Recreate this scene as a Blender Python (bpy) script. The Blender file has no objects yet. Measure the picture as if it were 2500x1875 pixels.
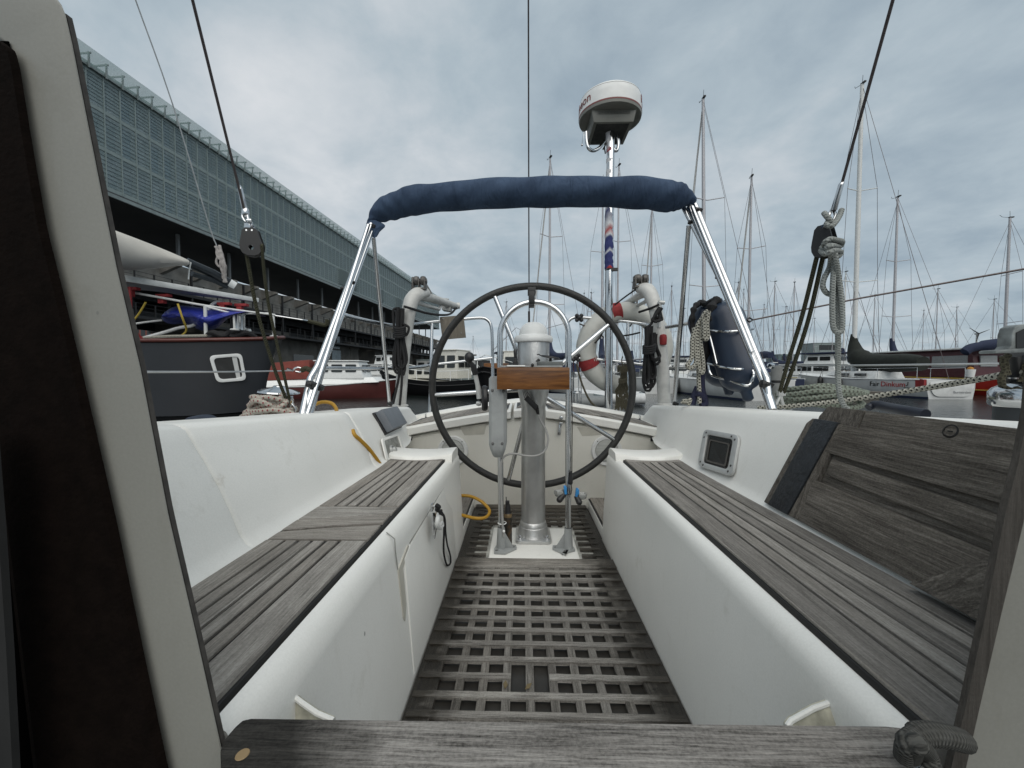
import bpy, bmesh, math, random
from mathutils import Vector, Matrix, Euler
random.seed(7)
R = math.radians
sc = bpy.context.scene
COL = sc.collection
CZ = 1.38            # camera height above the water
F = 940.0            # focal length in photo pixels (2500 wide)
XC = 0.054           # centre line of the cockpit

# ---------------------------------------------------------------- camera
cam_d = bpy.data.cameras.new('camera')
cam = bpy.data.objects.new('camera', cam_d)
COL.objects.link(cam)
cam_d.sensor_width = 36.0
cam_d.lens = 36.0 * F / 2500.0
cam_d.clip_start = 0.02
cam_d.clip_end = 9000
yaw = math.atan(23 / F)
pit = math.atan(32.5 / F)
cam.location = (0, 0, CZ)
cam.rotation_euler = Euler((R(90) - pit, 0, yaw), 'XYZ')
sc.camera = cam
CM = cam.rotation_euler.to_matrix()

def ray(u, v):
    return CM @ Vector(((u - 1250) / F, -(v - 937.5) / F, -1.0))
def P(u, v, Y):
    d = ray(u, v); t = Y / d.y
    return Vector((d.x * t, Y, CZ + d.z * t))
def PX(u, v, X):
    d = ray(u, v); t = X / d.x
    return Vector((X, d.y * t, CZ + d.z * t))
def PH(u, v, h):
    d = ray(u, v); t = -h / d.z
    return Vector((d.x * t, d.y * t, CZ - h))
def V(x, y, h):
    return Vector((x, y, CZ - h))

# ---------------------------------------------------------------- mesh helpers
def spline(pts, n=6, closed=False):
    pts = [Vector(p) for p in pts]; out = []; m = len(pts)
    rng = m if closed else m - 1
    for i in range(rng):
        if closed:
            p0, p1, p2, p3 = pts[(i-1) % m], pts[i], pts[(i+1) % m], pts[(i+2) % m]
        else:
            p1, p2 = pts[i], pts[i+1]
            p0 = pts[i-1] if i > 0 else p1 * 2 - p2
            p3 = pts[i+2] if i + 2 < m else p2 * 2 - p1
        for k in range(n):
            t = k / n
            out.append(0.5 * ((2*p1) + (p2-p0)*t + (2*p0-5*p1+4*p2-p3)*t*t + (3*p1-p0-3*p2+p3)*t**3))
    if not closed: out.append(pts[-1])
    return out

class MB:
    def __init__(s):
        s.v = []; s.f = []; s.mi = []; s.uv = {}
    def add(s, vs, fs, m=0):
        b = len(s.v); s.v += [tuple(p) for p in vs]
        for f in fs:
            s.f.append([b + i for i in f]); s.mi.append(m)
        return b
    def hexa(s, p, m=0):   # p: 4 bottom ccw, 4 top ccw
        s.add(p, [(3,2,1,0),(4,5,6,7),(0,1,5,4),(1,2,6,5),(2,3,7,6),(3,0,4,7)], m); return s
    def bb(s, x0, x1, y0, y1, z0, z1, m=0):
        return s.hexa([(x0,y0,z0),(x1,y0,z0),(x1,y1,z0),(x0,y1,z0),(x0,y0,z1),(x1,y0,z1),(x1,y1,z1),(x0,y1,z1)], m)
    def box(s, c, size, rot=None, m=0):
        c = Vector(c); q = []
        M3 = rot.to_matrix() if rot is not None and not isinstance(rot, Matrix) else rot
        for z in (-.5,.5):
            for x, y in ((-.5,-.5),(.5,-.5),(.5,.5),(-.5,.5)):
                p = Vector((x*size[0], y*size[1], z*size[2]))
                if M3 is not None: p = M3 @ p
                q.append(c + p)
        return s.hexa(q, m)
    def prism(s, poly, off, m=0):
        n = len(poly); off = Vector(off)
        vs = [Vector(p) for p in poly] + [Vector(p) + off for p in poly]
        fs = [tuple(range(n-1,-1,-1)), tuple(range(n, 2*n))] + [(i,(i+1)%n,n+(i+1)%n,n+i) for i in range(n)]
        s.add(vs, fs, m); return s
    def tube(s, pts, r, n=8, closed=False, caps=True, m=0, sq=None, vs0=0.0):
        pts = [Vector(p) for p in pts]; k = len(pts)
        if not hasattr(r, '__len__'): r = [r]*k
        tang = []
        for i in range(k):
            if closed: t = pts[(i+1)%k] - pts[i-1]
            else: t = pts[min(i+1,k-1)] - pts[max(i-1,0)]
            if t.length < 1e-9: t = Vector((0,0,1))
            tang.append(t.normalized())
        t0 = tang[0]
        a = Vector((0,0,1)) if abs(t0.z) < .9 else Vector((1,0,0))
        nn = t0.cross(a).normalized(); base = len(s.v); vs = []; L = vs0; Ls = [L]
        for i in range(k):
            if i:
                ax = tang[i-1].cross(tang[i])
                if ax.length > 1e-8:
                    nn = Matrix.Rotation(tang[i-1].angle(tang[i]), 3, ax.normalized()) @ nn
                L += (pts[i]-pts[i-1]).length; Ls.append(L)
            b = tang[i].cross(nn)
            for j in range(n):
                an = 2*math.pi*j/n
                e = (1, 1) if sq is None else sq
                vs.append(pts[i] + (nn*math.cos(an)*e[0] + b*math.sin(an)*e[1]) * r[i])
        s.v += [tuple(p) for p in vs]
        rng = k if closed else k-1
        for i in range(rng):
            i2 = (i+1) % k
            for j in range(n):
                j2 = (j+1) % n
                s.uv[len(s.f)] = ((j/n,Ls[i]),((j+1)/n,Ls[i]),((j+1)/n,Ls[i2] if i2 else L+.01),(j/n,Ls[i2] if i2 else L+.01))
                s.f.append([base+i*n+j, base+i*n+j2, base+i2*n+j2, base+i2*n+j]); s.mi.append(m)
        if caps and not closed:
            s.f.append([base+j for j in range(n-1,-1,-1)]); s.mi.append(m)
            s.f.append([base+(k-1)*n+j for j in range(n)]); s.mi.append(m)
        return s
    def rod(s, a, b, r, n=8, r2=None, m=0):
        return s.tube([a, b], [r, r if r2 is None else r2], n, m=m)
    def lathe(s, prof, c, ax=(0,0,1), n=24, m=0, a0=0, a1=2*math.pi):
        ax = Vector(ax).normalized(); c = Vector(c)
        x = ax.orthogonal().normalized(); y = ax.cross(x); vs = []; fs = []; k = len(prof)
        full = abs(a1-a0-2*math.pi) < 1e-6; nn = n if full else n+1
        for r, z in prof:
            for j in range(nn):
                a = a0 + (a1-a0)*j/n
                vs.append(c + ax*z + (x*math.cos(a)+y*math.sin(a))*r)
        for i in range(k-1):
            for j in range(n):
                j2 = (j+1) % nn
                fs.append((i*nn+j, i*nn+j2, (i+1)*nn+j2, (i+1)*nn+j))
        s.add(vs, fs, m); return s
    def ell(s, c, r, rot=None, n=16, k=10, m=0):
        c = Vector(c); vs = []; fs = []
        if not hasattr(r, '__len__'): r = (r, r, r)
        for i in range(k+1):
            t = math.pi*i/k
            for j in range(n):
                a = 2*math.pi*j/n
                p = Vector((r[0]*math.sin(t)*math.cos(a), r[1]*math.sin(t)*math.sin(a), r[2]*math.cos(t)))
                if rot is not None: p = rot @ p
                vs.append(c+p)
        for i in range(k):
            for j in range(n): fs.append((i*n+j, (i+1)*n+j, (i+1)*n+(j+1)%n, i*n+(j+1)%n))
        s.add(vs, fs, m); return s
    def loft(s, rows, closed=False, caps=False, m=0):
        k = len(rows[0]); vs = [p for r in rows for p in r]; fs = []
        for i in range(len(rows)-1):
            for j in range(k if closed else k-1):
                j2 = (j+1) % k
                fs.append((i*k+j, i*k+j2, (i+1)*k+j2, (i+1)*k+j))
        if caps:
            fs.append(tuple(range(k-1,-1,-1))); fs.append(tuple((len(rows)-1)*k+j for j in range(k)))
        s.add(vs, fs, m); return s
    def build(s, name, mat, parent=None, bevel=0, segs=2, smooth=38, sub=0, **kw):
        me = bpy.data.meshes.new(name)
        me.from_pydata(s.v, [], s.f)
        mats = mat if isinstance(mat, (list, tuple)) else [mat]
        for q in mats: me.materials.append(q)
        for i, p in enumerate(me.polygons): p.material_index = s.mi[i] if len(mats) > 1 else 0
        if s.uv:
            ul = me.uv_layers.new(name='uv')
            for fi, q in s.uv.items():
                p = me.polygons[fi]
                for li, t in zip(p.loop_indices, q): ul.data[li].uv = t
        bm = bmesh.new(); bm.from_mesh(me)
        bmesh.ops.remove_doubles(bm, verts=bm.verts, dist=1e-6)
        bmesh.ops.recalc_face_normals(bm, faces=bm.faces)
        if bevel:
            ed = [e for e in bm.edges if len(e.link_faces) == 2 and e.calc_face_angle(0) > R(30)]
            bmesh.ops.bevel(bm, geom=ed, offset=bevel, segments=segs, profile=.6, affect='EDGES', clamp_overlap=True)
        bm.to_mesh(me); bm.free()
        if smooth:
            for p in me.polygons: p.use_smooth = True
            me.set_sharp_from_angle(angle=R(smooth))
        o = bpy.data.objects.new(name, me)
        link(o, parent)
        if sub:
            md = o.modifiers.new('sub', 'SUBSURF'); md.levels = md.render_levels = sub
        tag(o, **kw)
        return o

WM = {}
def link(o, parent=None):
    COL.objects.link(o)
    if parent is not None:
        o.parent = parent
        o.matrix_parent_inverse = WM.get(parent.name, Matrix.Identity(4)).inverted()
def tag(o, label=None, cat=None, group=None, kind=None):
    if label: o['label'] = label
    if cat: o['category'] = cat
    if group: o['group'] = group
    if kind: o['kind'] = kind
    return o
def thing(name, label, cat, loc=(0,0,0), group=None):
    o = bpy.data.objects.new(name, None); COL.objects.link(o)
    o.empty_display_size = .1
    o.location = loc
    WM[o.name] = Matrix.Translation(Vector(loc))
    return tag(o, label, cat, group)
def copy_tree(o, parent=None, first=True, label=None):
    c = o.copy(); COL.objects.link(c)
    if not first: c.parent = parent
    for ch in KIDS.get(o.name, [x for x in COL.objects if x.parent == o]): copy_tree(ch, c, False)
    if label: c['label'] = label
    return c
KIDS = {}
def place(o, loc, rz=0):
    o.location = loc; o.rotation_euler = (0, 0, rz); return o
def arc(c, r, a0, a1, n, ex, ey):
    c = Vector(c); ex = Vector(ex); ey = Vector(ey)
    return [c + ex*(r*math.cos(a0+(a1-a0)*i/n)) + ey*(r*math.sin(a0+(a1-a0)*i/n)) for i in range(n+1)]

def text_mesh(name, body, size, mat, M4, parent, extrude=.001, bend=None, **kw):
    cu = bpy.data.curves.new('tmp', 'FONT'); cu.body = body; cu.size = size; cu.extrude = extrude
    cu.align_x = 'CENTER'; cu.align_y = 'CENTER'; cu.resolution_u = 3
    to = bpy.data.objects.new('tmp', cu); COL.objects.link(to)
    dg = bpy.context.evaluated_depsgraph_get(); dg.update()
    me = bpy.data.meshes.new_from_object(to.evaluated_get(dg))
    bpy.data.objects.remove(to); bpy.data.curves.remove(cu)
    if bend is not None:
        bm = bmesh.new(); bm.from_mesh(me)
        bmesh.ops.subdivide_edges(bm, edges=[e for e in bm.edges if e.calc_length() > size*.15], cuts=2)
        for q in bm.verts: q.co = bend(q.co)
        bm.to_mesh(me); bm.free()
    me.transform(M4); me.materials.clear(); me.materials.append(mat); me.name = name
    o = bpy.data.objects.new(name, me); link(o, parent); tag(o, **kw)
    return o

# ---------------------------------------------------------------- materials
MT = {}
def lin(c):
    return tuple(((x/255)/12.92 if x/255 <= .04045 else ((x/255+.055)/1.055)**2.4) for x in c)
class N:
    def __init__(s, name):
        s.m = bpy.data.materials.new(name); s.m.use_nodes = True; s.t = s.m.node_tree
        s.b = s.t.nodes['Principled BSDF']; MT[name] = s.m
    def n(s, ty, **kw):
        q = s.t.nodes.new(ty)
        for k, v in kw.items():
            if k in q.inputs and not hasattr(q, k): q.inputs[k].default_value = v
            else:
                try: setattr(q, k, v)
                except Exception: q.inputs[k].default_value = v
        return q
    def l(s, a, b): s.t.links.new(a, b)
    def coord(s, kind='Object', scale=(1,1,1), rot=(0,0,0)):
        tc = s.n('ShaderNodeTexCoord'); mp = s.n('ShaderNodeMapping')
        mp.inputs['Scale'].default_value = scale; mp.inputs['Rotation'].default_value = rot
        s.l(tc.outputs[kind], mp.inputs['Vector']); return mp.outputs['Vector']
    def noise(s, vec, sc_, det=4, rough=.55, dist=0):
        q = s.n('ShaderNodeTexNoise'); q.inputs['Scale'].default_value = sc_; q.inputs['Detail'].default_value = det
        q.inputs['Roughness'].default_value = rough; q.inputs['Distortion'].default_value = dist
        s.l(vec, q.inputs['Vector']); return q.outputs['Fac']
    def ramp(s, fac, stops):
        q = s.n('ShaderNodeValToRGB'); e = q.color_ramp.elements
        while len(e) > len(stops): e.remove(e[-1])
        while len(e) < len(stops): e.new(.5)
        for i, (p, c) in enumerate(stops):
            e[i].position = p; e[i].color = (*c, 1) if len(c) == 3 else c
        s.l(fac, q.inputs['Fac']); return q.outputs['Color']
    def mix(s, fac, a, b, mode='MIX'):
        q = s.n('ShaderNodeMix'); q.data_type = 'RGBA'; q.blend_type = mode
        for i, x in ((0, fac), (6, a), (7, b)):
            if isinstance(x, (int, float)): q.inputs[i].default_value = x
            elif isinstance(x, tuple): q.inputs[i].default_value = (*x, 1) if len(x) == 3 else x
            else: s.l(x, q.inputs[i])
        return q.outputs[2]
    def math(s, op, a, b=0):
        q = s.n('ShaderNodeMath'); q.operation = op
        for i, x in ((0, a), (1, b)):
            if isinstance(x, (int, float)): q.inputs[i].default_value = x
            else: s.l(x, q.inputs[i])
        return q.outputs[0]
    def bump(s, h, strength=.3, dist=.01):
        q = s.n('ShaderNodeBump'); q.inputs['Strength'].default_value = strength; q.inputs['Distance'].default_value = dist
        s.l(h, q.inputs['Height']); s.l(q.outputs['Normal'], s.b.inputs['Normal'])
    def set(s, col=None, rough=None, metal=None, spec=None):
        if col is not None:
            if isinstance(col, tuple): s.b.inputs['Base Color'].default_value = (*col, 1)
            else: s.l(col, s.b.inputs['Base Color'])
        if rough is not None:
            if isinstance(rough, (int, float)): s.b.inputs['Roughness'].default_value = rough
            else: s.l(rough, s.b.inputs['Roughness'])
        if metal is not None: s.b.inputs['Metallic'].default_value = metal
        if spec is not None: s.b.inputs['Specular IOR Level'].default_value = spec
        return s
def simple(name, col, rough=.5, metal=0, var=.12, scale=14, bump=0, spec=.5, bs=60):
    q = N(name); c = q.coord()
    f = q.noise(c, scale, 4)
    dk = tuple(x*(1-var) for x in col); lt = tuple(min(1, x*(1+var)) for x in col)
    q.set(q.ramp(f, [(.3, dk), (.7, lt)]), rough, metal, spec)
    if bump: q.bump(q.noise(c, bs, 5), bump, .004)
    return q.m
# gelcoat: cream white with faint mottling, stains and chips
def gelcoat(name, a, b, stain=(.42,.40,.33), amount=.35, dirt=.62, vs=11, gt=.56):
    q = N(name); c = q.coord()
    f = q.noise(c, 3.0, 3)
    base = q.ramp(f, [(.3, a), (.7, b)])
    fine = q.noise(c, 320, 2)
    base = q.mix(.10, base, q.ramp(fine, [(.3, (.35,.35,.33)), (.7, (1,1,1))]), 'MULTIPLY')
    s1 = q.noise(c, 7, 6, .7)
    base = q.mix(q.math('MULTIPLY', q.ramp(s1, [(dirt, (0,0,0)), (dirt+.14, (1,1,1))]), amount), base, stain)
    cs = q.coord(scale=(4, 4, .9))
    st = q.noise(cs, 9, 5, .6)
    base = q.mix(q.math('MULTIPLY', q.ramp(st, [(.58, (0,0,0)), (.75, (1,1,1))]), amount*.35), base, stain)
    vo = q.n('ShaderNodeTexVoronoi'); vo.inputs['Scale'].default_value = vs
    cc = q.coord(scale=(1, 1, .75)); q.l(cc, vo.inputs['Vector'])
    sp = q.ramp(vo.outputs['Distance'], [(.0, (1,1,1)), (.028, (1,1,1)), (.042, (0,0,0))])
    gate = q.ramp(q.noise(c, 4.3, 2), [(gt, (0,0,0)), (gt+.04, (1,1,1))])
    base = q.mix(q.math('MULTIPLY', q.math('MULTIPLY', sp, gate), .75), base, (.16,.16,.15))
    # rubbed brown patch at the port seat-back crease
    vd_ = q.n('ShaderNodeVectorMath', operation='DISTANCE'); q.l(c, vd_.inputs[0]); vd_.inputs[1].default_value = (-.645, .80, CZ-.235)
    near = q.ramp(q.math('ADD', vd_.outputs['Value'], q.math('MULTIPLY', q.noise(c, 45, 5, .7), .07)), [(.040, (.3,.3,.3)), (.052, (0,0,0))])
    base = q.mix(near, base, (.33,.27,.17))
    q.set(base, .42, 0, .4); q.bump(q.noise(c, 240, 3), .06, .002)
    return q.m
GEL = gelcoat('gelcoat_white', (.77,.766,.728), (.83,.824,.786))
GELC = gelcoat('gelcoat_cream', (.68,.668,.61), (.76,.748,.69), amount=.25)
GELD = gelcoat('gelcoat_weathered_shade', (.225,.224,.203), (.275,.274,.248), (.17,.165,.14), .6, .62, 24, .47)  # shade of the jambs put into a greyed white, plus chips and stains
def teak(name, axis='Y', stops=None, rot=(0,0,0)):
    q = N(name)
    sl = {'X': (2.2, 46, 46), 'Y': (46, 2.2, 46), 'Z': (46, 46, 2.2)}[axis]
    c = q.coord(scale=sl)
    if any(rot):
        r0 = q.coord(rot=rot); mp2 = q.n('ShaderNodeMapping'); mp2.inputs['Scale'].default_value = sl; q.l(r0, mp2.inputs['Vector']); c = mp2.outputs['Vector']
    geo = q.n('ShaderNodeNewGeometry')
    off = q.n('ShaderNodeVectorMath', operation='ADD'); q.l(c, off.inputs[0])
    sc2 = q.n('ShaderNodeVectorMath', operation='SCALE'); cmb = q.n('ShaderNodeCombineXYZ')
    for i in range(3): q.l(geo.outputs['Random Per Island'], cmb.inputs[i])
    q.l(cmb.outputs[0], sc2.inputs[0]); sc2.inputs['Scale'].default_value = 37.0
    q.l(sc2.outputs[0], off.inputs[1]); cv = off.outputs[0]
    f1 = q.noise(cv, 2.2, 8, .68, .8)
    f2 = q.noise(cv, 8, 6, .8, .3)
    iso = q.noise(q.coord(), 260, 3, .7)
    f = q.math('ADD', q.math('ADD', q.math('MULTIPLY', f1, .42), q.math('MULTIPLY', f2, .40)), q.math('MULTIPLY', iso, .18))
    st = stops or [(.33, (.045,.041,.037)), (.42, (.195,.184,.170)), (.52, (.315,.30,.279)), (.66, (.50,.478,.448))]
    col = q.ramp(f, st)
    col = q.mix(1.0, col, q.ramp(geo.outputs['Random Per Island'], [(0, (.74,.73,.72)), (.5, (1,.97,.93)), (1, (1.16,1.15,1.13))]), 'MULTIPLY')
    big = q.noise(q.coord(), 5, 4, .6)
    col = q.mix(.55, col, q.ramp(big, [(.3, (.62,.61,.6)), (.65, (1.1,1.1,1.1))]), 'MULTIPLY')
    q.set(col, .78, 0, .25)
    q.bump(f2, .8, .005)
    return q
q_ = teak('teak_lengthwise', 'Y'); TKY = q_.m
TKX = teak('teak_crosswise', 'X').m
TKZ = teak('teak_upright', 'Z').m
DKW = [(.34, (.014,.013,.011)), (.43, (.085,.076,.067)), (.52, (.17,.156,.139)), (.66, (.37,.345,.312))]
TKW = teak('teak_washboard', 'Y', DKW).m
TKWZ = teak('teak_washboard_upright', 'Z', DKW).m
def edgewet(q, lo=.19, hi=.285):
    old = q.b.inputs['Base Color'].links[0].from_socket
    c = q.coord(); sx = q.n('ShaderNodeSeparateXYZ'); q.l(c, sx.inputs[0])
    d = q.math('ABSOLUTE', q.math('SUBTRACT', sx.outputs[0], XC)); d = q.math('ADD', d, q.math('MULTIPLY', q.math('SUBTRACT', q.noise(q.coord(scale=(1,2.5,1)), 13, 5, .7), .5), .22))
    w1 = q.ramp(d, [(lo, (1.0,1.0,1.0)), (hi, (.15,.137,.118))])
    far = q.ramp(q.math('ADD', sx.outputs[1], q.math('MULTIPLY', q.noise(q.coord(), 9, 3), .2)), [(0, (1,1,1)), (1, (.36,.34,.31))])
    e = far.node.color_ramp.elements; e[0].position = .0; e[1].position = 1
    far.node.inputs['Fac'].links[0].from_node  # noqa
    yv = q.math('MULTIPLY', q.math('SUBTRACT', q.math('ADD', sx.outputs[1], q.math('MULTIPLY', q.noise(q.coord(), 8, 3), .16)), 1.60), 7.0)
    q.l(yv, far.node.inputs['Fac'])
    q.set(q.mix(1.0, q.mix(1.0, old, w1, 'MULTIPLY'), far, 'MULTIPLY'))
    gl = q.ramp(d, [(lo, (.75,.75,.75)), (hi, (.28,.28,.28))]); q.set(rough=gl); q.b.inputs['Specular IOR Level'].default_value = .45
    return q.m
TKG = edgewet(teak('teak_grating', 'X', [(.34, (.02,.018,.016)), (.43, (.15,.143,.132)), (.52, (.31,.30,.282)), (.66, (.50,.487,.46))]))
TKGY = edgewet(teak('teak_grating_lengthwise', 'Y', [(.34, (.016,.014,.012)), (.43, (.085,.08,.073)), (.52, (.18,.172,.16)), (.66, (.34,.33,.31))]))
# sill board: deep open grain with a dark wet patch at its left end
q = teak('teak_sill', 'X', [(.37, (.012,.011,.010)), (.44, (.13,.125,.119)), (.52, (.29,.281,.27)), (.66, (.48,.468,.452))])
old = q.b.inputs['Base Color'].links[0].from_socket
c = q.coord(); sx = q.n('ShaderNodeSeparateXYZ'); q.l(c, sx.inputs[0])
wet = q.math('ADD', sx.outputs[0], q.math('MULTIPLY', q.noise(c, 9, 3), .14))
wf = q.ramp(wet, [(.0, (.13,.13,.125)), (1, (1,1,1))])
rn = wf.node.color_ramp; rn.elements[0].position = 0; rn.elements[1].position = .05
wet2 = q.math('ADD', wet, .135)
q.t.links.new(wet2, wf.node.inputs['Fac'])
q.set(q.mix(1.0, old, wf, 'MULTIPLY')); SILL = q.m

STEEL = simple('polished_steel', (.60,.61,.62), .12, 1, .06, 8)
ALU = simple('polished_tube', (.64,.65,.66), .18, 1, .06, 8)
CAST = simple('cast_aluminium_paint', (.50,.51,.50), .38, .35, .14, 12, .25, bs=90)
PEDM = simple('brushed_aluminium', (.50,.505,.50), .36, .75, .16, 9, .25, bs=90)
CASTG = simple('grey_painted_casting', (.33,.345,.345), .5, .2, .12, 14, .3, bs=120)
DAVM = simple('weathered_white_casting', (.50,.50,.48), .5, .1, .16, 16, .3)
BLK = simple('black_plastic', (.012,.012,.013), .45)
RUB = simple('black_rubber_rim', (.022,.022,.021), .5, 0, .3, 40, .5, bs=200)
CAULK = simple('black_caulking', (.012,.012,.012), .6)
DKGAP = simple('dark_grating_floor', (.030,.028,.025), .35, 0, .4, 12)  # very dark tone for the floor seen through the grating holes
GREY = simple('grey_plastic', (.14,.155,.175), .5)
CORDB = simple('black_cord', (.010,.010,.011), .8, 0, .3, 200, .6, bs=400)
WIRE = simple('rigging_wire', (.10,.085,.085), .45, .6, .2, 60)
WIREL = simple('lifeline_wire', (.45,.46,.46), .4, .6)
RED = simple('red_fabric', (.24,.02,.022), .75, 0, .2, 30)
WHT = simple('white_paint', (.72,.73,.72), .4, 0, .06)
NAVY = simple('navy_canvas', (.012,.02,.05), .85)
def rope(name, a, b, sx=4, sy=70, k=.5):
    q = N(name); tc = q.n('ShaderNodeTexCoord'); sp = q.n('ShaderNodeSeparateXYZ'); q.l(tc.outputs['UV'], sp.inputs[0])
    u = q.math('MULTIPLY', sp.outputs[0], sx); v = q.math('MULTIPLY', sp.outputs[1], sy)
    s1 = q.math('FRACT', q.math('ADD', u, v)); s2 = q.math('FRACT', q.math('SUBTRACT', v, u))
    m1 = q.math('LESS_THAN', s1, k); m2 = q.math('LESS_THAN', s2, k); mm = q.math('MULTIPLY', m1, m2)
    cc = q.mix(mm, a, b); nz = q.noise(q.coord(), 90, 3)
    cc = q.mix(.5, cc, q.ramp(nz, [(.3, (.55,.55,.5)), (.7, (1.1,1.1,1.1))]), 'MULTIPLY')
    q.set(cc, .85, 0, .2)
    w = q.math('ADD', q.math('SINE', q.math('MULTIPLY', q.math('ADD', u, v), 6.283)), q.math('SINE', q.math('MULTIPLY', q.math('SUBTRACT', v, u), 6.283)))
    q.bump(w, .5, .002); return q.m
RWB = rope('rope_white_black_fleck', (.42,.41,.36), (.02,.02,.02), 3, 66, .5)
RRW = rope('rope_white_red_fleck', (.44,.41,.36), (.25,.04,.05), 2, 58, .36)
RGN = rope('rope_pale_green', (.22,.25,.21), (.10,.10,.085), 3, 60, .5)
RGY = rope('rope_grey', (.30,.32,.31), (.19,.20,.20), 3, 120, .5)
RDK = rope('rope_dark_olive', (.06,.06,.038), (.03,.03,.022), 3, 120, .5)
RBR = rope('rope_brown_bundle', (.10,.092,.065), (.05,.045,.033), 3, 100, .5)
# navy canvas of the bimini with soft folds
q = N('bimini_canvas'); c = q.coord(scale=(1, 1, 1))
q.set(q.ramp(q.noise(c, 7, 5, .6), [(.3, (.026,.046,.086)), (.7, (.050,.082,.142))]), .85, 0, .3)
q.bump(q.noise(q.coord(rot=(0, R(35), 0), scale=(5, 2, 1)), 3.0, 4, .55, 1.2), .9, .03); BIM = q.m
q = N('fender_blue'); c = q.coord(); q.set(q.ramp(q.noise(c, 9, 4), [(.3, (.008,.016,.034)), (.7, (.015,.029,.056))]), .38, 0, .5); FEN = q.m
q = N('varnished_teak'); c = q.coord(scale=(3, 20, 34))
q.set(q.ramp(q.noise(c, 2.5, 6, .6, .8), [(.3, (.075,.026,.007)), (.5, (.15,.058,.013)), (.75, (.24,.10,.026))]), .32, 0, .5); VARN = q.m
q = N('tinted_glass'); q.set((.02,.022,.022), .06, 0, .6); GLS = q.m
q = N('portlight_lens'); q.set((.03,.028,.026), .12, 0, .5); LENS = q.m
# water
q = N('harbour_water'); c = q.coord()
q.set((.012,.016,.015), .045, 0, .5); q.b.inputs['IOR'].default_value = 1.33
w1 = q.noise(q.coord(scale=(1, 1.7, 1)), 2.4, 5, .6, .6); w2 = q.noise(q.coord(scale=(1, 1.5, 1)), 8.5, 4, .55, .4)
q.bump(q.math('ADD', q.math('MULTIPLY', w1, 1.0), q.math('MULTIPLY', w2, .35)), .55, .075); WATER = q.m

# ---------------------------------------------------------------- world: overcast sky
w = bpy.data.worlds.new('World'); sc.world = w; w.use_nodes = True; t = w.node_tree
for n_ in list(t.nodes): t.nodes.remove(n_)
class WN(N):
    def __init__(s): s.t = t
k = WN()
out = k.n('ShaderNodeOutputWorld'); bg = k.n('ShaderNodeBackground'); bg2 = k.n('ShaderNodeBackground'); mx = k.n('ShaderNodeMixShader')
sky = k.n('ShaderNodeTexSky'); sky.sky_type = 'NISHITA'; sky.sun_disc = False
SUN_EL, SUN_AZ = R(52), R(170)
sky.sun_elevation = SUN_EL; sky.sun_rotation = SUN_AZ
k.l(sky.outputs[0], bg.inputs[0]); bg.inputs[1].default_value = .05
tc = k.n('ShaderNodeTexCoord'); sp = k.n('ShaderNodeSeparateXYZ'); k.l(tc.outputs['Generated'], sp.inputs[0])
zz = k.math('ADD', k.math('MAXIMUM', sp.outputs[2], 0), .22)
cx = k.math('DIVIDE', sp.outputs[0], zz); cy = k.math('DIVIDE', sp.outputs[1], zz)
cb = k.n('ShaderNodeCombineXYZ'); k.l(cx, cb.inputs[0]); k.l(cy, cb.inputs[1]); cb.inputs[2].default_value = 3.3
n1 = k.noise(cb.outputs[0], 1.15, 6, .55, .35); n2 = k.noise(cb.outputs[0], 3.6, 6, .6, .25)
dens = k.math('ADD', k.math('MULTIPLY', n1, .62), k.math('MULTIPLY', n2, .38))
# brighter thin cloud ahead and a little to the left, heavier cloud up and to the right
vd = k.n('ShaderNodeVectorMath', operation='DOT_PRODUCT'); k.l(tc.outputs['Generated'], vd.inputs[0])
vd.inputs[1].default_value = Vector((-.36, .86, .34)).normalized()
bias = k.math('MULTIPLY', k.math('POWER', k.math('MAXIMUM', vd.outputs['Value'], 0), 9.0), .13)
vd2 = k.n('ShaderNodeVectorMath', operation='DOT_PRODUCT'); k.l(tc.outputs['Generated'], vd2.inputs[0])
vd2.inputs[1].default_value = Vector((.1, .55, .9)).normalized()
bias2 = k.math('MULTIPLY', k.math('POWER', k.math('MAXIMUM', vd2.outputs['Value'], 0), 6.0), .05)
dens = k.math('SUBTRACT', k.math('ADD', dens, bias), bias2)
cc = k.ramp(dens, [(.27, lin((140,156,168))), (.40, lin((158,174,186))), (.52, lin((178,192,201))), (.64, lin((201,209,215))), (.79, lin((226,229,232)))])
k.l(cc, bg2.inputs[0]); bg2.inputs[1].default_value = .66
mx.inputs[0].default_value = .93
k.l(bg.outputs[0], mx.inputs[1]); k.l(bg2.outputs[0], mx.inputs[2]); k.l(mx.outputs[0], out.inputs[0])
sl = bpy.data.lights.new('sun', 'SUN'); sl.energy = 1.5; sl.angle = R(80); sl.color = (1, .945, .865)
so = bpy.data.objects.new('sun', sl); COL.objects.link(so)
# the lamp looks along -Z; point it down from the sky's sun direction
sd = Vector((math.sin(SUN_AZ)*math.cos(SUN_EL), math.cos(SUN_AZ)*math.cos(SUN_EL), math.sin(SUN_EL)))
so.rotation_euler = (-sd).to_track_quat('-Z', 'Y').to_euler()
sc.view_settings.view_transform = 'Standard'; sc.view_settings.look = 'None'
sc.view_settings.exposure = .60; sc.view_settings.gamma = 1; sc.view_settings.use_curve_mapping = False
# ================================================================ our own yacht
BOAT = thing('sailing_yacht', 'white yacht with grey teak cockpit seats and wheel, filling the whole foreground', 'sailing yacht', (XC, 1.6, CZ-.8))
SOLE, SEAT = .78, .385
ZG = CZ-SOLE
def lerp(a, b, t): return a + (b-a)*t
def interp(tab, y):
    for (y0, a), (y1, b) in zip(tab, tab[1:]):
        if y <= y1:
            t = max(0, (y-y0)/(y1-y0)); return tuple(lerp(p, q, t) for p, q in zip(a, b))
    return tab[-1][1]
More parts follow.
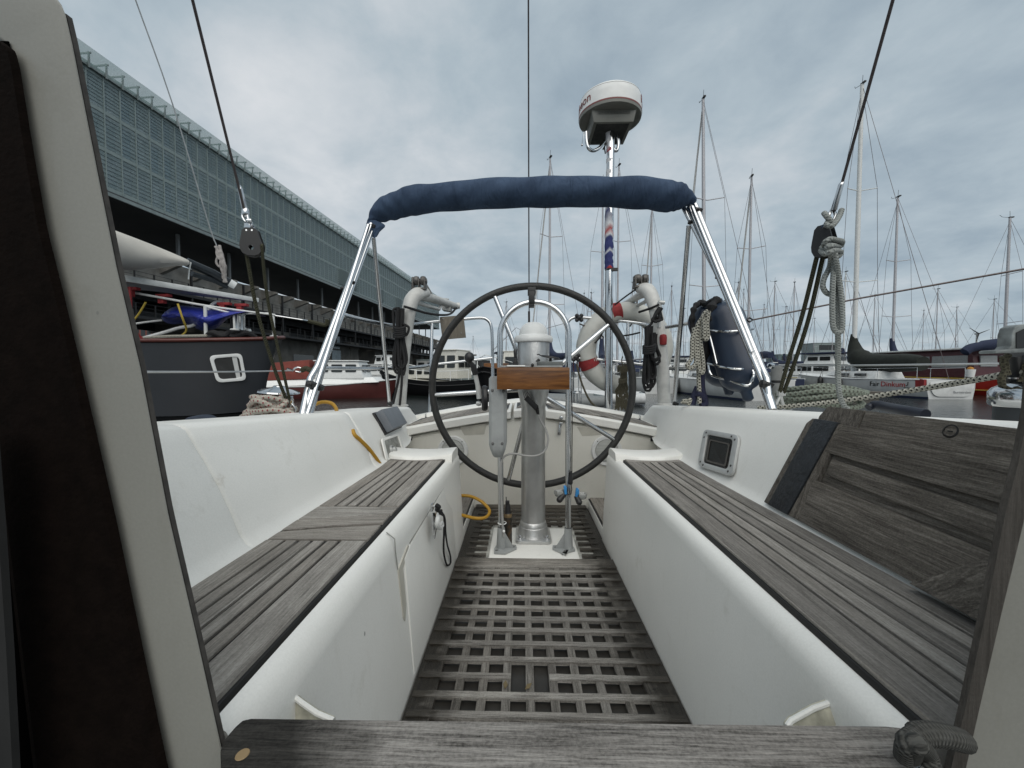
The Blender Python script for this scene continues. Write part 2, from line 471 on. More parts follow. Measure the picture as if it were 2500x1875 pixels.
#   Y : base half-offset x, top x, top h
CO = [(.30, (-.600, -.748, .075)), (.80, (-.588, -.722, .114)), (1.48, (-.572, -.680, .160)), (2.0, (-.60, -.70, .195)), (2.35, (-.69, -.735, .226)), (2.66, (-.70, -.765, .25))]
def coam_sec(y, right, dep=0):
    bx, tx, th = interp(CO, y)
    if right: th -= .014
    if y > 2.60: th += (y-2.60)/.14*.085
    dx, dz = tx-bx, SEAT-th
    pts = []
    pts.append((bx-.015, .80)); pts.append((bx-.012, SEAT+.03)); pts.append((bx+.016, SEAT-.003)); pts.append((bx+.002, SEAT-.012))
    for t_ in (.12, .3, .5, .7, .86): pts.append((bx+dx*t_*(1.0)+.012*math.sin(t_*math.pi), SEAT-dz*t_))
    pts += [(tx+.010, th+.012), (tx-.002, th+.004), (tx-.014, th), (tx-.05, th), (tx-.17, th+.002), (tx-.195, th+.008), (tx-.212, th+.03), (tx-.25, th+.13), (tx-.27, th+.22)]
    out = []
    for i, (x, h) in enumerate(pts):
        if dep and 3 <= i <= 14: x -= dep; h += dep*.6 if i > 8 else 0
        X = x if not right else 2*XC - x
        out.append(Vector((X, y, CZ-h)))
    return out
def ys_with_groove(a, b, grooves):
    ys = [(a + (b-a)*i/26, 0) for i in range(27)]
    for g in grooves:
        ys = [q for q in ys if abs(q[0]-g) > .02]
        ys += [(g-.008, 0), (g-.0035, .002), (g, .009), (g+.0035, .002), (g+.008, 0)]
    return sorted(ys)
for right in (False, True):
    m = MB()
    gr = (.80, 1.48) if not right else ()
    rows = [coam_sec(y, right, d) for y, d in ys_with_groove(.44, 2.74, gr)]
    m.loft(rows, caps=True)
    o = m.build('coaming', GEL, BOAT, smooth=50)
    if right: COAM_R = o
    else: COAM_L = o

# sole, footwell walls and dark floor under the grating
m = MB(); m.bb(-.9, 1.0, .42, 2.4, CZ-.90, ZG-.0175); m.build('footwell_floor', DKGAP, BOAT, smooth=0)
m = MB()
for s in (-1, 1):
    x = XC + s*.42
    pass
for a, b in ((-.62,-.274),(.384,.73)):
    m = MB(); m.bb(a, b, 1.80, 2.24, CZ-.84, CZ-.745); m.build('footwell_step', GEL, BOAT, bevel=.006)
for a, b in ((-.60, -.284), (.394, .71)):
    m = MB(); n_ = 4
    for i in range(n_):
        x0 = a + (b-a)*i/n_; m.bb(x0+.002, x0+(b-a)/n_-.002, 1.79, 2.22, CZ-.747, CZ-.735)
    m.build('step_planks', TKY, BOAT, bevel=.002)
    m = MB(); m.bb(a-.006, b+.006, 1.783, 2.227, CZ-.7485, CZ-.740); m.build('step_caulking', CAULK, BOAT, smooth=0)

# ---- benches -------------------------------------------------
def bench(right):
    sg = 1
    def X(x): return x if not right else 2*XC - x
    k = .0 if not right else -.012
    fl, f0, f1 = -.272, -.292, -.318         # foot, face top, lip start
    Y0, Y1 = .398, 1.66
    m = MB(); rows = []
    for y in [Y0 + (1.80-Y0)*i/16 for i in range(17)]:
        nar = .020*(1-(y-Y0)/1.5) if not right else -.002
        ridge = 0 if y < 1.66 else min(1, (y-1.66)/.04)
        sec = [(fl, .90), (fl, .80), (lerp(fl,f0-nar*.7,.80), .80-.8*(.80-SEAT-.05)), (f0-nar*.7, SEAT+.052), (f0-nar*.7-.0005, SEAT+.040), (f0-nar-.002, SEAT+.022), (f0-nar-.009, SEAT+.008), (f0-nar-.020, SEAT+.001), (f1-nar, SEAT-.001),
               (f1-nar-.006, SEAT+.006), (f1-nar-.03, SEAT+.006), (-.50, SEAT+.006), (-.60, SEAT+.006), (-.64, SEAT+.006), (-.64, .90)]
        rows.append([Vector((X(x), y, CZ-h)) for x, h in sec])
    m.loft(rows, closed=True, caps=True)
    b = m.build('bench', GEL, BOAT, smooth=42)
    # raised lip across the aft end, swept up where it meets the coaming
    m = MB(); rows = []
    for i in range(15):
        t_ = i/14; x = lerp(-.300, -.60, t_)
        up = .018 + .010*(1-math.sin(math.pi*min(1, t_*1.0)))
        ys = 1.640 - .035*math.sin(math.pi*t_)
        if right: ys += .02
        ze = SEAT+.004 if t_ > 0 else SEAT+.004
        rows.append([Vector((X(x), y, CZ-h)) for y, h in ((ys+.005, ze+.05), (ys, ze), (ys+.012, SEAT-up+.004), (ys+.03, SEAT-up), (1.775, SEAT-up-.002), (1.792, SEAT-up+.006), (1.80, SEAT-up+.022), (1.803, .90))])
    m.loft(rows, closed=True, caps=True)
    m.build('bench_end_lip', GEL, b, smooth=45)
    # planking
    m = MB(); mx_ = MB(); zt = CZ-SEAT+.010; zb = CZ-SEAT-.006
    def plank(a0, b0, a1, b1, y0, y1, ya0=None, yb0=None, tgt=m):
        # strip between x=a..b at y0 (a0,b0) and y1 (a1,b1)
        q = [(X(a0), y0), (X(b0), yb0 if yb0 is not None else y0), (X(b1), y1), (X(a1), ya0 if ya0 is not None else y1)]
        tgt.prism([(x, y, zb) for x, y in q], (0, 0, zt-zb))
    def inn(y): return -.330 - (.020*(1-(y-.3)/1.5) if not right else 0)
    def outr(y): return interp(CO, y)[0] + .020
    def strips(ya, yb, slant=0, tail=True):
        g = .0034; W = .058
        # borders
        n = 6
        ye = yb
        def seg(fa, fb):
            N_ = 8
            for i in range(N_):
                pass
            lo = [(X(fa(lerp(ya_, yb_, i/10))), lerp(ya_, yb_, i/10)) for i in range(11)]
            hi = [(X(fb(lerp(yc_, yd_, i/10))), lerp(yc_, yd_, i/10)) for i in range(11)]
            m.prism([(x, y, zb) for x, y in lo+hi[::-1]], (0, 0, zt-zb))
        ya_, yb_, yc_, yd_ = ya, yb, ya, yb
        seg(lambda y: inn(y), lambda y: inn(y)-W+g)
        seg(lambda y: outr(y)+.044-g, lambda y: outr(y))
        inner = 4
        for i in range(inner):
            ya_, yb_, yc_, yd_ = ya+.002, yb-.002, ya+.002, yb-.002
            def fa(y, i=i): return lerp(inn(y)-W, outr(y)+.044, i/inner)-g
            def fb(y, i=i): return lerp(inn(y)-W, outr(y)+.044, (i+1)/inner)+g
            seg(fa, fb)
    if not right:
        strips(.400, .83, 0); strips(1.045, 1.585)
        # slanted pair of boards either side of the joint
        def cross(yo0, yi0, yo1, yi1):
            xo, xi = outr(.9), inn(.9)
            pts = [(xo, yo0), (lerp(xo, xi, .5), lerp(yo0, yi0, .5)+.004), (xi, yi0), (xi, yi1), (lerp(xo, xi, .5), lerp(yo1, yi1, .5)+.004), (xo, yo1)]
            mx_ = MB(); mx_.prism([(X(x), y, zb) for x, y in pts], (0, 0, zt-zb)); mx_.build('seat_end_plank', TKX, b, bevel=.0015, segs=1)
        cross(.833, .833, .872, .918); cross(.884, .930, .945, .985)
        # filler wedge aft of the joint
        mx_ = MB(); mx_.prism([(X(x), y, zb) for x, y in ((outr(.95), .949), (inn(1.0), .989), (inn(1.04), 1.041), (outr(1.04), 1.041))], (0, 0, zt-zb)); mx_.build('seat_end_plank', TKX, b, bevel=.0015, segs=1)
    else:
        strips(.400, 1.585)
    # curved board along the aft lip
    pts = [(lerp(inn(1.6), outr(1.6), i/10), 1.588) for i in range(11)] + [(lerp(outr(1.6), inn(1.6), i/10), (1.632 if right else 1.618)-.026*math.sin(math.pi*i/10)) for i in range(11)]
    mx_ = MB(); mx_.prism([(X(x), y, zb) for x, y in pts], (0, 0, zt-zb)); mx_.build('seat_end_plank', TKX, b, bevel=.0015, segs=1)
    m.build('seat_planks', TKY, b, bevel=.0015, segs=1)
    m = MB()
    lo = [(X(inn(lerp(.400, 1.64, i/10))+.0045), lerp(.400, 1.64, i/10)) for i in range(11)]
    hi = [(X(outr(lerp(.400, 1.64, i/10))-.005), lerp(.400, 1.64, i/10)) for i in range(11)]
    m.prism([(x, y, zb-.002) for x, y in lo+hi[::-1]], (0, 0, zt-zb-.0035))
    m.build('seat_caulking', CAULK, b, smooth=0)
    return b
BL = bench(False); BR = bench(True)
# locker panel with finger recess on the port bench face, proud by 5 mm
def face(y, h, off):   # point on the port bench face
    t_ = (h-.435)/(.80-.435); x = lerp(-.299, -.272, t_)
    return Vector((x+off, y, CZ-h))
m = MB()
q = [(.950, .475), (1.0, .464), (1.56, .449), (1.578, .462), (1.578, .776), (.950, .776)]
m.prism([face(y, h, -.006) for y, h in q], (.0085, 0, 0))
LK = m.build('locker_door', GEL, BL, bevel=.002, segs=2)
m = MB(); m.prism([face(y, h, -.004) for y, h in ((.903, .478), (.985, .456), (.995, .463), (.935, .492), (.936, .585), (.918, .615), (.908, .60))], (.0052, 0, 0))
m.build('finger_recess', simple('recess_shadow_gap', (.50,.48,.42), .5), BL, smooth=0)
m = MB(); m.tube([face(y, h, .0012) for y, h in ((1.0, .458), (1.30, .450), (1.570, .443), (1.588, .455), (1.590, .55))], .0016, 5)
m.build('lid_joint', simple('joint_shadow', (.25,.25,.23), .6), BL)
m = MB(); m.tube([Vector((-.3205, .895, CZ-SEAT+.001)), face(.895, .40, .001), face(.893, .43, .001), face(.898, .475, .001)], .0014, 5); m.build('lid_joint', MT['joint_shadow'], BL)
# staple, hasp on the locker
def fP(u, v, off=.004):      # pixel onto the port bench face
    d = ray(u, v); x = -.285
    p = PX(u, v, x+off); return p
m = MB(); m.box(fP(1055, 1238, .006), (.006, .022, .022)); m.tube(spline([fP(1054,1236,.010), fP(1060,1236,.028), fP(1066,1240,.030), fP(1066,1246,.012)], 5), .003, 6)
m.prism([fP(1054,1252,.012), fP(1066,1250,.012), fP(1066,1276,.012), fP(1059,1316,.012), fP(1056,1310,.012)], (.004, 0, 0))
m.build('hasp', STEEL, BL, bevel=.001)

# black lanyard with white snap hook hanging on the hasp
LY = thing('lanyard', 'thin black cord loop with a small white snap hook hanging from the locker hasp', 'lanyard', tuple(fP(1080,1290,.03)))
m = MB(); m.tube(spline([fP(1068,1240,.035), fP(1074,1236,.04), fP(1070,1246,.04), fP(1078,1246,.036), fP(1074,1254,.036), fP(1084,1262,.03), fP(1084,1300,.026), fP(1083,1340,.02), fP(1086,1364,.016), fP(1092,1380,.014), fP(1100,1374,.014), fP(1099,1355,.016), fP(1092,1330,.018), fP(1088,1300,.022), fP(1086,1266,.028), fP(1078,1250,.034)], 8), .0034, 6)
m.tube(spline([fP(1064,1232,.036), fP(1072,1238,.045), fP(1066,1244,.036), fP(1073,1248,.04)], 6), .006, 6)
m.build('cord', CORDB, LY)
m = MB(); m.tube(spline([fP(1071,1254,.03), fP(1068,1270,.03), fP(1068,1284,.028), fP(1075,1289,.028), fP(1081,1284,.028), fP(1080,1275,.028), fP(1076,1278,.028)], 6), [.007]*20+[.004]*17, 8)
m.build('snap_hook', WHT, LY)

# ---- helm seat and stern --------------------------------------
def hseat(x):    # crowned helm seat: depth of its top below the eye
    t_ = min(1, abs(x-XC)/.74); return .213 + .118*t_**1.25
xs = [XC + .735*(-1+2*i/32) for i in range(33)]
m = MB(); rows = []
for x in xs:
    h = hseat(x)
    rows.append([Vector((x, y, CZ-hh)) for y, hh in ((2.215, .90), (2.215, h+.075), (2.235, h+.06), (2.70, h+.06), (2.70, .90))])
m.loft(rows, closed=True, caps=True)
HS = m.build('helm_seat', GELC, BOAT, smooth=30)
def lid(xa, xb, name):
    m = MB(); rows = []; n_ = 14
    for i in range(n_+1):
        x = lerp(xa, xb, i/n_); h = hseat(x); yb = 2.66
        rows.append([Vector((x, y, CZ-hh)) for y, hh in ((2.200, h+.052), (2.192, h+.046), (2.190, h+.010), (2.197, h+.001), (2.21, h-.002), (2.64, h-.002), (2.655, h+.004), (2.655, h+.052))])
    m.loft(rows, closed=True, caps=True)
    L_ = m.build(name, GEL, HS, smooth=40)
    m = MB(); m2 = MB(); k_ = 16
    a, b = min(xa, xb)+.016, max(xa, xb)-.016
    for i in range(k_):      # slanted teak strips with dark seams
        x0 = lerp(a, b, i/k_); x1 = lerp(a, b, (i+1)/k_)-.004
        sk = .07 if xa < XC else -.07
        def cl(x): return max(a, min(b, x))
        q = [Vector((cl(x0), 2.235, 0)), Vector((cl(x1), 2.235, 0)), Vector((cl(x1+sk), 2.60, 0)), Vector((cl(x0+sk), 2.60, 0))]
        for p in q: p.z = CZ-hseat(p.x)+.003
        if (q[2]-q[3]).length > .002: m.prism(q, (0, 0, .005))
    rows = []
    for i in range(15):
        x = lerp(a, b, i/14); rows.append([Vector((x, 2.222, CZ-hseat(x)+.0045)), Vector((x, 2.612, CZ-hseat(x)+.0045))])
    m2.loft(rows)
    for i in range(14):
        x0, x1 = lerp(a, b, i/14), lerp(a, b, (i+1)/14)
        m.prism([Vector((x0, 2.216, CZ-hseat(x0)+.004)), Vector((x1, 2.216, CZ-hseat(x1)+.004)), Vector((x1, 2.232, CZ-hseat(x1)+.004)), Vector((x0, 2.232, CZ-hseat(x0)+.004))], (0, 0, .0045))
    m.build('lid_planks', TKY, L_); m2.build('lid_caulking', CAULK, L_, smooth=0)
lid(-.70, XC-.115, 'seat_lid'); lid(XC+.085, .81, 'seat_lid'); lid(XC-.098, XC+.058, 'seat_lid')
# shallow pulls in the bulkhead under the lids
for xa, xb in ((-.36, -.20), (.32, .47)):
    m = MB(); h = hseat((xa+xb)/2)
    m.prism([V(xa, 2.2135, h+.066), V(xb, 2.2135, hseat(xb)+.062), V(xb-.015, 2.2135, h+.112), V(xa+.03, 2.2135, h+.118)], (0, .0008, 0))
    m.build('lid_pull_recess', simple('recess_cream', (.47,.455,.40), .5), HS, smooth=0)
for x in (-.66, .765):
    m = MB(); m.box(V(x, 2.212, hseat(x)+.068), (.05, .004, .022)); m.build('drain_slot', BLK, HS)
# hinges on the lid ends
for u, v in ((988, 1047), (1040, 1033), (1562, 1033), (1604, 1045)):
    p = P(u, v, 2.36 if (u < 1000 or u > 1600) else 2.58); p.z = CZ - hseat(p.x) + .016
    m = MB(); m.box(p, (.006, .03, .034)); m.box(p+Vector((.012 if u < 1300 else -.012, 0, -.014)), (.024, .03, .004)); m.build('hinge', STEEL, HS, bevel=.001)
# round white speaker covers
for u in (1106, 1481):
    c = P(u, 1100, 2.214)
    m = MB(); m.lathe([(0, .0), (.066, .0), (.067, .010), (.084, .012), (.088, .007), (.089, 0)], c, (0, -1, 0), 40)
    S = m.build('speaker_ring', WHT, HS)
    m = MB(); m.lathe([(.0, .007), (.064, .007), (.0645, .002)], c, (0, -1, 0), 40)
    for k_ in range(-3, 4):
        w_ = math.sqrt(.062**2-(k_*.018)**2); m.box(c+Vector((0, -.008, k_*.018)), (2*w_, .003, .0035))
    m.build('speaker_grille', simple('speaker_grille_grey', (.47,.48,.46), .5), S)
    for a in (45, 135, 225, 315): m = MB(); m.ell(c+Vector((math.cos(R(a))*.077, -.012, math.sin(R(a))*.077)), .003); m.build('cover_screw', BLK, S)
# latch and lock on the bulkhead
m = MB(); c = P(1370, 1020, 2.185); m.lathe([(0,.008),(.010,.007),(.012,0)], c, (0,-1,0), 16)
a, b = P(1369, 1034, 2.20), P(1364, 1062, 2.20); m.box((a+b)/2, (.018, .008, .068), Euler((0, R(6), 0))); m.box(a, (.020, .012, .014)); m.build('latch', STEEL, HS, bevel=.003)
# transom rim behind the seat
m = MB(); rows = []
for i in range(33):
    x = XC + .80*(-1+2*i/32); h = hseat(XC+(x-XC)*.92); bulge = .10*(1-((x-XC)/.8)**2)
    rows.append([Vector((x, y, CZ-hh)) for y, hh in ((2.655, h+.12), (2.658, h-.002), (2.668+bulge*.2, h-.016), (2.70+bulge*.4, h-.018), (2.80+bulge, h-.012), (2.84+bulge, h+.01), (2.86+bulge, h+.10), (2.88+bulge, h+.9))])
m.loft(rows, closed=True, caps=True); m.build('transom_rim', GEL, BOAT, smooth=45)
# side decks and topsides
for s in (-1, 1):
    m = MB(); rows = []
    for y, w_ in ((.47, 1.61), (.8, 1.60), (1.4, 1.50), (2.0, 1.35), (2.6, 1.12), (2.95, .95)):
        x0 = XC+s*.80; x1 = XC+s*w_
        rows.append([Vector((x0, y, CZ-.41)), Vector((x0+s*.0, y, CZ-.40)), Vector((x1-s*.04, y, CZ-.42)), Vector((x1-s*.02, y, CZ-.385)), Vector((x1, y, CZ-.385)), Vector((x1+s*.01, y, CZ-.46)), Vector((x1-s*.12, y, CZ-1.5)), Vector((x0, y, CZ-1.5))])
    m.loft(rows, closed=True, caps=True); m.build('side_deck', GEL, BOAT, smooth=40)

# ---- grating ---------------------------------------------------
ZG = CZ-SOLE
gx = [ -.183+.0292 + .0587*i - .0587 for i in range(11)]
def grating(yA, yB, rows_y, x0, x1, hole=None):
    mc = MB(); ml = MB()
    cols = [-.154 + .0587*i for i in range(8)]
    for yb in rows_y:
        j = random.uniform(-.002, .002)
        segs_ = [(x0, x1)]
        if hole and hole[2]-.004 < yb < hole[3]+.004: segs_ = [(x0, hole[0]), (hole[1], x1)]
        if not hole and abs(yb-.960) < .02: segs_ = [(x0, -.026), (.072, x1)]   # the broken slat
        for a, b in segs_:
            n_ = 24; w_ = .0088
            e = [(lerp(a, b, i/n_), random.uniform(-.0010, .0010)) for i in range(n_+1)]
            bot = [Vector((x, yb+j-w_+d, ZG-.0095)) for x, d in e] + [Vector((x, yb+j+w_+d*.7, ZG-.0095)) for x, d in e[::-1]]
            mc.prism(bot, (0, 0, .0095+random.uniform(-.0008, .0012)))
    for xb in cols:
        a, b = yA+.01, yB-.01
        pcs = [(a, b)]
        if hole and hole[0]-.012 < xb < hole[1]+.012: pcs = [(a, hole[2]), (hole[3], b)]
        for a_, b_ in pcs:
            if b_-a_ > .02: ml.bb(xb-.0105, xb+.0105, a_, b_, ZG-.012, ZG-.0035+random.uniform(-.001, .0005))
    return mc, ml
rows1 = [.787+.0576*i for i in range(13)]
rows1 = [y for y in rows1 if y < 1.482]
mc, ml = grating(.74, 1.515, rows1, -.262, .372)
mc.build('grating_slats', TKG, BOAT, smooth=0)
ml.build('grating_bars', TKGY, BOAT, smooth=0)
m = MB()

for a, b, c_, d_ in ((-.268,-.207,.70,1.502),(.306,.378,.70,1.502),(-.262,-.204,1.58,2.215),(.314,.372,1.58,2.215)):
    m = MB(); m.bb(a, b, c_, d_, ZG-.026, ZG-.002); m.build('grating_border', TKGY, BOAT, bevel=.002)
for a, b in ((1.506,1.575),(.66,.742)):
    m = MB(); m.bb(-.268, .378, a, b, ZG-.026, ZG+.0015); m.build('grating_end_board', TKG, BOAT, bevel=.002)
hole = (-.150, .257, 1.579, 1.93)
rows2 = [1.612+.0578*i for i in range(11)]
mc, ml = grating(1.58, 2.215, rows2, -.235, .345, hole)
mc.build('grating_slats', TKG, BOAT, smooth=0)
ml.build('grating_bars', TKGY, BOAT, smooth=0)
m = MB(); m.bb(-.262, .372, 2.165, 2.22, ZG-.026, ZG+.0015); m.build('grating_end_board', TKG, BOAT, bevel=.002)
m = MB(); m.bb(-.139, .246, 1.585, 1.90, ZG-.06, ZG-.004); m.build('pedestal_pad', GEL, BOAT, bevel=.008, segs=3)
m = MB()      # pale moulded sole that shows between the bars around the pedestal
m.bb(-.26, .37, 1.60, 2.215, ZG-.0170, ZG-.0150); m.build('sole_moulding', simple('grimy_sole', (.40,.40,.37), .5, 0, .5, 20), BOAT, smooth=0)
# a few dead leaves between the bars
m = MB()
for u, v in ((1234, 1672), (1290, 1676)):
    p = PH(u, v, SOLE-.004); a = random.uniform(0, 3); e = Vector((math.cos(a), math.sin(a), .2))*.011; f = Vector((-math.sin(a), math.cos(a), .1))*.006
    m.prism([p-e, p-f, p+e, p+f], (0, 0, .0015))
m.build('dead_leaf', simple('leaf_brown', (.13,.10,.05), .8), None, label='few scraps of dead brown leaf lying on the nearest part of the floor grating', cat='leaves', kind='stuff')

# ---- portlight, engine panel and box on the coamings -----------
def cpt(u, v, right, off=0):     # pixel to the coaming's inner face
    lo, hi = .4, 2.7
    d = ray(u, v)
    for _ in range(40):
        y = (lo+hi)/2; p = P(u, v, y); bx, tx, th = interp(CO, y)
        if right: bx, tx = 2*XC-bx, 2*XC-tx
        t_ = (SEAT-(CZ-p.z))/(SEAT-th); t_ = max(-.3, min(1.2, t_)); fx = lerp(bx, tx, t_) + (.0125 if not right else -.0125)*max(0, math.sin(max(0,min(1,t_))*math.pi))
        if (p.x < fx) == right: lo = y
        else: hi = y
    return P(u, v, y-off)
def rrect(c4, r, n=5):    # rounded quad from 4 corner points
    out = []
    for i in range(4):
        p0, p, p1 = c4[i-1], c4[i], c4[(i+1) % 4]
        a = p + (p0-p).normalized()*min(r, (p0-p).length*.45); b = p + (p1-p).normalized()*min(r, (p1-p).length*.45)
        for k_ in range(n+1):
            t_ = k_/n; out.append((1-t_)**2*a + 2*t_*(1-t_)*p + t_*t_*b)
    return out
def frame(outer, inner, nrm, th, mat, name, parent, bev=.002):
    m = MB(); n_ = len(outer); nrm = Vector(nrm)
    rows = [[p for p in outer], [p+nrm*th for p in outer], [p+nrm*th for p in inner], [p-nrm*th*.3 for p in inner]]
    m.loft(rows, closed=True); return m.build(name, mat, parent, bevel=bev if bev else 0, smooth=40)
cs = [cpt(1727, 1051, True), cpt(1815, 1067, True), cpt(1797, 1169, True), cpt(1711, 1141, True)]
cen = sum(cs, Vector())/4
nrm = (cs[1]-cs[0]).cross(cs[3]-cs[0]).normalized()
if nrm.x > 0: nrm = -nrm
cs = [p+nrm*.007 for p in cs]; cen = cen+nrm*.007
outer = rrect(cs, .03); inner = rrect([cen+(p-cen)*.74 for p in cs], .018)
PF = frame(outer, inner, nrm, .009, CAST, 'portlight_frame', COAM_R)
m = MB(); m.add([p+nrm*.003 for p in inner], [tuple(range(len(inner)))]); m.build('portlight_lens', LENS, PF, smooth=0)
m = MB(); q_in = rrect([cen+(p-cen)*.58+nrm*.001+(cs[3]-cs[0])*.03 for p in cs], .01)
m.loft([[p+nrm*.0045 for p in q_in], [cen+(p-cen)*.86+nrm*.0045 for p in q_in]], closed=True); m.build('portlight_inner_rim', simple('portlight_inner', (.075,.068,.06), .4), PF, smooth=0)
m = MB(); mid = [cen+(p-cen)*.87 for p in rrect(cs, .03)]
for i in range(0, 24, 3): m = MB(); m.lathe([(0,.002),(.0035,.0015),(.0042,0)], mid[i]+nrm*.009, nrm, 8); m.build('frame_screw', simple('screw_dark', (.06,.06,.06), .4, .6), PF)
# grey instrument box with its backing plate
cs = [cpt(912, 1012, False), cpt(962, 1003, False), cpt(968, 1048, False), cpt(944, 1062, False)]
a, b, c_, d_ = cpt(916, 1010, False), cpt(958, 1000, False), cpt(972, 1046, False), cpt(936, 1060, False)
nrm = Vector((.93, -.25, .30)).normalized()
cen = (a+b+c_+d_)/4
ex = (b-a).normalized(); ez = (d_-a); ez = (ez-ex*ez.dot(ex)).normalized(); nn = ex.cross(ez).normalized()
if nn.x < 0: nn = -nn
wx, wz = (b-a).length*.5, (d_-a).length*.5
def slab(cen, ex, ez, nn, wx, wz, t0, t1, mat, name, parent, bevel=.004):
    m = MB(); q = [cen+ex*(sx_*wx)+ez*(sz_*wz)+nn*t0 for sx_, sz_ in ((-1,-1),(1,-1),(1,1),(-1,1))]
    m.prism(q, nn*(t1-t0)); return m.build(name, mat, parent, bevel=bevel)
BX = slab(cen, ex, ez, nn, wx, wz, -.012, .008, BLK, 'box_backplate', COAM_L)
slab(cen, ex, ez, nn, wx*.94, wz*.92, .008, .045, GREY, 'instrument_box', COAM_L, .006)
# recessed engine panel with dials behind a clear cover
cs = [cpt(926, 1076, False), cpt(966, 1062, False), cpt(986, 1126, False), cpt(938, 1126, False)]
cen = sum(cs, Vector())/4; nn = (cs[1]-cs[0]).cross(cs[3]-cs[0]).normalized()
if nn.x < 0: nn = -nn
cs = [p+nn*.010 for p in cs]; cen = cen+nn*.010
outer = rrect([cen+(p-cen)*1.08 for p in cs], .02); inner = rrect([cen+(p-cen)*.86 for p in cs], .01)
EP = frame(outer, inner, nn, .006, GEL, 'panel_frame', COAM_L)
m = MB(); m.add([p+nn*.002 for p in inner], [tuple(range(len(inner)))]); m.build('panel_face', simple('panel_grime', (.20,.20,.18), .35, 0, .5, 40), EP, smooth=0)
m = MB(); dc = cen+(cs[3]-cs[0])*.06-(cs[1]-cs[0])*.12
m.lathe([(.0, .006), (.020, .006), (.021, .010), (.024, .010), (.025, .002)], dc, nn, 24); m.lathe([(.0,.02),(.012,.02),(.014,.006)], dc+ (cs[1]-cs[0])*.02, nn, 16)
m.build('ignition_dial', CAST, EP)
m = MB(); m.box(cen+(cs[2]-cen)*.55+nn*.008, (.01, .008, .022)); m.box(cen+(cs[2]-cen)*.75+nn*.01, (.006, .006, .014)); m.build('switch', simple('brass_switch', (.30,.26,.17), .4, .5), EP, bevel=.001)

# ---- pedestal --------------------------------------------------
PC = (XC+.002, 1.80)
m = MB()
m.lathe([(.064, ZG+.0), (.064, ZG+.055), (.060, ZG+.072), (.0565, ZG+.076), (.0565, CZ-.170), (.0575, CZ-.168), (.0600, CZ-.155), (.072, CZ-.10), (.078, CZ-.06), (.079, CZ+.0)], (*PC, 0), n=40)
PED = m.build('steering_pedestal', PEDM, BOAT)
m = MB(); cxy = (PC[0], PC[1]); z0 = ZG-.003
m.prism(rrect([Vector((cxy[0]-.082, cxy[1]-.088, z0)), Vector((cxy[0]+.082, cxy[1]-.088, z0)), Vector((cxy[0]+.082, cxy[1]+.078, z0)), Vector((cxy[0]-.082, cxy[1]+.078, z0))], .02), (0, 0, .014))
m.lathe([(.077, z0+.014), (.070, z0+.03), (.066, z0+.055), (.060, z0+.06)], (*cxy, 0), n=40)
m.build('pedestal_flange', PEDM, PED, bevel=.002)
for sx_, sy_ in ((-1,-1),(1,-1),(-1,1),(1,1)):
    m = MB(); p = Vector((cxy[0]+sx_*.062, cxy[1]+sy_*.062, z0+.014)); m.lathe([(.011,0),(.011,.003),(.008,.004),(.008,.012),(.006,.017),(0,.019)], p, n=12); m.build('flange_bolt', STEEL, PED)
m = MB(); m.lathe([(.070, CZ+.0), (.0735, CZ+.01), (.0735, CZ+.035), (.0745, CZ+.14), (.074, CZ+.142)], (*PC, 0), n=40)
m.build('binnacle', PEDM, PED)
m = MB(); zb = CZ+.130
m.lathe([(.076, zb), (.087, zb+.003), (.090, zb+.010), (.0895, zb+.020), (.084, zb+.030), (.070, zb+.033), (.067, zb+.036), (.066, zb+.048), (.060, zb+.066), (.048, zb+.082), (.030, zb+.092), (.012, zb+.0955), (0, zb+.096)], (*PC, 0), n=40)
m.build('compass_cover', WHT, PED)
# teak instrument box
BXC = P(1302, 924, 1.56)
m = MB()
def hb(x0, x1, y0, y1, z0, z1): m.bb(x0, x1, y0, y1, z0, z1)
p0, p1 = P(1213, 951, 1.55), P(1391, 897, 1.55)
hb(p0.x, p1.x, 1.55, 1.575, p0.z, p1.z); TB = m.build('teak_box', VARN, PED, bevel=.003)
m = MB(); hb(p0.x+.002, p0.x+.018, 1.577, 1.79, p0.z+.002, p1.z-.002); hb(p1.x-.018, p1.x-.002, 1.577, 1.79, p0.z+.002, p1.z-.002); hb(p0.x+.02, p1.x-.02, 1.577, 1.72, p0.z+.002, p1.z-.006)
m.build('box_sides', VARN, TB, bevel=.002)
m = MB(); hb(p0.x+.004, p1.x-.004, 1.549, 1.5493, p1.z-.0155, p1.z-.0135); hb(p0.x+.02, p1.x-.03, 1.549, 1.5493, p1.z-.0215, p1.z-.0205); m.build('box_groove', simple('groove_dark', (.035,.014,.005), .5), TB, smooth=0)
m = MB(); m.box(P(1297, 895, 1.63), (.25, .13, .006)); m.build('instrument_tray', CASTG, TB, bevel=.002)
m = MB(); c = P(1260, 893.5, 1.58); m.box(c, (.075, .05, .006)); m.build('data_plate', WHT, TB, bevel=.002)
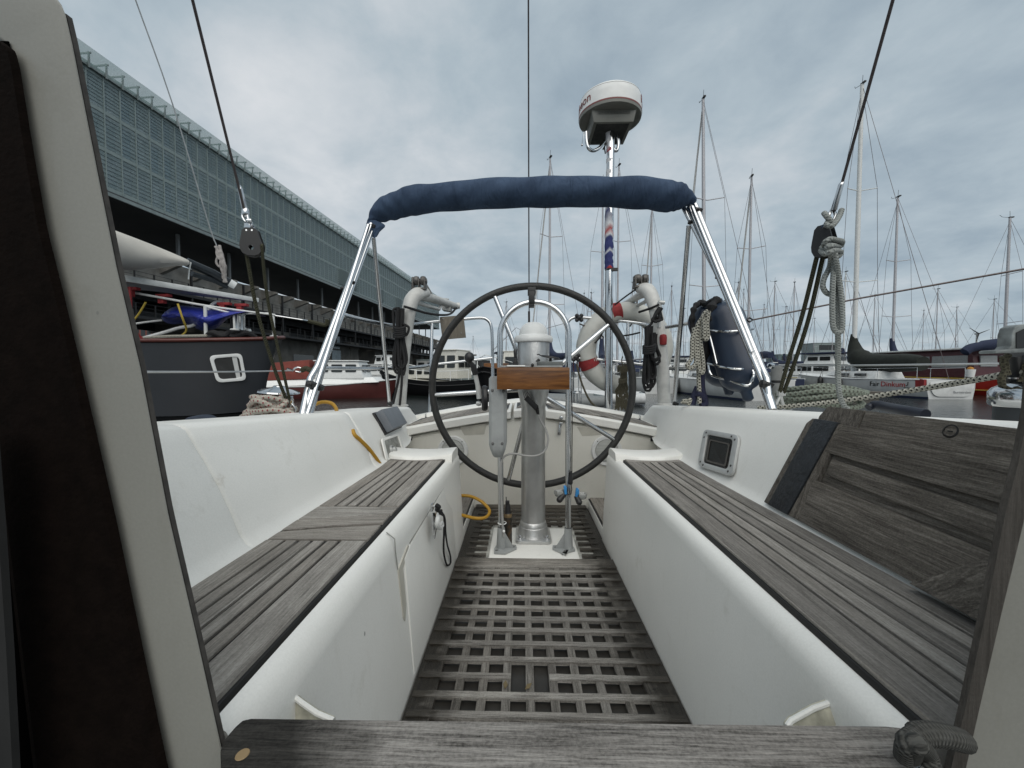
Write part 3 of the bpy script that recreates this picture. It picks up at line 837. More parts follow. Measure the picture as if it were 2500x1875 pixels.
# control lever with rubber boot
m = MB(); c = P(1258, 892, 1.62)
prof = [(.016,0)]
for i in range(5): prof += [(.016-.0022*i, .006*i+.002), (.0125-.002*i, .006*i+.005)]
m.lathe(prof+[(.006,.034),(.007,.05),(.008,.062),(.004,.068),(0,.069)], c, n=16); m.build('throttle_boot', BLK, PED)
m = MB(); c = P(1342, 889, 1.60); m.box(c, (.105, .06, .022)); m.build('instrument_base', simple('instrument_slate', (.10,.11,.11), .5, 0, .3), TB, bevel=.003)
m = MB(); a_ = P(1344, 872, 1.61); m.tube(arc(a_, .036, 0, 2*math.pi, 28, (1, 0, -.16), (0, .65, .10))[:-1], .0028, 6, closed=True); m.tube([a_+Vector((-.035,0,.004)), a_+Vector((-.05,0,.012)), a_+Vector((-.056,0,.010))], .0028, 6); m.rod(a_+Vector((0,.01,-.02)), a_+Vector((0,0,-.002)), .006)
m.build('sight_ring', BLK, TB)
m = MB(); m.ell(P(1300, 891, 1.56), .0065); m.rod(P(1310, 884, 1.60), P(1317, 877, 1.60), .006); m.build('instrument_knobs', BLK, TB)
# guard hoop
GT = .0125; YG = 1.66
gl, gr_ = P(1221, 905, YG).x, P(1388, 905, YG).x; gr2 = gr_+.002
zt = P(1300, 737, YG).z; rad = (gr_-gl)/2
pts = [Vector((gl+.004, YG, ZG+.06)), Vector((gl, YG, CZ-.3)), Vector((gl, YG, zt-rad))] + arc(((gl+gr_)/2, YG, zt-rad), rad, math.pi, 0, 20, (1,0,0), (0,0,1))[1:] + [Vector((gr_, YG, CZ-.3)), Vector((gr2, YG, ZG+.06))]
m = MB(); m.tube(pts, GT, 14); GD = m.build('pedestal_guard', ALU, BOAT)
for x, s in ((gl+.004, 1), (gr2, -1)):
    m = MB(); m.lathe([(.022, 0), (.020, .03), (.0165, .09), (.0155, .10)], (x, YG, ZG-.003), n=20)
    m.prism([Vector((x-.028*1, YG-.045, ZG-.003)), Vector((x+s*.02, YG-.05, ZG-.003)), Vector((x+s*.068, YG+.0, ZG-.003)), Vector((x+s*.065, YG+.025, ZG-.003)), Vector((x-s*.02, YG+.035, ZG-.003)), Vector((x-s*.03, YG-.01, ZG-.003))][::(1 if s > 0 else -1)], (0, 0, .010))
    m.prism([Vector((x+s*.010, YG-.004, ZG+.007)), Vector((x+s*.055, YG-.004, ZG+.007)), Vector((x+s*.014, YG-.004, ZG+.075))], (0, .008, 0))
    m.build('guard_foot', CASTG, GD, bevel=.002)
    m = MB()
    for dx, dy in ((-.018, -.032), (s*.054, .004)): m.lathe([(.006, .01), (.006, .012), (0, .014)], (x+dx, YG+dy, ZG-.003), n=10)
    m.build('foot_screws', simple('screw_grey', (.25,.25,.24), .35, .8), GD)
# black clamp at the top of the guard
m = MB(); c = P(1298, 728, YG); m.box(c, (.026, .05, .050)); m.box(P(1298, 712, YG+.02), (.034, .05, .03)); m.box(P(1298,745,YG), (.022,.04,.02)); m.build('guard_clip', BLK, GD, bevel=.004)
# autopilot / control housing on the port leg
m = MB(); yc = 1.60
def ring_(u0, u1, v, y, d, k_=.012):
    a, b = P(u0, v, y), P(u1, v, y); z = a.z
    return [Vector(q) for q in ((a.x, y+k_, z), (a.x+k_, y, z), (b.x-k_, y, z), (b.x, y+k_, z), (b.x, y+d-k_, z), (b.x-k_, y+d, z), (a.x+k_, y+d, z), (a.x, y+d-k_, z))]
rows = [ring_(1197, 1234, 919, yc, .06), ring_(1193, 1236.5, 924, yc, .075), ring_(1193, 1236.5, 1000, yc, .075), ring_(1193, 1236.5, 1085, yc, .075), ring_(1196, 1234, 1098, yc, .07), ring_(1203, 1228, 1114, yc+.01, .05, .010), ring_(1207, 1224, 1117, yc+.015, .03, .008)]
m.loft(rows, closed=True, caps=True); CH = m.build('control_housing', CASTG, GD, smooth=35)
for u, v in ((1202, 953), (1229, 955), (1203, 1083), (1226, 1083)):
    m = MB(); m.ell(P(u, v, yc-.001), (.006, .003, .007)); m.build('housing_screw', simple('screw_hole', (.12,.12,.12), .5), CH)
m = MB(); m.lathe([(0, .0), (.050, 0), (.055, .006), (.055, .018), (.050, .024), (0, .024)], P(1190, 972, 1.66)+Vector((0,0,0)), (-1, -.15, 0), 28)
m.build('lever_disc', BLK, CH)
m = MB(); c = P(1178, 965, 1.66); m.rod(c+Vector((.0,0,0)), P(1172, 962, 1.66), .016, 12); m.tube([P(1172, 972, 1.65), P(1166, 940, 1.64), P(1158, 905, 1.63), P(1154, 880, 1.62)], [.015, .010, .010, .011], 10); m.lathe([(0,0),(.010,0),(.012,.01),(.008,.02),(0,.022)], P(1174,985,1.66), (-1,0,0), 12); m.build('shift_lever', CAST, CH)
m = MB(); m.tube([P(1160, 915, 1.63), P(1156, 895, 1.625), P(1150, 880, 1.62)], [.011, .013, .012], 10); m.ell(P(1146, 873, 1.62), (.021, .021, .024)); m.build('lever_knob', BLK, CH)
# grey control cable with black connector
m = MB(); m.tube(spline([P(1312,1010,1.70), P(1322,1030,1.68), P(1333,1050,1.67), P(1338,1075,1.66), P(1330,1100,1.655), P(1312,1112,1.65), P(1285,1113,1.65), P(1260,1108,1.65), P(1240,1110,1.645), P(1226,1122,1.64), P(1222,1150,1.64), P(1224,1220,1.645), P(1229,1310,1.64)], 8), .0045, 8)
m.build('control_cable', simple('cable_grey', (.30,.30,.29), .5), PED)
m = MB(); a, b = P(1284, 970, 1.69), P(1310, 996, 1.69); rt = (b-a).to_track_quat('Z', 'Y').to_matrix(); m.box((a+b)/2, (.030, .024, (b-a).length), rt); m.tube([b, P(1314, 1012, 1.70)], [.010, .006], 8)
for i in range(4): m.tube([P(1276+i*3, 953, 1.70), P(1281+i*4, 972-i*2, 1.695)], .0016, 5)
m.build('cable_connector', BLK, PED, bevel=.002)
# white cable tie
m = MB(); m.tube(arc((gl+.008, YG, ZG+.115), .018, 0, 6.28, 14, (1,0,0), (0,1,0))[:-1], .0022, 5, closed=True); m.ell(P(1230, 1297, 1.63), .006); m.build('cable_tie', WHT, GD)

# ---- wheel -----------------------------------------------------
YW = 1.97; wc = P(1298.5, 948, YW); tilt = R(4)
ex = Vector((1, 0, 0)); ey = Vector((0, -math.sin(tilt), math.cos(tilt))); rw = 244.5/F*YW
m = MB(); rr = [.0180+.0006*math.sin(i*2.2) for i in range(96)]
m.tube([wc+ex*rw*math.cos(2*math.pi*i/96)+ey*rw*math.sin(2*math.pi*i/96) for i in range(96)], .0178, 14, closed=True)
WH = m.build('steering_wheel', RUB, BOAT)
m = MB(); hub = wc+Vector((0, -.055, 0)); m.lathe([(0, .02), (.03, .018), (.045, 0), (.045, -.03), (0, -.03)], hub, (0, -1, 0), 24); m.build('wheel_hub', STEEL, WH)
for a in (112, 184, 256, 328, 40):
    d = ex*math.cos(R(a))+ey*math.sin(R(a)); m = MB(); m.tube([hub+d*.035, wc+d*(rw-.010)], [.0125, .0115], 10); m.build('wheel_spoke', ALU, WH)

# ---- bimini ----------------------------------------------------
YB = 1.90
top = [(905,545,.045),(925,500,.060),(965,473,.070),(1040,462,.072),(1130,458,.080),(1230,453,.092),(1330,449,.098),(1430,447,.098),(1520,448,.100),(1600,456,.098),(1650,463,.092),(1680,478,.075),(1696,497,.050)]
cl = [(904,549),(923,524),(950,508),(1005,491),(1078,483),(1175,475),(1289,471),(1379,469),(1485,468.5),(1574,473),(1631,479),(1664,483),(1684,487),(1697,494)]
rr = [9, 20, 29, 32, 32, 33, 34, 34, 33.5, 35, 35, 27, 15, 6]
pts = spline([P(u, v, YB) for u, v in cl], 20); rs = []
for i in range(len(rr)-1): rs += [lerp(rr[i], rr[i+1], k_/20) for k_ in range(20)]
rs.append(rr[-1]); rs = [r_/F*YB for r_ in rs]
m = MB(); ns = 48; k_ = len(pts); rows = []
for i, p in enumerate(pts):
    tg = (pts[min(i+1, k_-1)]-pts[max(i-1, 0)]).normalized(); up = Vector((0, 0, 1)); fw = Vector((0, 1, 0))
    n2 = tg.cross(fw).normalized(); n2 = n2 if n2.z > 0 else -n2
    L = i/k_; row = []
    for j in range(ns):
        a = 2*math.pi*j/ns
        e_ = abs(L-.5)*2; fold = .020*math.sin(a*3+L*21+math.sin(L*9)*2) + .036*math.sin(L*44+a*1.0+math.sin(a)*1.2)*(.35+e_) + .06*math.sin(L*120-a*3+2*math.sin(L*31))*max(0, e_-.35)*1.3 + .022*math.sin(L*75+a*4)
        vv = math.sin(a); drop = 1.06
        r_ = rs[i]*(1+fold)
        row.append(p + n2*(vv*r_*drop*.92) + fw*(math.cos(a)*r_*1.15))
    rows.append(row)
m.loft(rows, closed=True, caps=True)
BC = m.build('bimini_cover', BIM, BOAT, smooth=80)
m = MB()     # tied tail of the cover at its port end
m.loft([[P(u, v, YB-.05+.02*(j%2)) for j, (u, v) in enumerate(r_)] for r_ in (((880,545),(900,520),(930,535),(960,548),(940,556)), ((884,556),(902,550),(925,562),(935,562),(918,560)), ((896,562),(905,566),(922,575),(926,572),(915,560)), ((904,562),(908,585),(914,590),(920,580),(914,562)))], closed=True, caps=True)
m.build('cover_tail', BIM, BC, sub=1, smooth=80)
def bl(u0, v0, y0, u1, v1, y1, r=.0125, extra=None):
    m = MB(); a, b = P(u0, v0, y0), P(u1, v1, y1)
    pts = [a, b] if extra is None else [a] + [P(*e) for e in extra] + [b]
    m.tube(pts, r, 12); return m.build('bimini_leg', ALU, BC)
# port legs
bl(906, 548, 1.86, 735, 1030, 1.33, .0125, [(776, 893, 1.50), (757, 925, 1.45)])
bl(913, 550, 1.88, 752, 1028, 1.36, .0115, [(790, 893, 1.54)])
bl(899, 550, 1.84, 744, 1032, 1.33, .009)
bl(912, 580, 1.90, 951, 988, 2.35, .0105)
# starboard legs
bl(1697, 500, 1.88, 1880, 1000, 1.48, .0125, [(1858, 893, 1.55), (1872, 925, 1.5)])
bl(1682, 505, 1.90, 1862, 930, 1.52, .0115)
bl(1668, 505, 1.92, 1752, 672, 1.82, .0105)
bl(1690, 505, 1.86, 1835, 860, 1.55, .0085)
bl(1682, 550, 1.90, 1646, 984, 2.33, .0115)
bl(1866, 940, 1.52, 1886, 1002, 1.46, .017)
bl(766, 945, 1.42, 745, 1010, 1.37, .0150)
def clamp(u, v, y, s=.03, n_=3):
    m = MB(); c = P(u, v, y); rnd = random.Random(int(u))
    m.tube([c+Vector((-.5*s, 0, .1*s)), c+Vector((.5*s, -.1*s, -.1*s))], s*.62, 10); m.box(c+Vector((s*.7, -.005, -.1*s)), (s*.7, s*.7, s*.8), Euler((.3, .4, .1))); m.ell(c+Vector((0, -s*.65, 0)), s*.22)
    m.build('tube_clamp', BLK, BC, bevel=.002)
for a in ((856,690,1.72,.020), (838,705,1.70,.016), (758,938,1.40,.022), (777,945,1.42,.022), (906,552,1.86,.022), (1702,513,1.86,.020), (1684,543,1.89,.016), (1754,675,1.8,.022), (1866,938,1.50,.026), (1647,985,2.32,.020), (951,985,2.34,.020)): clamp(*a)
# ================================================================ stern rails, davits, mast, rigging
def pp(lst, n=6): return spline([P(*q) for q in lst], n)
RT = .0125
m = MB()
m.tube(pp([(836,769,2.14),(845,771,2.17),(900,784,2.4),(962,795,2.65),(1006,792,2.80),(1056,786,2.92),(1120,780,2.98),(1172,776,3.02),(1190,781,3.02),(1199,796,3.02),(1202,830,3.02),(1203,917,3.02),(1204,1000,2.98)]), RT, 10)
PR = m.build('stern_rail', STEEL, BOAT)
m = MB(); m.tube(pp([(787,899,2.0),(870,900,2.3),(957,900,2.60),(1010,897,2.80),(1068,889,2.95),(1140,881,3.0),(1202,874,3.02)]), .0115, 10); m.build('mid_rail', STEEL, PR)
for a, b in (((1055,789,2.92),(1049,1010,2.86)), ((965,795,2.66),(968,1000,2.62))):
    if a[0] == 965: continue
    m = MB(); m.rod(P(*a), P(*b), .0115, 10); m.build('rail_post', STEEL, PR)
m = MB()
m.tube(pp([(1383,900,3.02),(1384,800,3.02),(1387,786,3.02),(1397,777,3.02),(1415,775,3.02),(1486,780,3.0),(1567,790,2.9),(1614,799,2.78),(1656,794,2.6),(1690,787,2.4),(1760,778,2.2),(1822,790,2.0)]), RT, 10)
PS = m.build('stern_rail', STEEL, BOAT)
m = MB(); m.tube(pp([(1385,874,3.02),(1440,876,3.02),(1496,881,3.0),(1575,891,2.9),(1621,899,2.75),(1690,899,2.5),(1760,896,2.25),(1850,895,2.0)]), .0115, 10); m.build('mid_rail', STEEL, PS)
for a, b in (((1533,787,2.95),(1535,1006,2.90)), ((1385,790,3.02),(1384,995,3.0))):
    m = MB(); m.rod(P(*a), P(*b), .0115, 10); m.build('rail_post', STEEL, PS)
for u, v in ((1414, 776), (1406, 873)):
    m = MB(); c = P(u, v, 3.0)
    for k_ in range(4): m.ell(c+Vector((.017*(1 if k_%2 else -1), 0, .017*(1 if k_>1 else -1))), (.016, .016, .016))
    m.ell(c, (.022, .024, .022)); m.build('rail_clamp', BLK, PS)
# boarding ladder legs folded at the gate
LD = None
m = MB()
for u in (1400, 1412, 1418): m.rod(P(u, 880, 3.05), P(u+1, 1000, 3.05), .0045, 6)
m.tube(arc(P(1410, 957, 3.05), .032, 0, 6.28, 20, (1,0,0), (0,.5,.18))[:-1], .004, 6, closed=True)
for u in (1402, 1409, 1418): m.rod(P(u, 957, 3.07), P(u, 1004, 3.07), .004, 6)
m.build('ladder', STEEL, PS)
# lifelines
def wire(name, pts, r, mat, parent, n=6, sm=0):
    m = MB(); m.tube(spline(pts, sm) if sm else pts, r, n); return m.build(name, mat, parent)
wire('lifeline', [P(330, 908, .90), P(550, 908, 1.30), P(716, 905, 1.90)], .0035, WIREL, BOAT)
m = MB(); m.tube(pp([(716,904,1.90),(722,898,1.9),(732,898,1.9),(738,903,1.9),(732,908,1.9),(722,907,1.9)]), .0045, 6); m.tube(pp([(700,900,1.88),(716,905,1.9)]), .006, 6); m.build('pelican_hook', STEEL, BOAT)
m = MB(); m.tube(pp([(736,904,1.9),(748,900,1.9),(760,905,1.9),(770,900,1.93),(785,901,2.0)]), .013, 8); m.build('lashing', RDK, BOAT)
wire('lifeline', [P(1885, 893, 1.95), P(2100, 892, 1.45), P(2520, 887, 1.10)], .0038, WIREL, BOAT)
m = MB(); m.lathe([(0,0),(.015,0),(.016,.02),(.008,.03),(.006,.05),(0,.05)], P(1880,893,1.98), P(1890,893,1.93)-P(1880,893,1.98), 12); m.build('lifeline_end', STEEL, BOAT)

# davits at the stern quarters ------------------------------------
def davit(pts, rs, cap, arm, brace, nm):
    m = MB(); m.tube(spline([P(*p) for p in pts], 6), [x for i in range(len(rs)-1) for x in [lerp(rs[i], rs[i+1], k_/6) for k_ in range(6)]]+[rs[-1]], 14, sq=(1, 1.25))
    D_ = m.build('davit_post', DAVM, BOAT)
    m = MB(); m.tube([P(*p) for p in arm[0]], arm[1], 12); m.build('davit_arm', DAVM, D_)
    m = MB(); m.tube([P(*p) for p in brace[0]], brace[1], 10); m.build('davit_brace', DAVM, D_)
    m = MB(); b = P(*pts[0]); m.lathe([(.055, 0), (.055, .008), (.04, .014)], b-Vector((0,0,.01)), n=20); m.build('davit_foot', DAVM, D_, bevel=.001)
    u, v, y = cap; m = MB(); c = P(u, v, y)
    m.box(c+Vector((0,0,-.012)), (.10, .07, .012)); m.box(c+Vector((-.042,0,.03)), (.012, .06, .085)); m.box(c+Vector((.042,0,.03)), (.012,.06,.085)); m.box(c+Vector((.0,0,.03)), (.010, .05, .07)); m.rod(c+Vector((-.052,0,.045)), c+Vector((.055,0,.045)), .016, 12)
    m.lathe([(.012,-.02),(.030,-.016),(.034,0),(.030,.016),(.012,.02)], c+Vector((-.02,0,.05)), (1,0,0), 16); m.lathe([(.012,-.02),(.030,-.016),(.034,0),(.030,.016),(.012,.02)], c+Vector((.028,0,.05)), (1,0,0), 16)
    m.build('roller_fairlead', simple('corroded_fairlead', (.10,.095,.09), .5, .5, .4, 40), D_, bevel=.003)
    return D_
DL = davit([(977,988,2.62),(981,930,2.63),(986,870,2.64),(993,800,2.65),(999,755,2.66),(1007,730,2.68),(1022,716,2.72),(1040,714,2.80)], [.032,.032,.033,.036,.040,.042,.040,.032], (1024,703,2.74),
      ([(1022,720,2.74),(1050,727,2.95),(1080,737,3.15),(1113,748,3.4)], [.040,.034,.032,.030]), ([(1018,738,2.74),(1040,746,2.9),(1072,755,3.1),(1078,742,3.15)], [.016,.014,.014,.014]), 'port')
m = MB(); m.box(P(1092,752,3.3), (.07,.10,.055), Euler((0,R(8),0))); m.lathe([(0,0),(.028,0),(.028,.03),(0,.03)], P(1114,746,3.4), (1,.3,0), 14); m.tube(pp([(1036,688,2.76),(1050,712,2.9),(1058,727,3.0),(1066,729,3.05),(1094,731,3.3)], 4), .010, 8); m.build('davit_block', DAVM, DL, bevel=.003)
DR = davit([(1622,985,2.62),(1619,930,2.62),(1615,870,2.63),(1608,800,2.65),(1600,755,2.68),(1590,722,2.72),(1578,707,2.76),(1562,703,2.82)], [.034,.034,.034,.034,.036,.040,.044,.034], (1564,698,2.80),
      ([(1582,712,2.76),(1560,722,2.9),(1535,738,3.1),(1508,750,3.3)], [.036,.028,.025,.023]), ([(1582,733,2.76),(1565,742,2.9),(1540,755,3.1)], [.014,.012,.012]), 'starboard')
m = MB(); m.rod(P(1608,738,2.62), P(1622,739,2.62), .014, 10); m.rod(P(1609,738,2.62), P(1609,800,2.62), .012, 10); m.build('davit_peg', CAST, DR)
m = MB(); m.lathe([(0,0),(.022,.004),(.024,.05),(.020,.07),(0,.075)], P(1619,843,2.60), (0,0,1), 14); m.box(P(1620,826,2.60), (.03,.03,.04)); m.build('red_stern_lamp', RED, DR, bevel=.004)

# lines made fast on the davits (things of their own)
def bundle(name, label, cat, mat, strands, r, group=None, extra=None):
    m = MB()
    for s_ in strands: m.tube(spline([P(*q) for q in s_], 8), r, 8)
    if extra: extra(m)
    return m.build(name, mat, None, label=label, cat=cat, group=group)
rnd = random.Random(3)
def hangs(u0, v0, u1, v1, y, n, w, drift=0):
    out = []
    for i in range(n):
        a = u0 + (rnd.random()-.5)*w; b = u1+(rnd.random()-.5)*w*1.1; l = v1-rnd.random()*34; s_ = 5+rnd.random()*6
        yy = y+(rnd.random()-.5)*.05
        out.append([(a,v0+rnd.random()*8,yy),(lerp(a,b,.4)-s_*.3,lerp(v0,l,.4),yy),(b-s_,lerp(v0,l,.85),yy),(b-s_*.6,l-3,yy),(b,l,yy),(b+s_*.6,l-3,yy),(b+s_,lerp(v0,l,.85),yy+.01),(lerp(a,b,.4)+s_*.3,lerp(v0,l,.4),yy+.01),(a+4,v0+rnd.random()*6,yy)])
    return out
def wraps(u, v, y, w, h, n):
    return [[(u-w,v+h*(i/n)*1.0,y-.02),(u-w*.5,v+3+h*(i/n),y-.05),(u+w*.5,v+1+h*(i/n),y-.05),(u+w,v-3+h*(i/n),y-.02),(u+w*.4,v-4+h*(i/n),y+.03),(u-w*.6,v-2+h*(i/n),y+.03),(u-w,v+2+h*(i/n),y-.02)] for i in range(n)]
bundle('rope_coil', 'tangled black rope bundle hanging on the port davit post', 'rope', CORDB,
    hangs(974, 750, 976, 918, 2.58, 7, 16) + wraps(976, 800, 2.58, 13, 26, 5) + [[(968,752,2.56),(960,760,2.56),(963,800,2.56),(974,812,2.56)],[(984,790,2.56),(998,800,2.56),(992,818,2.56),(980,815,2.56)],[(985,748,2.58),(1000,752,2.6),(1040,764,2.75),(1075,769,2.9),(1100,766,3.2),(1115,750,3.38)],[(976,900,2.56),(972,930,2.56),(960,985,2.55)],[(980,880,2.56),(981,930,2.56),(976,990,2.55)]], .0085)
bundle('rope_coil', 'black rope hank with a wrapped neck hanging on the starboard davit post', 'rope', CORDB,
    hangs(1582, 795, 1585, 956, 2.54, 7, 14) + hangs(1612, 748, 1606, 800, 2.56, 4, 10) + hangs(1596, 810, 1604, 900, 2.55, 3, 8) + wraps(1585, 845, 2.54, 14, 20, 4) + [[(1610,750,2.56),(1600,765,2.56),(1590,790,2.55),(1578,800,2.55)], [(1560,762,2.75),(1590,752,2.65),(1608,744,2.58)]], .0085)
bundle('davit_line', 'thin dark line running from the starboard davit roller down to the lifebuoy', 'rope', CORDB, [[(1562,700,2.78),(1530,722,2.85),(1500,745,2.9)], [(1452,838,2.95),(1466,822,2.95),(1474,805,2.95)], [(1516,820,2.85),(1535,818,2.85),(1562,812,2.75)]], .006)
bundle('rope_bundle', 'frayed brown and olive bundle of thin twine hanging below the starboard mid rail', 'rope', RBR,
    [[(1524+rnd.uniform(-7,7),900,2.78),(1522+rnd.uniform(-9,9),935,2.76),(1520+rnd.uniform(-17,14),960,2.78),(1521+rnd.uniform(-20,16),996+rnd.uniform(-5,8),2.78)] for i in range(34)] + wraps(1523, 893, 2.78, 15, 16, 5) + wraps(1521, 925, 2.77, 10, 10, 4) + [[(1520,870,2.8),(1518,882,2.8),(1524,900,2.8)]], .0042)
bundle('rope_tail', 'single brown rope hanging slack from the rail clamp beside the lifebuoy', 'rope', RBR, [[(1408,888,2.98),(1414,915,2.98),(1424,945,2.98),(1440,978,2.98),(1462,1000,2.96)]], .0075)

# old plywood pad on the port rail
m = MB(); pl = [P(1073,774,2.93), P(1131,769,2.95), P(1137,824,2.95), P(1080,829,2.93)]; m.prism(pl, (0, .02, 0))
o = m.build('outboard_pad', teak('grey_plywood', 'Z', [(.3,(.10,.09,.075)),(.5,(.19,.175,.15)),(.75,(.30,.28,.24))]).m, PR, bevel=.002)
m = MB()
for u, v in ((1082,779),(1124,775),(1126,813),(1086,823)): m.ell(P(u, v, 2.93), .004)
m.build('pad_bolt', STEEL, o)

# radar mast -------------------------------------------------------
YR = 2.95
m = MB(); m.tube([P(1486, 1004, YR), P(1486.5, 800, YR), P(1488, 600, YR), P(1491, 312, YR)], [17/F*YR/2*1.12]*4, 18); RM = m.build('radar_mast', STEEL, BOAT)
m = MB(); m.tube([P(1488.5, 660, YR), P(1487, 656, YR)], .032, 16); m.box(P(1500, 658, YR-.02), (.05, .02, .022)); m.build('mast_strap', BLK, RM)
q = N('furled_flag'); c = q.coord(scale=(6, 6, 1)); sp_ = q.n('ShaderNodeSeparateXYZ'); tc_ = q.n('ShaderNodeTexCoord'); q.l(tc_.outputs['UV'], sp_.inputs[0])
v_ = q.math('ADD', q.math('MULTIPLY', sp_.outputs[1], 1.0), q.math('MULTIPLY', q.math('ABSOLUTE', q.math('SUBTRACT', sp_.outputs[0], .5)), .16))
v_ = q.math('ADD', v_, q.math('MULTIPLY', q.noise(q.coord(), 9, 3), .05))
q.set(q.ramp(v_, [(0, (.33,.03,.03)), (.045, (.33,.03,.03)), (.05, (.022,.03,.13)), (.155, (.025,.035,.14)), (.17, (.55,.56,.58)), (.19, (.022,.03,.13)), (.27, (.025,.035,.14)), (.29, (.55,.56,.58)), (.33, (.35,.05,.05)), (.37, (.6,.61,.63)), (.47, (.03,.04,.12)), (.53, (.62,.63,.65)), (.86, (.60,.61,.63)), (.91, (.35,.04,.06)), (.95, (.6,.6,.62))]), .8)
for n_2 in q.t.nodes:
    if n_2.type == 'VALTORGB': n_2.color_ramp.interpolation = 'LINEAR'
q.bump(q.noise(q.coord(scale=(3, 3, 1)), 22, 4, .6), .8, .012); FLAG = q.m
m = MB(); pts = spline([P(1487, 657, YR), P(1486.5, 630, YR), P(1487, 590, YR), P(1487, 540, YR), P(1488, 480, YR), P(1489.5, 420, YR), P(1490, 370, YR), P(1488, 325, YR)], 9); k_ = len(pts)
m.tube(pts, [.0290+.0012*math.sin(i*1.3)+(.004 if i < 30 else 0) for i in range(k_)], 18)
m.build('furled_flag', FLAG, None, label='red, white and blue flag wound tightly round the radar mast', cat='flag', smooth=70)
# radome
rc = P(1489, 268, YR)
rr_ = 75/F*YR*.97
tl = Vector((0, -.04, 1)).normalized()
m = MB(); m.lathe([(rr_*.90, -.085), (rr_*.985, -.080), (rr_*1.0, -.062), (rr_*1.0, -.060)], rc, tl, 56); m.lathe([(0, -.078), (rr_*.90, -.084)], rc, tl, 56)
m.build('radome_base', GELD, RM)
m = MB(); m.lathe([(rr_*1.0, -.052), (rr_*.985, .015), (rr_*.95, .055), (rr_*.93, .066), (rr_*.80, .088), (rr_*.45, .104), (0, .108)], rc, tl, 56); RD = m.build('radome', WHT, RM)
m = MB(); m.lathe([(rr_*1.004, -.062), (rr_*1.004, -.052), (rr_*.99, -.051)], rc, tl, 56); m.build('radome_stripe', simple('dull_red_stripe', (.20,.055,.05), .5), RM)
m = MB(); m.lathe([(rr_*.957, .0545), (rr_*.958, .0565)], rc, tl, 56); m.build('radome_seam', simple('seam_grey', (.18,.18,.17), .6), RM, smooth=0)
q_r = rc+Vector((0, .02, 0))
def boxq(c, sx_, sy_, z0, z1, s2=1.0):
    return [c+Vector((a*sx_*k2/2, b*sy_*k2/2, z)) for z, k2 in ((z0, s2), (z1, 1)) for a, b in ((-1,-1),(1,-1),(1,1),(-1,1))]
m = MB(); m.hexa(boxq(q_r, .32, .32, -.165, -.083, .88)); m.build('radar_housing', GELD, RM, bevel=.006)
m = MB(); m.hexa(boxq(q_r+Vector((0,.0,0)), .235, .24, -.1675, -.164)); HP = m.build('housing_plate', simple('dark_bracket_plate', (.055,.055,.05), .5, .3, .4, 30), RM, smooth=0)
m = MB()
for i in range(22): m.bb(q_r.x-.115+i*.0105, q_r.x-.1125+i*.0105, q_r.y-.160, q_r.y-.150, q_r.z-.118, q_r.z-.098)
m.build('housing_vents', simple('vent_shadow', (.16,.16,.15), .6), RM, smooth=0)
for (p_, q2) in ((((1440,322,2.9),(1434,345,2.9),(1432,352,2.9))), None) if False else (): pass
m = MB()
m.tube(pp([(1431,322,2.86),(1432,345,2.86),(1437,362,2.86),(1448,368,2.88),(1462,362,2.90),(1476,345,2.93)], 6), .012, 10); m.tube(pp([(1508,330,2.95),(1510,350,2.95),(1507,366,2.95),(1500,366,2.95),(1494,350,2.95)], 6), .012, 10); m.tube(pp([(1425,322,2.86),(1423,338,2.86),(1421,352,2.86)], 4), .005, 6); m.ell(P(1421,354,2.86), .008)
m.build('mast_bracket', STEEL, RM)
m = MB(); m.tube(pp([(1479,345,2.93),(1476,360,2.93),(1478,375,2.93)], 4), .005, 6); m.tube(pp([(1480,350,2.93),(1472,365,2.93)], 4), .006, 6); m.build('loose_straps', BLK, RM)
# lettering moulded round the radome
def bend_to(a0):
    def f(co):
        a = a0 + co.x/rr_; rad = rr_*(1.002) - .10*max(0, (co.y+.05))*rr_ + co.z
        return Vector((rad*math.cos(a), rad*math.sin(a), co.y*1.0))
    return f
DRED = simple('dull_red_letters', (.20,.05,.045), .5)
for a0 in (R(-178), R(8)):
    text_mesh('radome_lettering', 'Raytheon', .085, DRED, Matrix.Translation(rc+Vector((0,0,-.002))), RM, .0008, bend_to(a0))

# backstay, running backstays ---------------------------------------
wire('backstay', [P(1292, 815, 2.9), P(1291, 500, 2.45), P(1290, 0, 1.9), P(1290, -60, 1.85)], .0040, WIRE, BOAT)
wire('backstay_fitting', [P(1292, 830, 2.9), P(1291.5, 760, 2.84)], .009, WIRE, BOAT)
wire('backstay_bridle', [P(1204, 855, 3.0), P(1260, 800, 2.95), P(1292, 815, 2.9), P(1340, 800, 2.95), P(1384, 788, 3.0)], .002, WIRE, BOAT)
# port
m = MB(); m.tube([P(598,518,1.30), P(470,0,1.05), P(462,-40,1.03)], .0042, 8); RBP = m.build('running_backstay', WIRE, BOAT)
m = MB(); m.tube([P(583,452,1.27), P(586,460,1.27), P(597,510,1.30)], [.0045,.0075,.0085], 10); m.ell(P(599,518,1.30), (.012,.01,.018)); m.build('swage_terminal', STEEL, RBP)
m = MB()
m.tube([P(*q) for q in ((596,517,1.3),(592,523,1.3),(592,530,1.3),(598,540,1.3),(604,544,1.3),(607,538,1.3),(604,525,1.3),(600,517,1.3))], .0042, 8, closed=True)
m.tube([P(*q) for q in ((602,545,1.31),(604,538,1.28),(610,537,1.28),(613,543,1.30),(613,552,1.3))], .0045, 8); m.rod(P(598,556,1.30), P(620,554,1.30), .006, 8); m.box(P(607,552,1.30), (.02,.014,.016))
m.build('shackle', STEEL, RBP, bevel=.001)
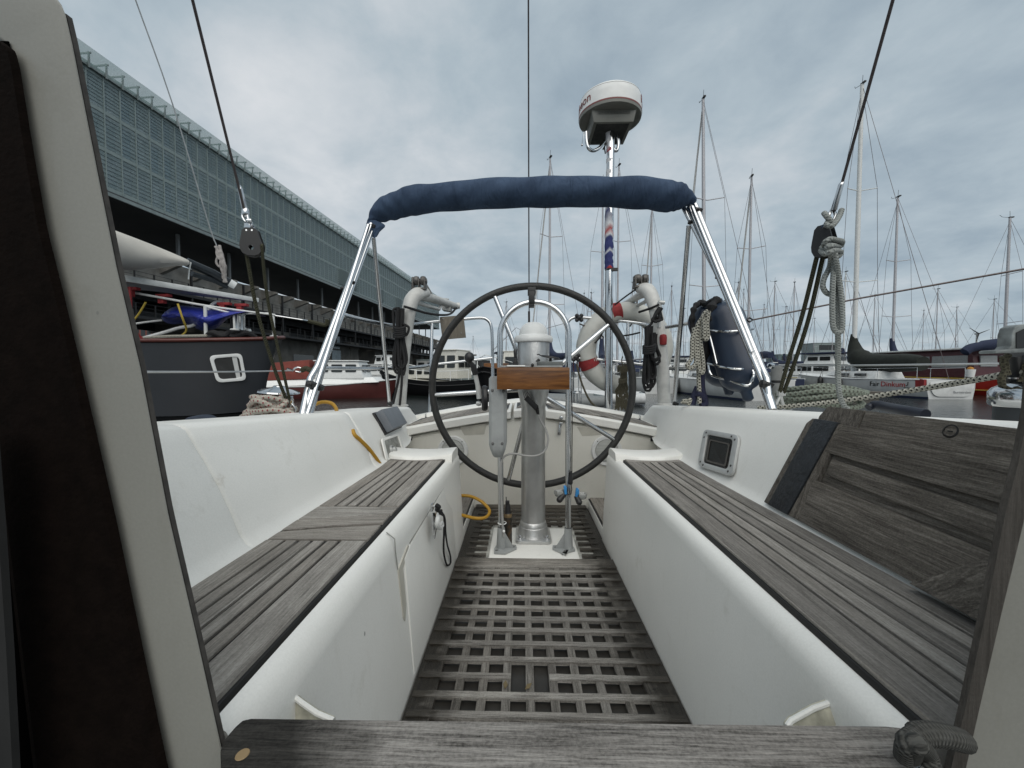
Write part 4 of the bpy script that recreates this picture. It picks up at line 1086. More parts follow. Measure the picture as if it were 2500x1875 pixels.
def block(u, v, y, w_, h_, rotz, parent, thin=.016):
    c = P(u, v, y); s_ = y/F; ex_ = Vector((math.cos(rotz), math.sin(rotz), 0)); ez_ = Vector((0, 0, 1)); ny = ex_.cross(ez_)
    k2 = []
    W, H = w_*s_/2, h_*s_/2
    outl = [(-.45,1.0),(-.75,.80),(-.93,.1),(-1,-.25),(-.95,-.55),(-.72,-.85),(-.3,-1),(.3,-1),(.72,-.85),(.95,-.55),(1,-.25),(.85,.1),(.55,.85),(.30,1.0)]
    for sd_ in (-1, 1):
        m = MB(); n_ = len(outl); hole_c = Vector((0, -.42)); out_ = [Vector(p) for p in outl]
        inn_ = []
        for p in out_:
            d_ = (p-hole_c).normalized(); inn_.append(hole_c+Vector((d_.x*.24, d_.y*.24*W/H)))
        o3 = lambda p, t_: c+ex_*(p.x*W)+ez_*(p.y*H)+ny*(sd_*thin/2+t_)
        m.loft([[o3(p,-.002) for p in out_],[o3(p*.98,.003*sd_) for p in out_],[o3(p,.003*sd_) for p in inn_],[o3(p,-.002) for p in inn_]], closed=True)
        m.build('block_cheek', BLK, parent, smooth=25)
    m = MB(); m.lathe([(W*.26, -.006), (W*.86, -.006), (W*.80, 0), (W*.86, .006), (W*.26, .006)], c-ez_*H*.42, ny, 28); m.build('sheave', BLK, parent)
    m = MB(); m.lathe([(W*.22,-.009),(W*.36,-.009),(W*.36,.009),(W*.22,.009)], c-ez_*H*.42, ny, 24)
    for dx, dz in ((-.35,.78),(.12,.80)): m.rod(c+ex_*dx*W+ez_*dz*H-ny*.012, c+ex_*dx*W+ez_*dz*H+ny*.012, .003, 8)
    m.build('block_rivets', STEEL, parent)
block(616, 592, 1.30, 52, 68, R(12), RBP)
m = MB(); m.tube(spline([P(596,600,1.30), P(601,615,1.3), P(628,760,1.36), P(670,900,1.44), P(703,985,1.5)], 6), .0062, 8); m.tube(spline([P(641,600,1.30), P(640,612,1.30), P(655,740,1.36), P(690,900,1.44), P(709,985,1.50)], 6), .0052, 8); m.build('tackle_line', RDK, RBP)
m = MB(); m.box(P(706,977,1.5), (.022,.02,.032)); m.tube([P(*q) for q in ((712,985,1.5),(716,990,1.5),(722,1000,1.5),(718,1010,1.5),(710,1002,1.5),(709,992,1.5))], .004, 8, closed=True); m.build('tackle_shackle', STEEL, RBP, bevel=.002)
# starboard
m = MB(); m.tube([P(2036,518,1.28), P(2180,0,1.04), P(2192,-45,1.02)], .0042, 8); RBS = m.build('running_backstay', WIRE, BOAT)
m = MB(); m.tube([P(2058,442,1.24), P(2054,450,1.24), P(2036,512,1.27)], [.0045,.0075,.009], 10); m.tube([P(*q) for q in ((2032,505,1.28),(2026,520,1.28),(2018,540,1.28),(2030,548,1.28),(2040,525,1.28))], .005, 8, closed=True); m.rod(P(2008,552,1.28), P(2026,556,1.28), .006); m.build('swage_terminal', STEEL, RBS)
block(2014, 590, 1.30, 46, 76, R(-62), RBS, .03)
m = MB(); m.tube(spline([P(1996,620,1.31), P(1960,765,1.38), P(1925,880,1.46), P(1903,960,1.52)], 6), .0068, 8); m.tube(spline([P(2010,624,1.31), P(1975,775,1.38), P(1940,885,1.46), P(1912,962,1.52)], 6), .0068, 8); m.build('tackle_line', RGY if False else RDK, RBS)
m = MB(); m.tube(pp([(1909,958,1.52),(1903,970,1.52),(1894,988,1.52)]), .006, 8); m.tube(pp([(1907,960,1.52),(1908,975,1.52),(1912,988,1.52)]), .006, 8); m.box(P(1907,960,1.52), (.026,.016,.02)); m.build('tackle_shackle', CAST, RBS)
# grey halyard knotted round the starboard block with a long loop
m = MB(); r_ = .0078; Yk = 1.26
for l in ([(2012,520,Yk),(2020,530,Yk-.02),(2034,545,Yk-.02),(2048,530,Yk),(2055,512,Yk+.01)],
          [(2020,610,Yk),(2012,595,Yk-.03),(2025,584,Yk-.04),(2042,586,Yk-.03),(2056,590,Yk),(2050,602,Yk+.02),(2030,600,Yk-.05),(2014,608,Yk-.02),(2006,604,Yk)],
          [(2004,612,Yk),(2015,620,Yk-.04),(2035,612,Yk-.05),(2052,615,Yk),(2046,626,Yk),(2028,620,Yk-.04),(2020,602,Yk-.04),(2032,596,Yk-.02)],
          [(2024,538,Yk-.01),(2018,548,Yk-.02),(2030,552,Yk-.03),(2042,540,Yk-.02),(2048,528,Yk)],
          [(2030,615,Yk-.04),(2026,650,Yk),(2012,680,Yk),(2009,700,Yk),(2018,715,Yk),(2032,718,Yk),(2036,700,Yk)],
          [(2030,612,Yk-.04),(2036,640,Yk-.02),(2033,700,Yk-.02),(2032,760,Yk-.02),(2035,800,Yk-.02),(2046,812,Yk-.02),(2056,800,Yk-.02),(2055,740,Yk-.02),(2048,680,Yk-.02),(2040,630,Yk-.04),(2036,610,Yk-.04)],
          [(2034,610,Yk-.05),(2042,650,Yk-.01),(2045,730,Yk),(2046,830,Yk+.02),(2046,900,Yk+.05),(2048,950,Yk+.05),(2053,975,Yk+.05),(2062,992,Yk+.05),(2070,998,Yk+.05)]):
    m.tube(spline([P(*q) for q in l], 8), r_, 10)
m.build('hanging_rope', RGY, None, label='pale grey rope knotted on the starboard pulley block with long loops hanging down', cat='rope')
# shore line crossing in the background to the starboard rail
wire('preventer_line', [P(1838, 781, 1.92), P(2100, 728, 1.75), P(2510, 655, 1.5)], .0042, WIRE, BOAT)
m = MB(); m.tube([P(*q) for q in ((1838,781,1.92),(1830,786,1.92),(1823,781,1.92),(1830,776,1.92))], .005, 8, closed=True); m.build('wire_eye', BLK, BOAT)

# lifebuoy ------------------------------------------------------------
YL = 3.06; lc = P(1524, 852, YL); LBm = MB()
LB = thing('lifebuoy', 'white horseshoe lifebuoy with red bands hanging on the starboard stern rail', 'lifebuoy', tuple(lc))
s_ = YL/F; Ra, Rb = 92*s_, 88*s_; ths = [R(a) for a in range(-52, 262, 6)]
def lbp(a): return lc + Vector((Ra*math.cos(a), -.03*math.sin(a), Rb*math.sin(a)))
pts = [lbp(a) for a in ths]; rs_ = [31*s_]*len(pts)
m = MB(); m.tube(pts, [31*s_*(1+.02*math.sin(i*1.7)) for i in range(len(pts))], 20, sq=(1.0, .75)); m.build('buoy_ring', simple('buoy_white', (.50,.50,.465), .6, 0, .14, 6, .3, bs=20), LB, smooth=80)
for a0 in (106, 202):
    m = MB(); m.tube([lbp(R(a)) for a in (a0-7, a0-3, a0, a0+3, a0+7)], 32.6*s_, 20, sq=(1.0, .75), caps=False); m.build('red_band', RED, LB, smooth=80)
m = MB()
for a0 in (78, 150): 
    c = lbp(R(a0)); d = (lc-c).normalized(); m.tube([c-d*33*s_, c-d*20*s_+Vector((0,-.03,0)), c+Vector((0,-.078,0)), c+d*20*s_+Vector((0,-.05,0)), c+d*33*s_], .006, 6)
m.build('buoy_strap', simple('brown_strap', (.10,.08,.07), .8), LB)

# fenders in their steel basket ---------------------------------------
def fender(name, label, top, bot, r_, ys):
    a, b = P(*top), P(*bot); ax = (b-a).normalized(); L = (b-a).length
    T = thing(name, label, 'fender', tuple(a), group='blue fenders stowed in the starboard rail basket')
    prof = [(0,-.012),(r_*.25,-.01),(r_*.28,.012),(r_*.35,.02)]
    prof += [(r_*math.sin(t_), r_*1.0-r_*math.cos(t_)*.92) for t_ in [R(x) for x in (25,40,55,70,80,90)]]
    prof += [(r_, L*.5), (r_, L-r_)] + [(r_*math.cos(t_), L-r_+r_*math.sin(t_)*.95) for t_ in [R(x) for x in (15,30,45,60,72)]] + [(r_*.24,L+.0),(r_*.24,L+.035),(r_*.1,L+.045),(0,L+.045)]
    m = MB(); m.lathe(prof, a, ax, 32); m.build('fender_body', FEN, T, smooth=60)
    return T, a, b, ax
F1 = fender('fender', 'nearer dark blue fender held in the wire basket on the starboard rail', (1752,738,2.04), (1822,958,1.90), .100, 0)
F2 = fender('fender', 'farther dark blue fender behind the other one in the starboard rail basket', (1712,746,2.20), (1776,945,2.07), .095, 0)
m = MB(); m.tube(pp([(1752,732,2.0),(1740,745,1.98),(1735,775,1.98),(1728,810,2.0),(1720,860,2.02),(1718,900,2.03)]), [.02+.007*math.sin(i*1.1) for i in range(31)], 10)
m.tube(pp([(1712,738,2.15),(1700,745,2.12),(1692,760,2.1),(1690,790,2.1),(1696,815,2.1)]), [.014+.004*math.sin(i*1.3) for i in range(25)], 8)
m.tube(pp([(1752,730,2.02),(1740,735,2.02),(1725,742,2.1),(1712,738,2.14)]), .016, 8)
m.build('fender_line', CORDB, None, label='thick black braided line draped over the tops of the blue fenders', cat='rope')
m = MB(); yb_ = 1.86
m.tube(pp([(1732,806,1.98),(1760,809,1.90),(1800,808,1.86),(1838,803,1.95)]), .0065, 8)
m.tube(pp([(1728,887,1.98),(1760,895,1.90),(1805,901,1.84),(1850,897,1.9)]), .0065, 8)
m.tube(pp([(1729,888,1.98),(1734,910,1.97),(1745,919,1.95),(1785,930,1.88),(1820,941,1.82),(1832,936,1.82),(1840,915,1.82),(1836,902,1.84)]), .0065, 8)
m.tube([P(1731,808,1.98), P(1750,888,1.93)], .0055, 8); m.tube([P(1822,806,1.88), P(1840,862,1.86), P(1850,897,1.88)], .0055, 8)
m.build('fender_basket', STEEL, PS)
# black and white mooring line hung over the rail by the fenders
m = MB(); yy = 1.93
for l in ([(1698,800,yy),(1690,830,yy),(1689,870,yy),(1682,885,yy),(1678,892,yy),(1684,899,yy),(1694,893,yy),(1700,880,yy),(1698,850,yy),(1702,800,yy),(1712,780,yy),(1725,763,yy)],
          [(1705,792,yy),(1702,830,yy),(1705,880,yy),(1708,905,yy),(1716,908,yy),(1716,880,yy),(1710,830,yy),(1716,775,yy),(1728,758,yy)],
          [(1716,775,yy-.02),(1719,800,yy-.02),(1719,822,yy-.02),(1724,828,yy-.02),(1728,820,yy-.02),(1726,790,yy-.02),(1730,760,yy-.02)],
          [(1694,800,yy+.03),(1697,840,yy+.03),(1704,880,yy+.03),(1706,930,yy+.03),(1708,985,yy+.03)],
          [(1708,790,yy+.03),(1711,850,yy+.03),(1714,902,yy+.03)]):
    m.tube(spline([P(*q) for q in l], 10), .0105, 10)
m.build('mooring_line', RWB, None, label='white line with black flecks looped over the starboard rail beside the fenders', cat='rope')
m = MB()
for l in ([(1712,900,1.96),(1714,950,1.97),(1722,985,1.96),(1710,990,1.96)], [(1704,945,1.98),(1694,970,1.98),(1690,988,1.98)], [(1700,960,1.96),(1712,965,1.96),(1720,975,1.96)]):
    m.tube(spline([P(*q) for q in l], 6), .016, 10)
m.build('blue_lashing', simple('navy_rope', (.012,.014,.04), .85, 0, .3, 120, .6, bs=200), None, label='navy blue rope lashing at the foot of the fender lines on the side deck', cat='rope')
m = MB()
for i in range(4): m.tube(pp([(1664+i*3,985,1.9),(1670+i*5,978-i,1.9),(1682+i,980,1.9),(1680,990,1.9)]), .0075, 8)
m.build('rope_end', RWB, None, label='small pale knotted rope end lying on the side deck edge', cat='rope')
# taut mooring line from the winch across the side deck
m = MB(); m.tube(spline([P(1850,996,1.62), P(1960,989,1.52), P(2080,975,1.42), P(2240,951,1.28), P(2400,924,1.10), P(2530,900,.98)], 10), .0088, 12)
m.build('mooring_line', RWB, None, label='taut black flecked white line stretched along the starboard coaming to the right edge', cat='rope')
# pale green coil on the starboard side deck
m = MB()
for i in range(7):
    c = P(2000+rnd.uniform(-12,12), 990-i*6.5, 1.62+rnd.uniform(-.03,.03)); ra = .14+rnd.uniform(-.02,.02)
    m.tube([c+Vector((ra*math.cos(a)*1.0, ra*math.sin(a)*.7, rnd.uniform(-.003,.003)+.012*math.sin(a*2+i))) for a in [2*math.pi*j/26 for j in range(26)]], .0105, 10, closed=True)
m.build('rope_coil', RGN, None, label='flat pale green rope coil lying on the starboard side deck', cat='rope')
m = MB(); m.lathe([(0,.018),(.09,.012),(.115,.0),(.10,-.01),(0,-.012)], P(1985,955,1.72), (.1,0,1), 30); m.build('deck_cleat_top', STEEL, BOAT)
# blue winch handle lying behind the washboards
m = MB(); m.tube(pp([(2120,995,1.35),(2130,990,1.35),(2140,988,1.34),(2165,994,1.3),(2205,1002,1.22),(2260,1012,1.15)]), [.012]*6+[.014]*8+[.016]*17, 10)
m.build('winch_handle', simple('dark_blue_grip', (.014,.017,.028), .5), None, label='dark blue rubber winch handle lying on the coaming behind the wooden washboards', cat='winch handle')

# winches ---------------------------------------------------------------
wcx = P(2552, 985, .98)
m = MB(); m.lathe([(0,.060),(.03,.058),(.062,.050),(.085,.036),(.092,.026),(.092,-.004),(.088,-.010)], wcx, n=48); W1 = m.build('winch_top', STEEL, BOAT)
m = MB(); m.lathe([(.082,-.010),(.082,-.09),(.09,-.14),(.095,-.16)], wcx, n=48); m.build('winch_drum', simple('winch_drum_grey', (.045,.05,.055), .5, .3), W1)
m = MB(); m.lathe([(.058, .064),(.060,.064),(.060,.060)], wcx, n=32); m.build('winch_cap', STEEL, W1)
# instrument hood above the winch at the right edge
m = MB(); y_ = .95
rows = []
for x_, (zt_, zb_) in zip((0, .012, .035, .09, .16), ((.0,.0),(.055,-.004),(.078,-.006),(.085,-.006),(.088,-.006))):
    pass
WDM = simple('weathered_dark_casting', (.16,.175,.175), .55, 0, .5, 30, .3)
hp = [P(2462,855,y_), P(2470,845,y_), P(2472,815,y_), P(2478,799,y_), P(2492,792,y_), P(2560,788,y_), P(2560,855,y_), P(2452,860,y_)]
m.prism(hp, (0, .03, .0)); HD = m.build('outboard_bracket', WDM, BOAT, bevel=.008, segs=3)
m = MB(); m.prism([P(2432,855,y_-.004), P(2560,846,y_-.004), P(2560,858,y_-.004), P(2430,863,y_-.004)], (0,.035,0)); m.build('bracket_flange', WDM, HD, bevel=.003)
m = MB(); m.prism([P(2482,812,y_-.002), P(2500,803,y_-.002), P(2560,800,y_-.002), P(2560,846,y_-.002), P(2482,850,y_-.002)], (0,.004,0)); m.build('bracket_opening', BLK, HD, smooth=0)
m = MB(); m.tube(pp([(2478,862,1.0),(2480,900,1.02),(2474,945,1.04),(2465,985,1.05)]), .016, 10); m.build('bracket_leg', BLK, HD)
bundle('rope_lashing', 'frayed pale cords tied round the black bracket leg at the right edge', 'rope', RBR, [[(2448,870,1.0),(2455,900,1.0),(2445,925,1.0),(2452,960,1.02),(2466,985,1.03)], [(2462,866,1.0),(2450,885,1.0),(2460,915,1.0)], [(2490,870,1.0),(2500,890,1.0),(2505,915,1.0),(2490,935,1.0)]], .007)
# port winch with red flecked coil on it
wp = P(677, 980, 1.58)
m = MB(); m.lathe([(0,.045),(.02,.045),(.028,.036),(.06,.03),(.078,.022),(.080,.016),(.06,.010),(.0,.008)], P(680,968,1.60), (.08,0,1), 40); m.lathe([(.045,.01),(.04,-.05),(.05,-.09)], P(680,968,1.60), n=32); m.build('winch', STEEL, BOAT)
m = MB()
for i in range(8):
    c = P(660+rnd.uniform(-7,7), 1006-i*5.0, 1.52+rnd.uniform(-.02,.02)); ra = .088-.004*i+rnd.uniform(-.006,.008); ph = rnd.random()*6
    m.tube([c+Vector((ra*math.cos(a), ra*math.sin(a)*.8, .010*math.sin(a*2+ph)+.006*math.sin(a*3))) for a in [2*math.pi*j/30 for j in range(30)]], .0095, 10, closed=True)
m.tube(pp([(590,1018,1.5),(612,1006,1.45),(640,1003,1.42),(670,1001,1.42),(700,1006,1.44),(716,1014,1.46)]), .0095, 10)
m.tube(pp([(608,990,1.46),(625,978,1.42),(650,985,1.42),(672,996,1.44),(690,990,1.46),(700,980,1.48)]), .0095, 10)
m.tube(pp([(700,1000,1.44),(712,1008,1.44),(722,1016,1.45)]), .0085, 10)
m.build('rope_coil', RRW, None, label='red flecked white rope heaped in coils round the port winch', cat='rope')
m = MB()
m.loft([[P(445,1035,1.2), P(450,1022,1.22), P(468,1015,1.24), P(480,1020,1.26)], [P(470,1034,1.2), P(478,1014,1.22), P(500,1009,1.25), P(510,1016,1.27)], [P(500,1034,1.2), P(505,1014,1.22), P(522,1010,1.25), P(528,1017,1.27)], [P(528,1034,1.2), P(530,1024,1.22), P(535,1023,1.25), P(538,1027,1.27)]])
m.build('folded_cloth', simple('dark_blue_cloth', (.02,.028,.045), .9, 0, .3, 20, .8, bs=30), None, label='crumpled dark blue cloth lying behind the port coaming', cat='cloth', sub=2, smooth=80)
# yellow hose, over the coaming and down into the footwell
YEL = simple('yellow_hose', (.42,.225,.015), .45, 0, .08)
HO = thing('hose', 'yellow hose curling over the port coaming and down to the cockpit floor', 'hose', tuple(P(790,985,1.5)))
m = MB(); m.tube(spline([P(748,1008,1.50), P(762,992,1.55), P(785,982,1.60), P(808,984,1.62), P(820,996,1.60), P(824,1012,1.56), P(838,1018,1.54)], 8) , .0075, 10); m.build('hose_run', YEL, HO)
pts = [cpt(u, v, False, .006) for u, v in ((866,1062),(880,1075),(900,1095),(916,1116),(932,1138))]
m = MB(); m.tube(spline([cpt(861,1050,False,.002)]+pts+[pts[-1]+Vector((.02,.03,-.03))], 6), .0075, 10); m.build('hose_run', YEL, HO)
m = MB(); m.tube(spline([P(1108,1215,1.86), P(1125,1210,1.86), P(1150,1212,1.86), P(1175,1224,1.84), P(1193,1242,1.82), P(1194,1254,1.80), P(1183,1264,1.77), P(1160,1265,1.76), P(1130,1258,1.78), P(1108,1250,1.80)], 8), .0075, 10); m.build('hose_run', YEL, HO)
# spray can by the pedestal
CN = thing('spray_can', 'rusty dark spray bottle with a black nozzle standing beside the steering pedestal', 'spray can', tuple(P(1239,1330,1.66)))
cb_ = PH(1240, 1330, SOLE-.0); cb_ = Vector((cb_.x, cb_.y, ZG-.003)); hc = .145
q = N('rusty_can'); c = q.coord(); q.set(q.ramp(q.noise(c, 26, 5, .7), [(.35, (.012,.014,.014)), (.54, (.035,.03,.022)), (.64, (.10,.05,.02)), (.78, (.32,.25,.15))]), .4, .2); RCAN = q.m
m = MB(); m.lathe([(0,0),(.0175,0),(.0185,.004),(.0185,hc-.01),(.016,hc)], cb_, n=24); m.build('can_body', RCAN, CN)
m = MB(); m.lathe([(.016,hc),(.0125,hc+.004),(.012,hc+.03),(.009,hc+.042)], cb_, n=20); m.box(cb_+Vector((-.002,0,hc+.048)), (.018,.014,.018)); m.rod(cb_+Vector((-.006,0,hc+.05)), cb_+Vector((-.008,0,hc+.075)), .002); m.build('nozzle', BLK, CN, bevel=.001)
m = MB(); m.lathe([(.0188,hc-.014),(.0192,hc-.008),(.0165,hc+.002)], cb_, n=24); m.build('can_rim', simple('brass_rim', (.24,.17,.09), .4, .6), CN)
# two clear clips with blue latches on the guard leg
q = N('clear_plastic'); q.set((.30,.31,.30), .2, 0, .6); q.b.inputs['Alpha'].default_value = .8; CLR = q.m
BLU = simple('bright_blue_plastic', (.03,.20,.46), .45, 0, .2, 30)
for (u, v, s, lab) in ((1378, 1198, -1, 'clear and blue snap buckle on the left side of the pedestal guard leg'), (1408, 1204, 1, 'clear and blue snap buckle on the right side of the pedestal guard leg')):
    T = thing('snap_buckle', lab, 'buckle', tuple(P(u, v, 1.63)), group='blue buckles clipped to the guard leg')
    m = MB(); c = P(u, v, 1.635); m.tube([c+Vector((s*.004,0,-.004)), c+Vector((s*.008,-.02,-.010)), c+Vector((s*.030,-.022,-.008)), c+Vector((s*.040,0,-.012)), c+Vector((s*.034,.02,-.016)), c+Vector((s*.006,.02,-.012))], .008, 8, closed=True, sq=(.5, 1.6)); m.build('buckle_strap', CLR, T, bevel=0)
    m = MB(); m.box(P(u-s*2+2*(s>0), v-2, 1.615), (.011, .016, .036), Euler((0, R(8*s), 0))); m.box(P(u+4, v-3, 1.612), (.006, .012, .022)); m.build('buckle_latch', BLU, T, bevel=.003)
    m = MB(); a, b = P(u+s*(-2), v+6, 1.62), P(u+s*(-2)+ (-14 if s < 0 else 8), v+22, 1.61); m.tube([a, b], [.010, .013], 12); m.ell(b, .013); m.build('buckle_knob', BLK, T)
m = MB(); m.tube(pp([(1394,1150,1.64),(1393,1170,1.635),(1392,1182,1.635)]), [.004,.005,.006,.007,.008,.009,.010,.010,.010,.011,.011,.010,.009], 8); m.tube([P(*q) for q in ((1394,1180,1.62),(1396,1195,1.62),(1394,1206,1.62),(1388,1208,1.62),(1384,1202,1.62))], .002, 6); m.tube([P(1396,1175,1.65), P(1397,1020,1.655), P(1396,955,1.655)], .0022, 5)
m.build('guard_cord', CORDB, None, label='thin black cord tied down the right leg of the pedestal guard', cat='cord')

# washboards leaning on the starboard seat --------------------------------
def wp_(x0, h0, x1, h1, y, s):   # point on a leaning board plane; s 0 bottom .. 1 top
    return Vector((lerp(x0, x1, s), y, CZ-lerp(h0, h1, s)))
nrm_w = Vector((-(.252), 0, .078)).normalized(); nrm_w = Vector((-.955, 0, .30)).normalized()
def wpt(y, s, off=0): return wp_(.702, SEAT-.010, .782, .131, y, s) + nrm_w*off
WB = thing('washboard', 'front grey teak washboard with a black tarred strip leaning on the starboard seat back', 'washboard', tuple(wpt(.8, 0)))
yl = lambda s: lerp(1.085, 1.035, s)
def wpanel(name, mat, quad, t0, t1, bevel=.003, parent=WB):
    m = MB(); m.prism([wpt(y, s, t0) for y, s in quad], nrm_w*(t1-t0)); return m.build(name, mat, parent, bevel=bevel)
wpanel('stile', TKWZ, [(1.085,.0),(1.035,.94),(1.02,1.0),(.985,1.0),(1.026,.0)], 0, .024)
wpanel('tarred_strip', simple('black_tar', (.018,.021,.025), .5, 0, .3, 40, .9, bs=90), [(1.062,.0),(1.008,1.0),(.935,1.0),(.985,.0)], .018, .0285)
wpanel('stile', TKWZ, [(1.024,.0),(.983,1.0),(.925,.985),(.950,.0)], 0, .0235)
wpanel('top_rail', TKW, [(.948,.70),(.925,.985),(.41,.965),(.41,.66)], 0, .024)
wpanel('bottom_rail', TKW, [(.950,.0),(.950,.42),(.41,.36),(.41,.0)], 0, .024)
wpanel('recessed_panel', TKW, [(.955,.40),(.955,.72),(.41,.70),(.41,.34)], -.002, .012)
wpanel('raised_panel', TKW, [(.925,.50),(.925,.66),(.55,.60),(.575,.44)], .010, .021, .004)
m = MB(); m.prism([wpt(y, s, .0265) for y, s in ((.66,.0),(.56,.42),(.41,.42),(.41,.0))], nrm_w*.02); m.build('diagonal_brace', teak('teak_brace', 'Y', DKW, (R(48), 0, 0)).m, WB, bevel=.003)
def wp2(y, s, off=0): return wp_(.735, SEAT-.010, .812, .098, y, s) + nrm_w*off
WB2 = thing('washboard', 'rear grey teak washboard with a keyhole lock standing behind the tarred one', 'washboard', tuple(wp2(.8, 0)))
m = MB(); m.prism([wp2(y, s, 0) for y, s in ((1.05,.02),(1.030,.90),(1.012,1.0),(.905,1.0),(.93,.02))], nrm_w*.022); m.build('end_board', TKWZ, WB2, bevel=.003)
m = MB(); m.prism([wp2(y, s, 0) for y, s in ((.928,.02),(.903,1.0),(.41,1.0),(.41,.02))], nrm_w*.021); m.build('main_board', TKW, WB2, bevel=.003)
kc = None
d = ray(2327, 1054)
for i in range(400):
    t_ = .3+i*.002; p = d*t_+Vector((0,0,CZ)); pl0 = wp2(.7, .5, .021)
    if (p-pl0).dot(nrm_w) < 0: kc = p; break
m = MB(); m.lathe([(0,.0035),(.0085,.0035),(.0105,.006),(.0135,.005),(.014,0)], kc, nrm_w, 24); LKm = m.build('lock_barrel', simple('dark_bronze', (.02,.018,.016), .4, .5), WB2)
m = MB(); m.box(kc+nrm_w*.003, (.006, .008, .002)); m.build('key_slot', BLK, LKm)

# companionway surround -----------------------------------------------------
def jamb(outer, name, mat, th=(0, .03, 0), parent=BOAT, bevel=.004):
    m = MB(); m.prism([Vector(p) for p in outer], th); return m.build(name, mat, parent, bevel=bevel, segs=3)
YJ = .372
edgeL = [(100,-30),(132,-12),(150,10),(160,34),(176,102),(244,447),(285,651),(344,900),(411,1253),(480,1550),(542,1830),(556,1900),(575,1990)]
inL = [(-60,60),(0,98),(25,118),(36,160),(65,340),(103,555),(140,700),(188,900),(276,1282),(344,1610),(400,1875),(425,1990)]
m = MB(); e1 = [P(u, v, YJ) for u, v in edgeL]; e0 = [P(u, v, YJ) for u, v in [(-60,-30)]+inL]
poly = [P(-60,-30,YJ)]+e1+[P(u, v, YJ) for u, v in inL[::-1]]
def strip(a, b, y0, th, mat, name, bevel=.004, cambered=0):
    # ribbon between two edge polylines resampled by parameter
    n_ = 40
    def samp(l, t_):
        x = t_*(len(l)-1); i = min(int(x), len(l)-2); f = x-i; return (lerp(l[i][0], l[i+1][0], f), lerp(l[i][1], l[i+1][1], f))
    rows = []
    for i in range(n_+1):
        t_ = i/n_; pa, pb = samp(a, t_), samp(b, t_)
        A, B = P(*pa, y0), P(*pb, y0); rows.append([A+Vector((0,.004,0)), A.lerp(B,.04)+Vector((0,-.001,0)), A.lerp(B,.5), A.lerp(B,.96)+Vector((0,-.001,0)), B+Vector((0,.004,0)), P(pb[0], pb[1], y0+th), P(pa[0], pa[1], y0+th)])
    m = MB(); m.loft(rows, closed=True, caps=True); return m.build(name, mat, BOAT, smooth=40)
allp = [(-60,-30)]+edgeL+inL[::-1]
m = MB(); n_ = len(allp); fr = [P(u, v, YJ) for u, v in allp]; bk = [P(u-(3 if 0 < i <= len(edgeL) else -2), v+2, YJ+.022) for i, (u, v) in enumerate(allp)]
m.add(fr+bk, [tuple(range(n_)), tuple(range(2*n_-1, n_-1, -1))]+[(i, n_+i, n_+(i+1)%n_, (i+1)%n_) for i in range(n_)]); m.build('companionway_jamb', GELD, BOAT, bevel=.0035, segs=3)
seal = [(u+1, v) for u, v in edgeL[3:]]; seal2 = [(u+5, v+2) for u, v in edgeL[3:]]
strip(seal, seal2, YJ+.004, .012, simple('seal_brown', (.05,.045,.04), .8, 0, .4, 60), 'jamb_seal')
wd1 = [(-40,75),(0,98),(25,118),(36,160),(65,340),(103,555),(140,700),(188,900),(276,1282),(344,1610),(400,1875),(425,1990)]
wd0 = [(u-150-.09*v, v) for u, v in wd1]
DKI = simple('shaded_interior_wood', (.005,.0032,.0025), .9, 0, .3, 60, .3, spec=.06, bs=200)  # cabin gloom put into the wood's near-black colour
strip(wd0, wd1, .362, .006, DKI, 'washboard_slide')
m = MB(); m.prism([P(-1400,60,.370), P(20,100,.370), P(340,1990,.370), P(-1400,1990,.370)], (0,.001,0)); m.build('cabin_bulkhead', simple('unlit_interior', (.0012,.0012,.0012), 1, spec=0), BOAT, smooth=0)  # near-black sheet: the unlit cabin's shade is in its colour
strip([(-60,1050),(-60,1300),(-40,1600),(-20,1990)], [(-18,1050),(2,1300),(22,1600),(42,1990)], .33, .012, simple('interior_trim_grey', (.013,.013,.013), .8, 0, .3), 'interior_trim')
# starboard side
sR0 = [(2512,960),(2500,1040),(2498,1130),(2451,1244),(2400,1505),(2351,1733),(2317,1875),(2290,1990)]
sR1 = [(2540,960),(2530,1100),(2500,1290),(2461,1425),(2441,1505),(2387,1733),(2356,1875),(2330,1990)]
strip([(2552,300),(2530,700),(2506,1000),(2482,1125),(2451,1244),(2400,1505),(2351,1733),(2317,1875),(2290,1990)], [(2600,300),(2590,700),(2550,1000),(2520,1170),(2495,1282),(2443,1495),(2388,1733),(2356,1875),(2330,1990)], YJ-.01, .03, teak('teak_jamb_strip', 'Z', [(.30,(.03,.027,.024)),(.45,(.075,.07,.064)),(.6,(.12,.113,.105)),(.8,(.18,.17,.16))]).m, 'jamb_strip')
rp = [(2592,250),(2900,260),(3500,420),(3500,1990),(2328,1990),(2354,1875),(2386,1733),(2441,1495),(2493,1282),(2518,1170)]
m = MB(); n_ = len(rp); m.add([P(u,v,YJ+.004) for u,v in rp]+[P(u,v,YJ+.03) for u,v in rp], [tuple(range(n_)), tuple(range(2*n_-1, n_-1, -1))]+[(i, n_+i, n_+(i+1)%n_, (i+1)%n_) for i in range(n_)]); m.build('companionway_jamb', GELD, BOAT, bevel=.004, segs=3)
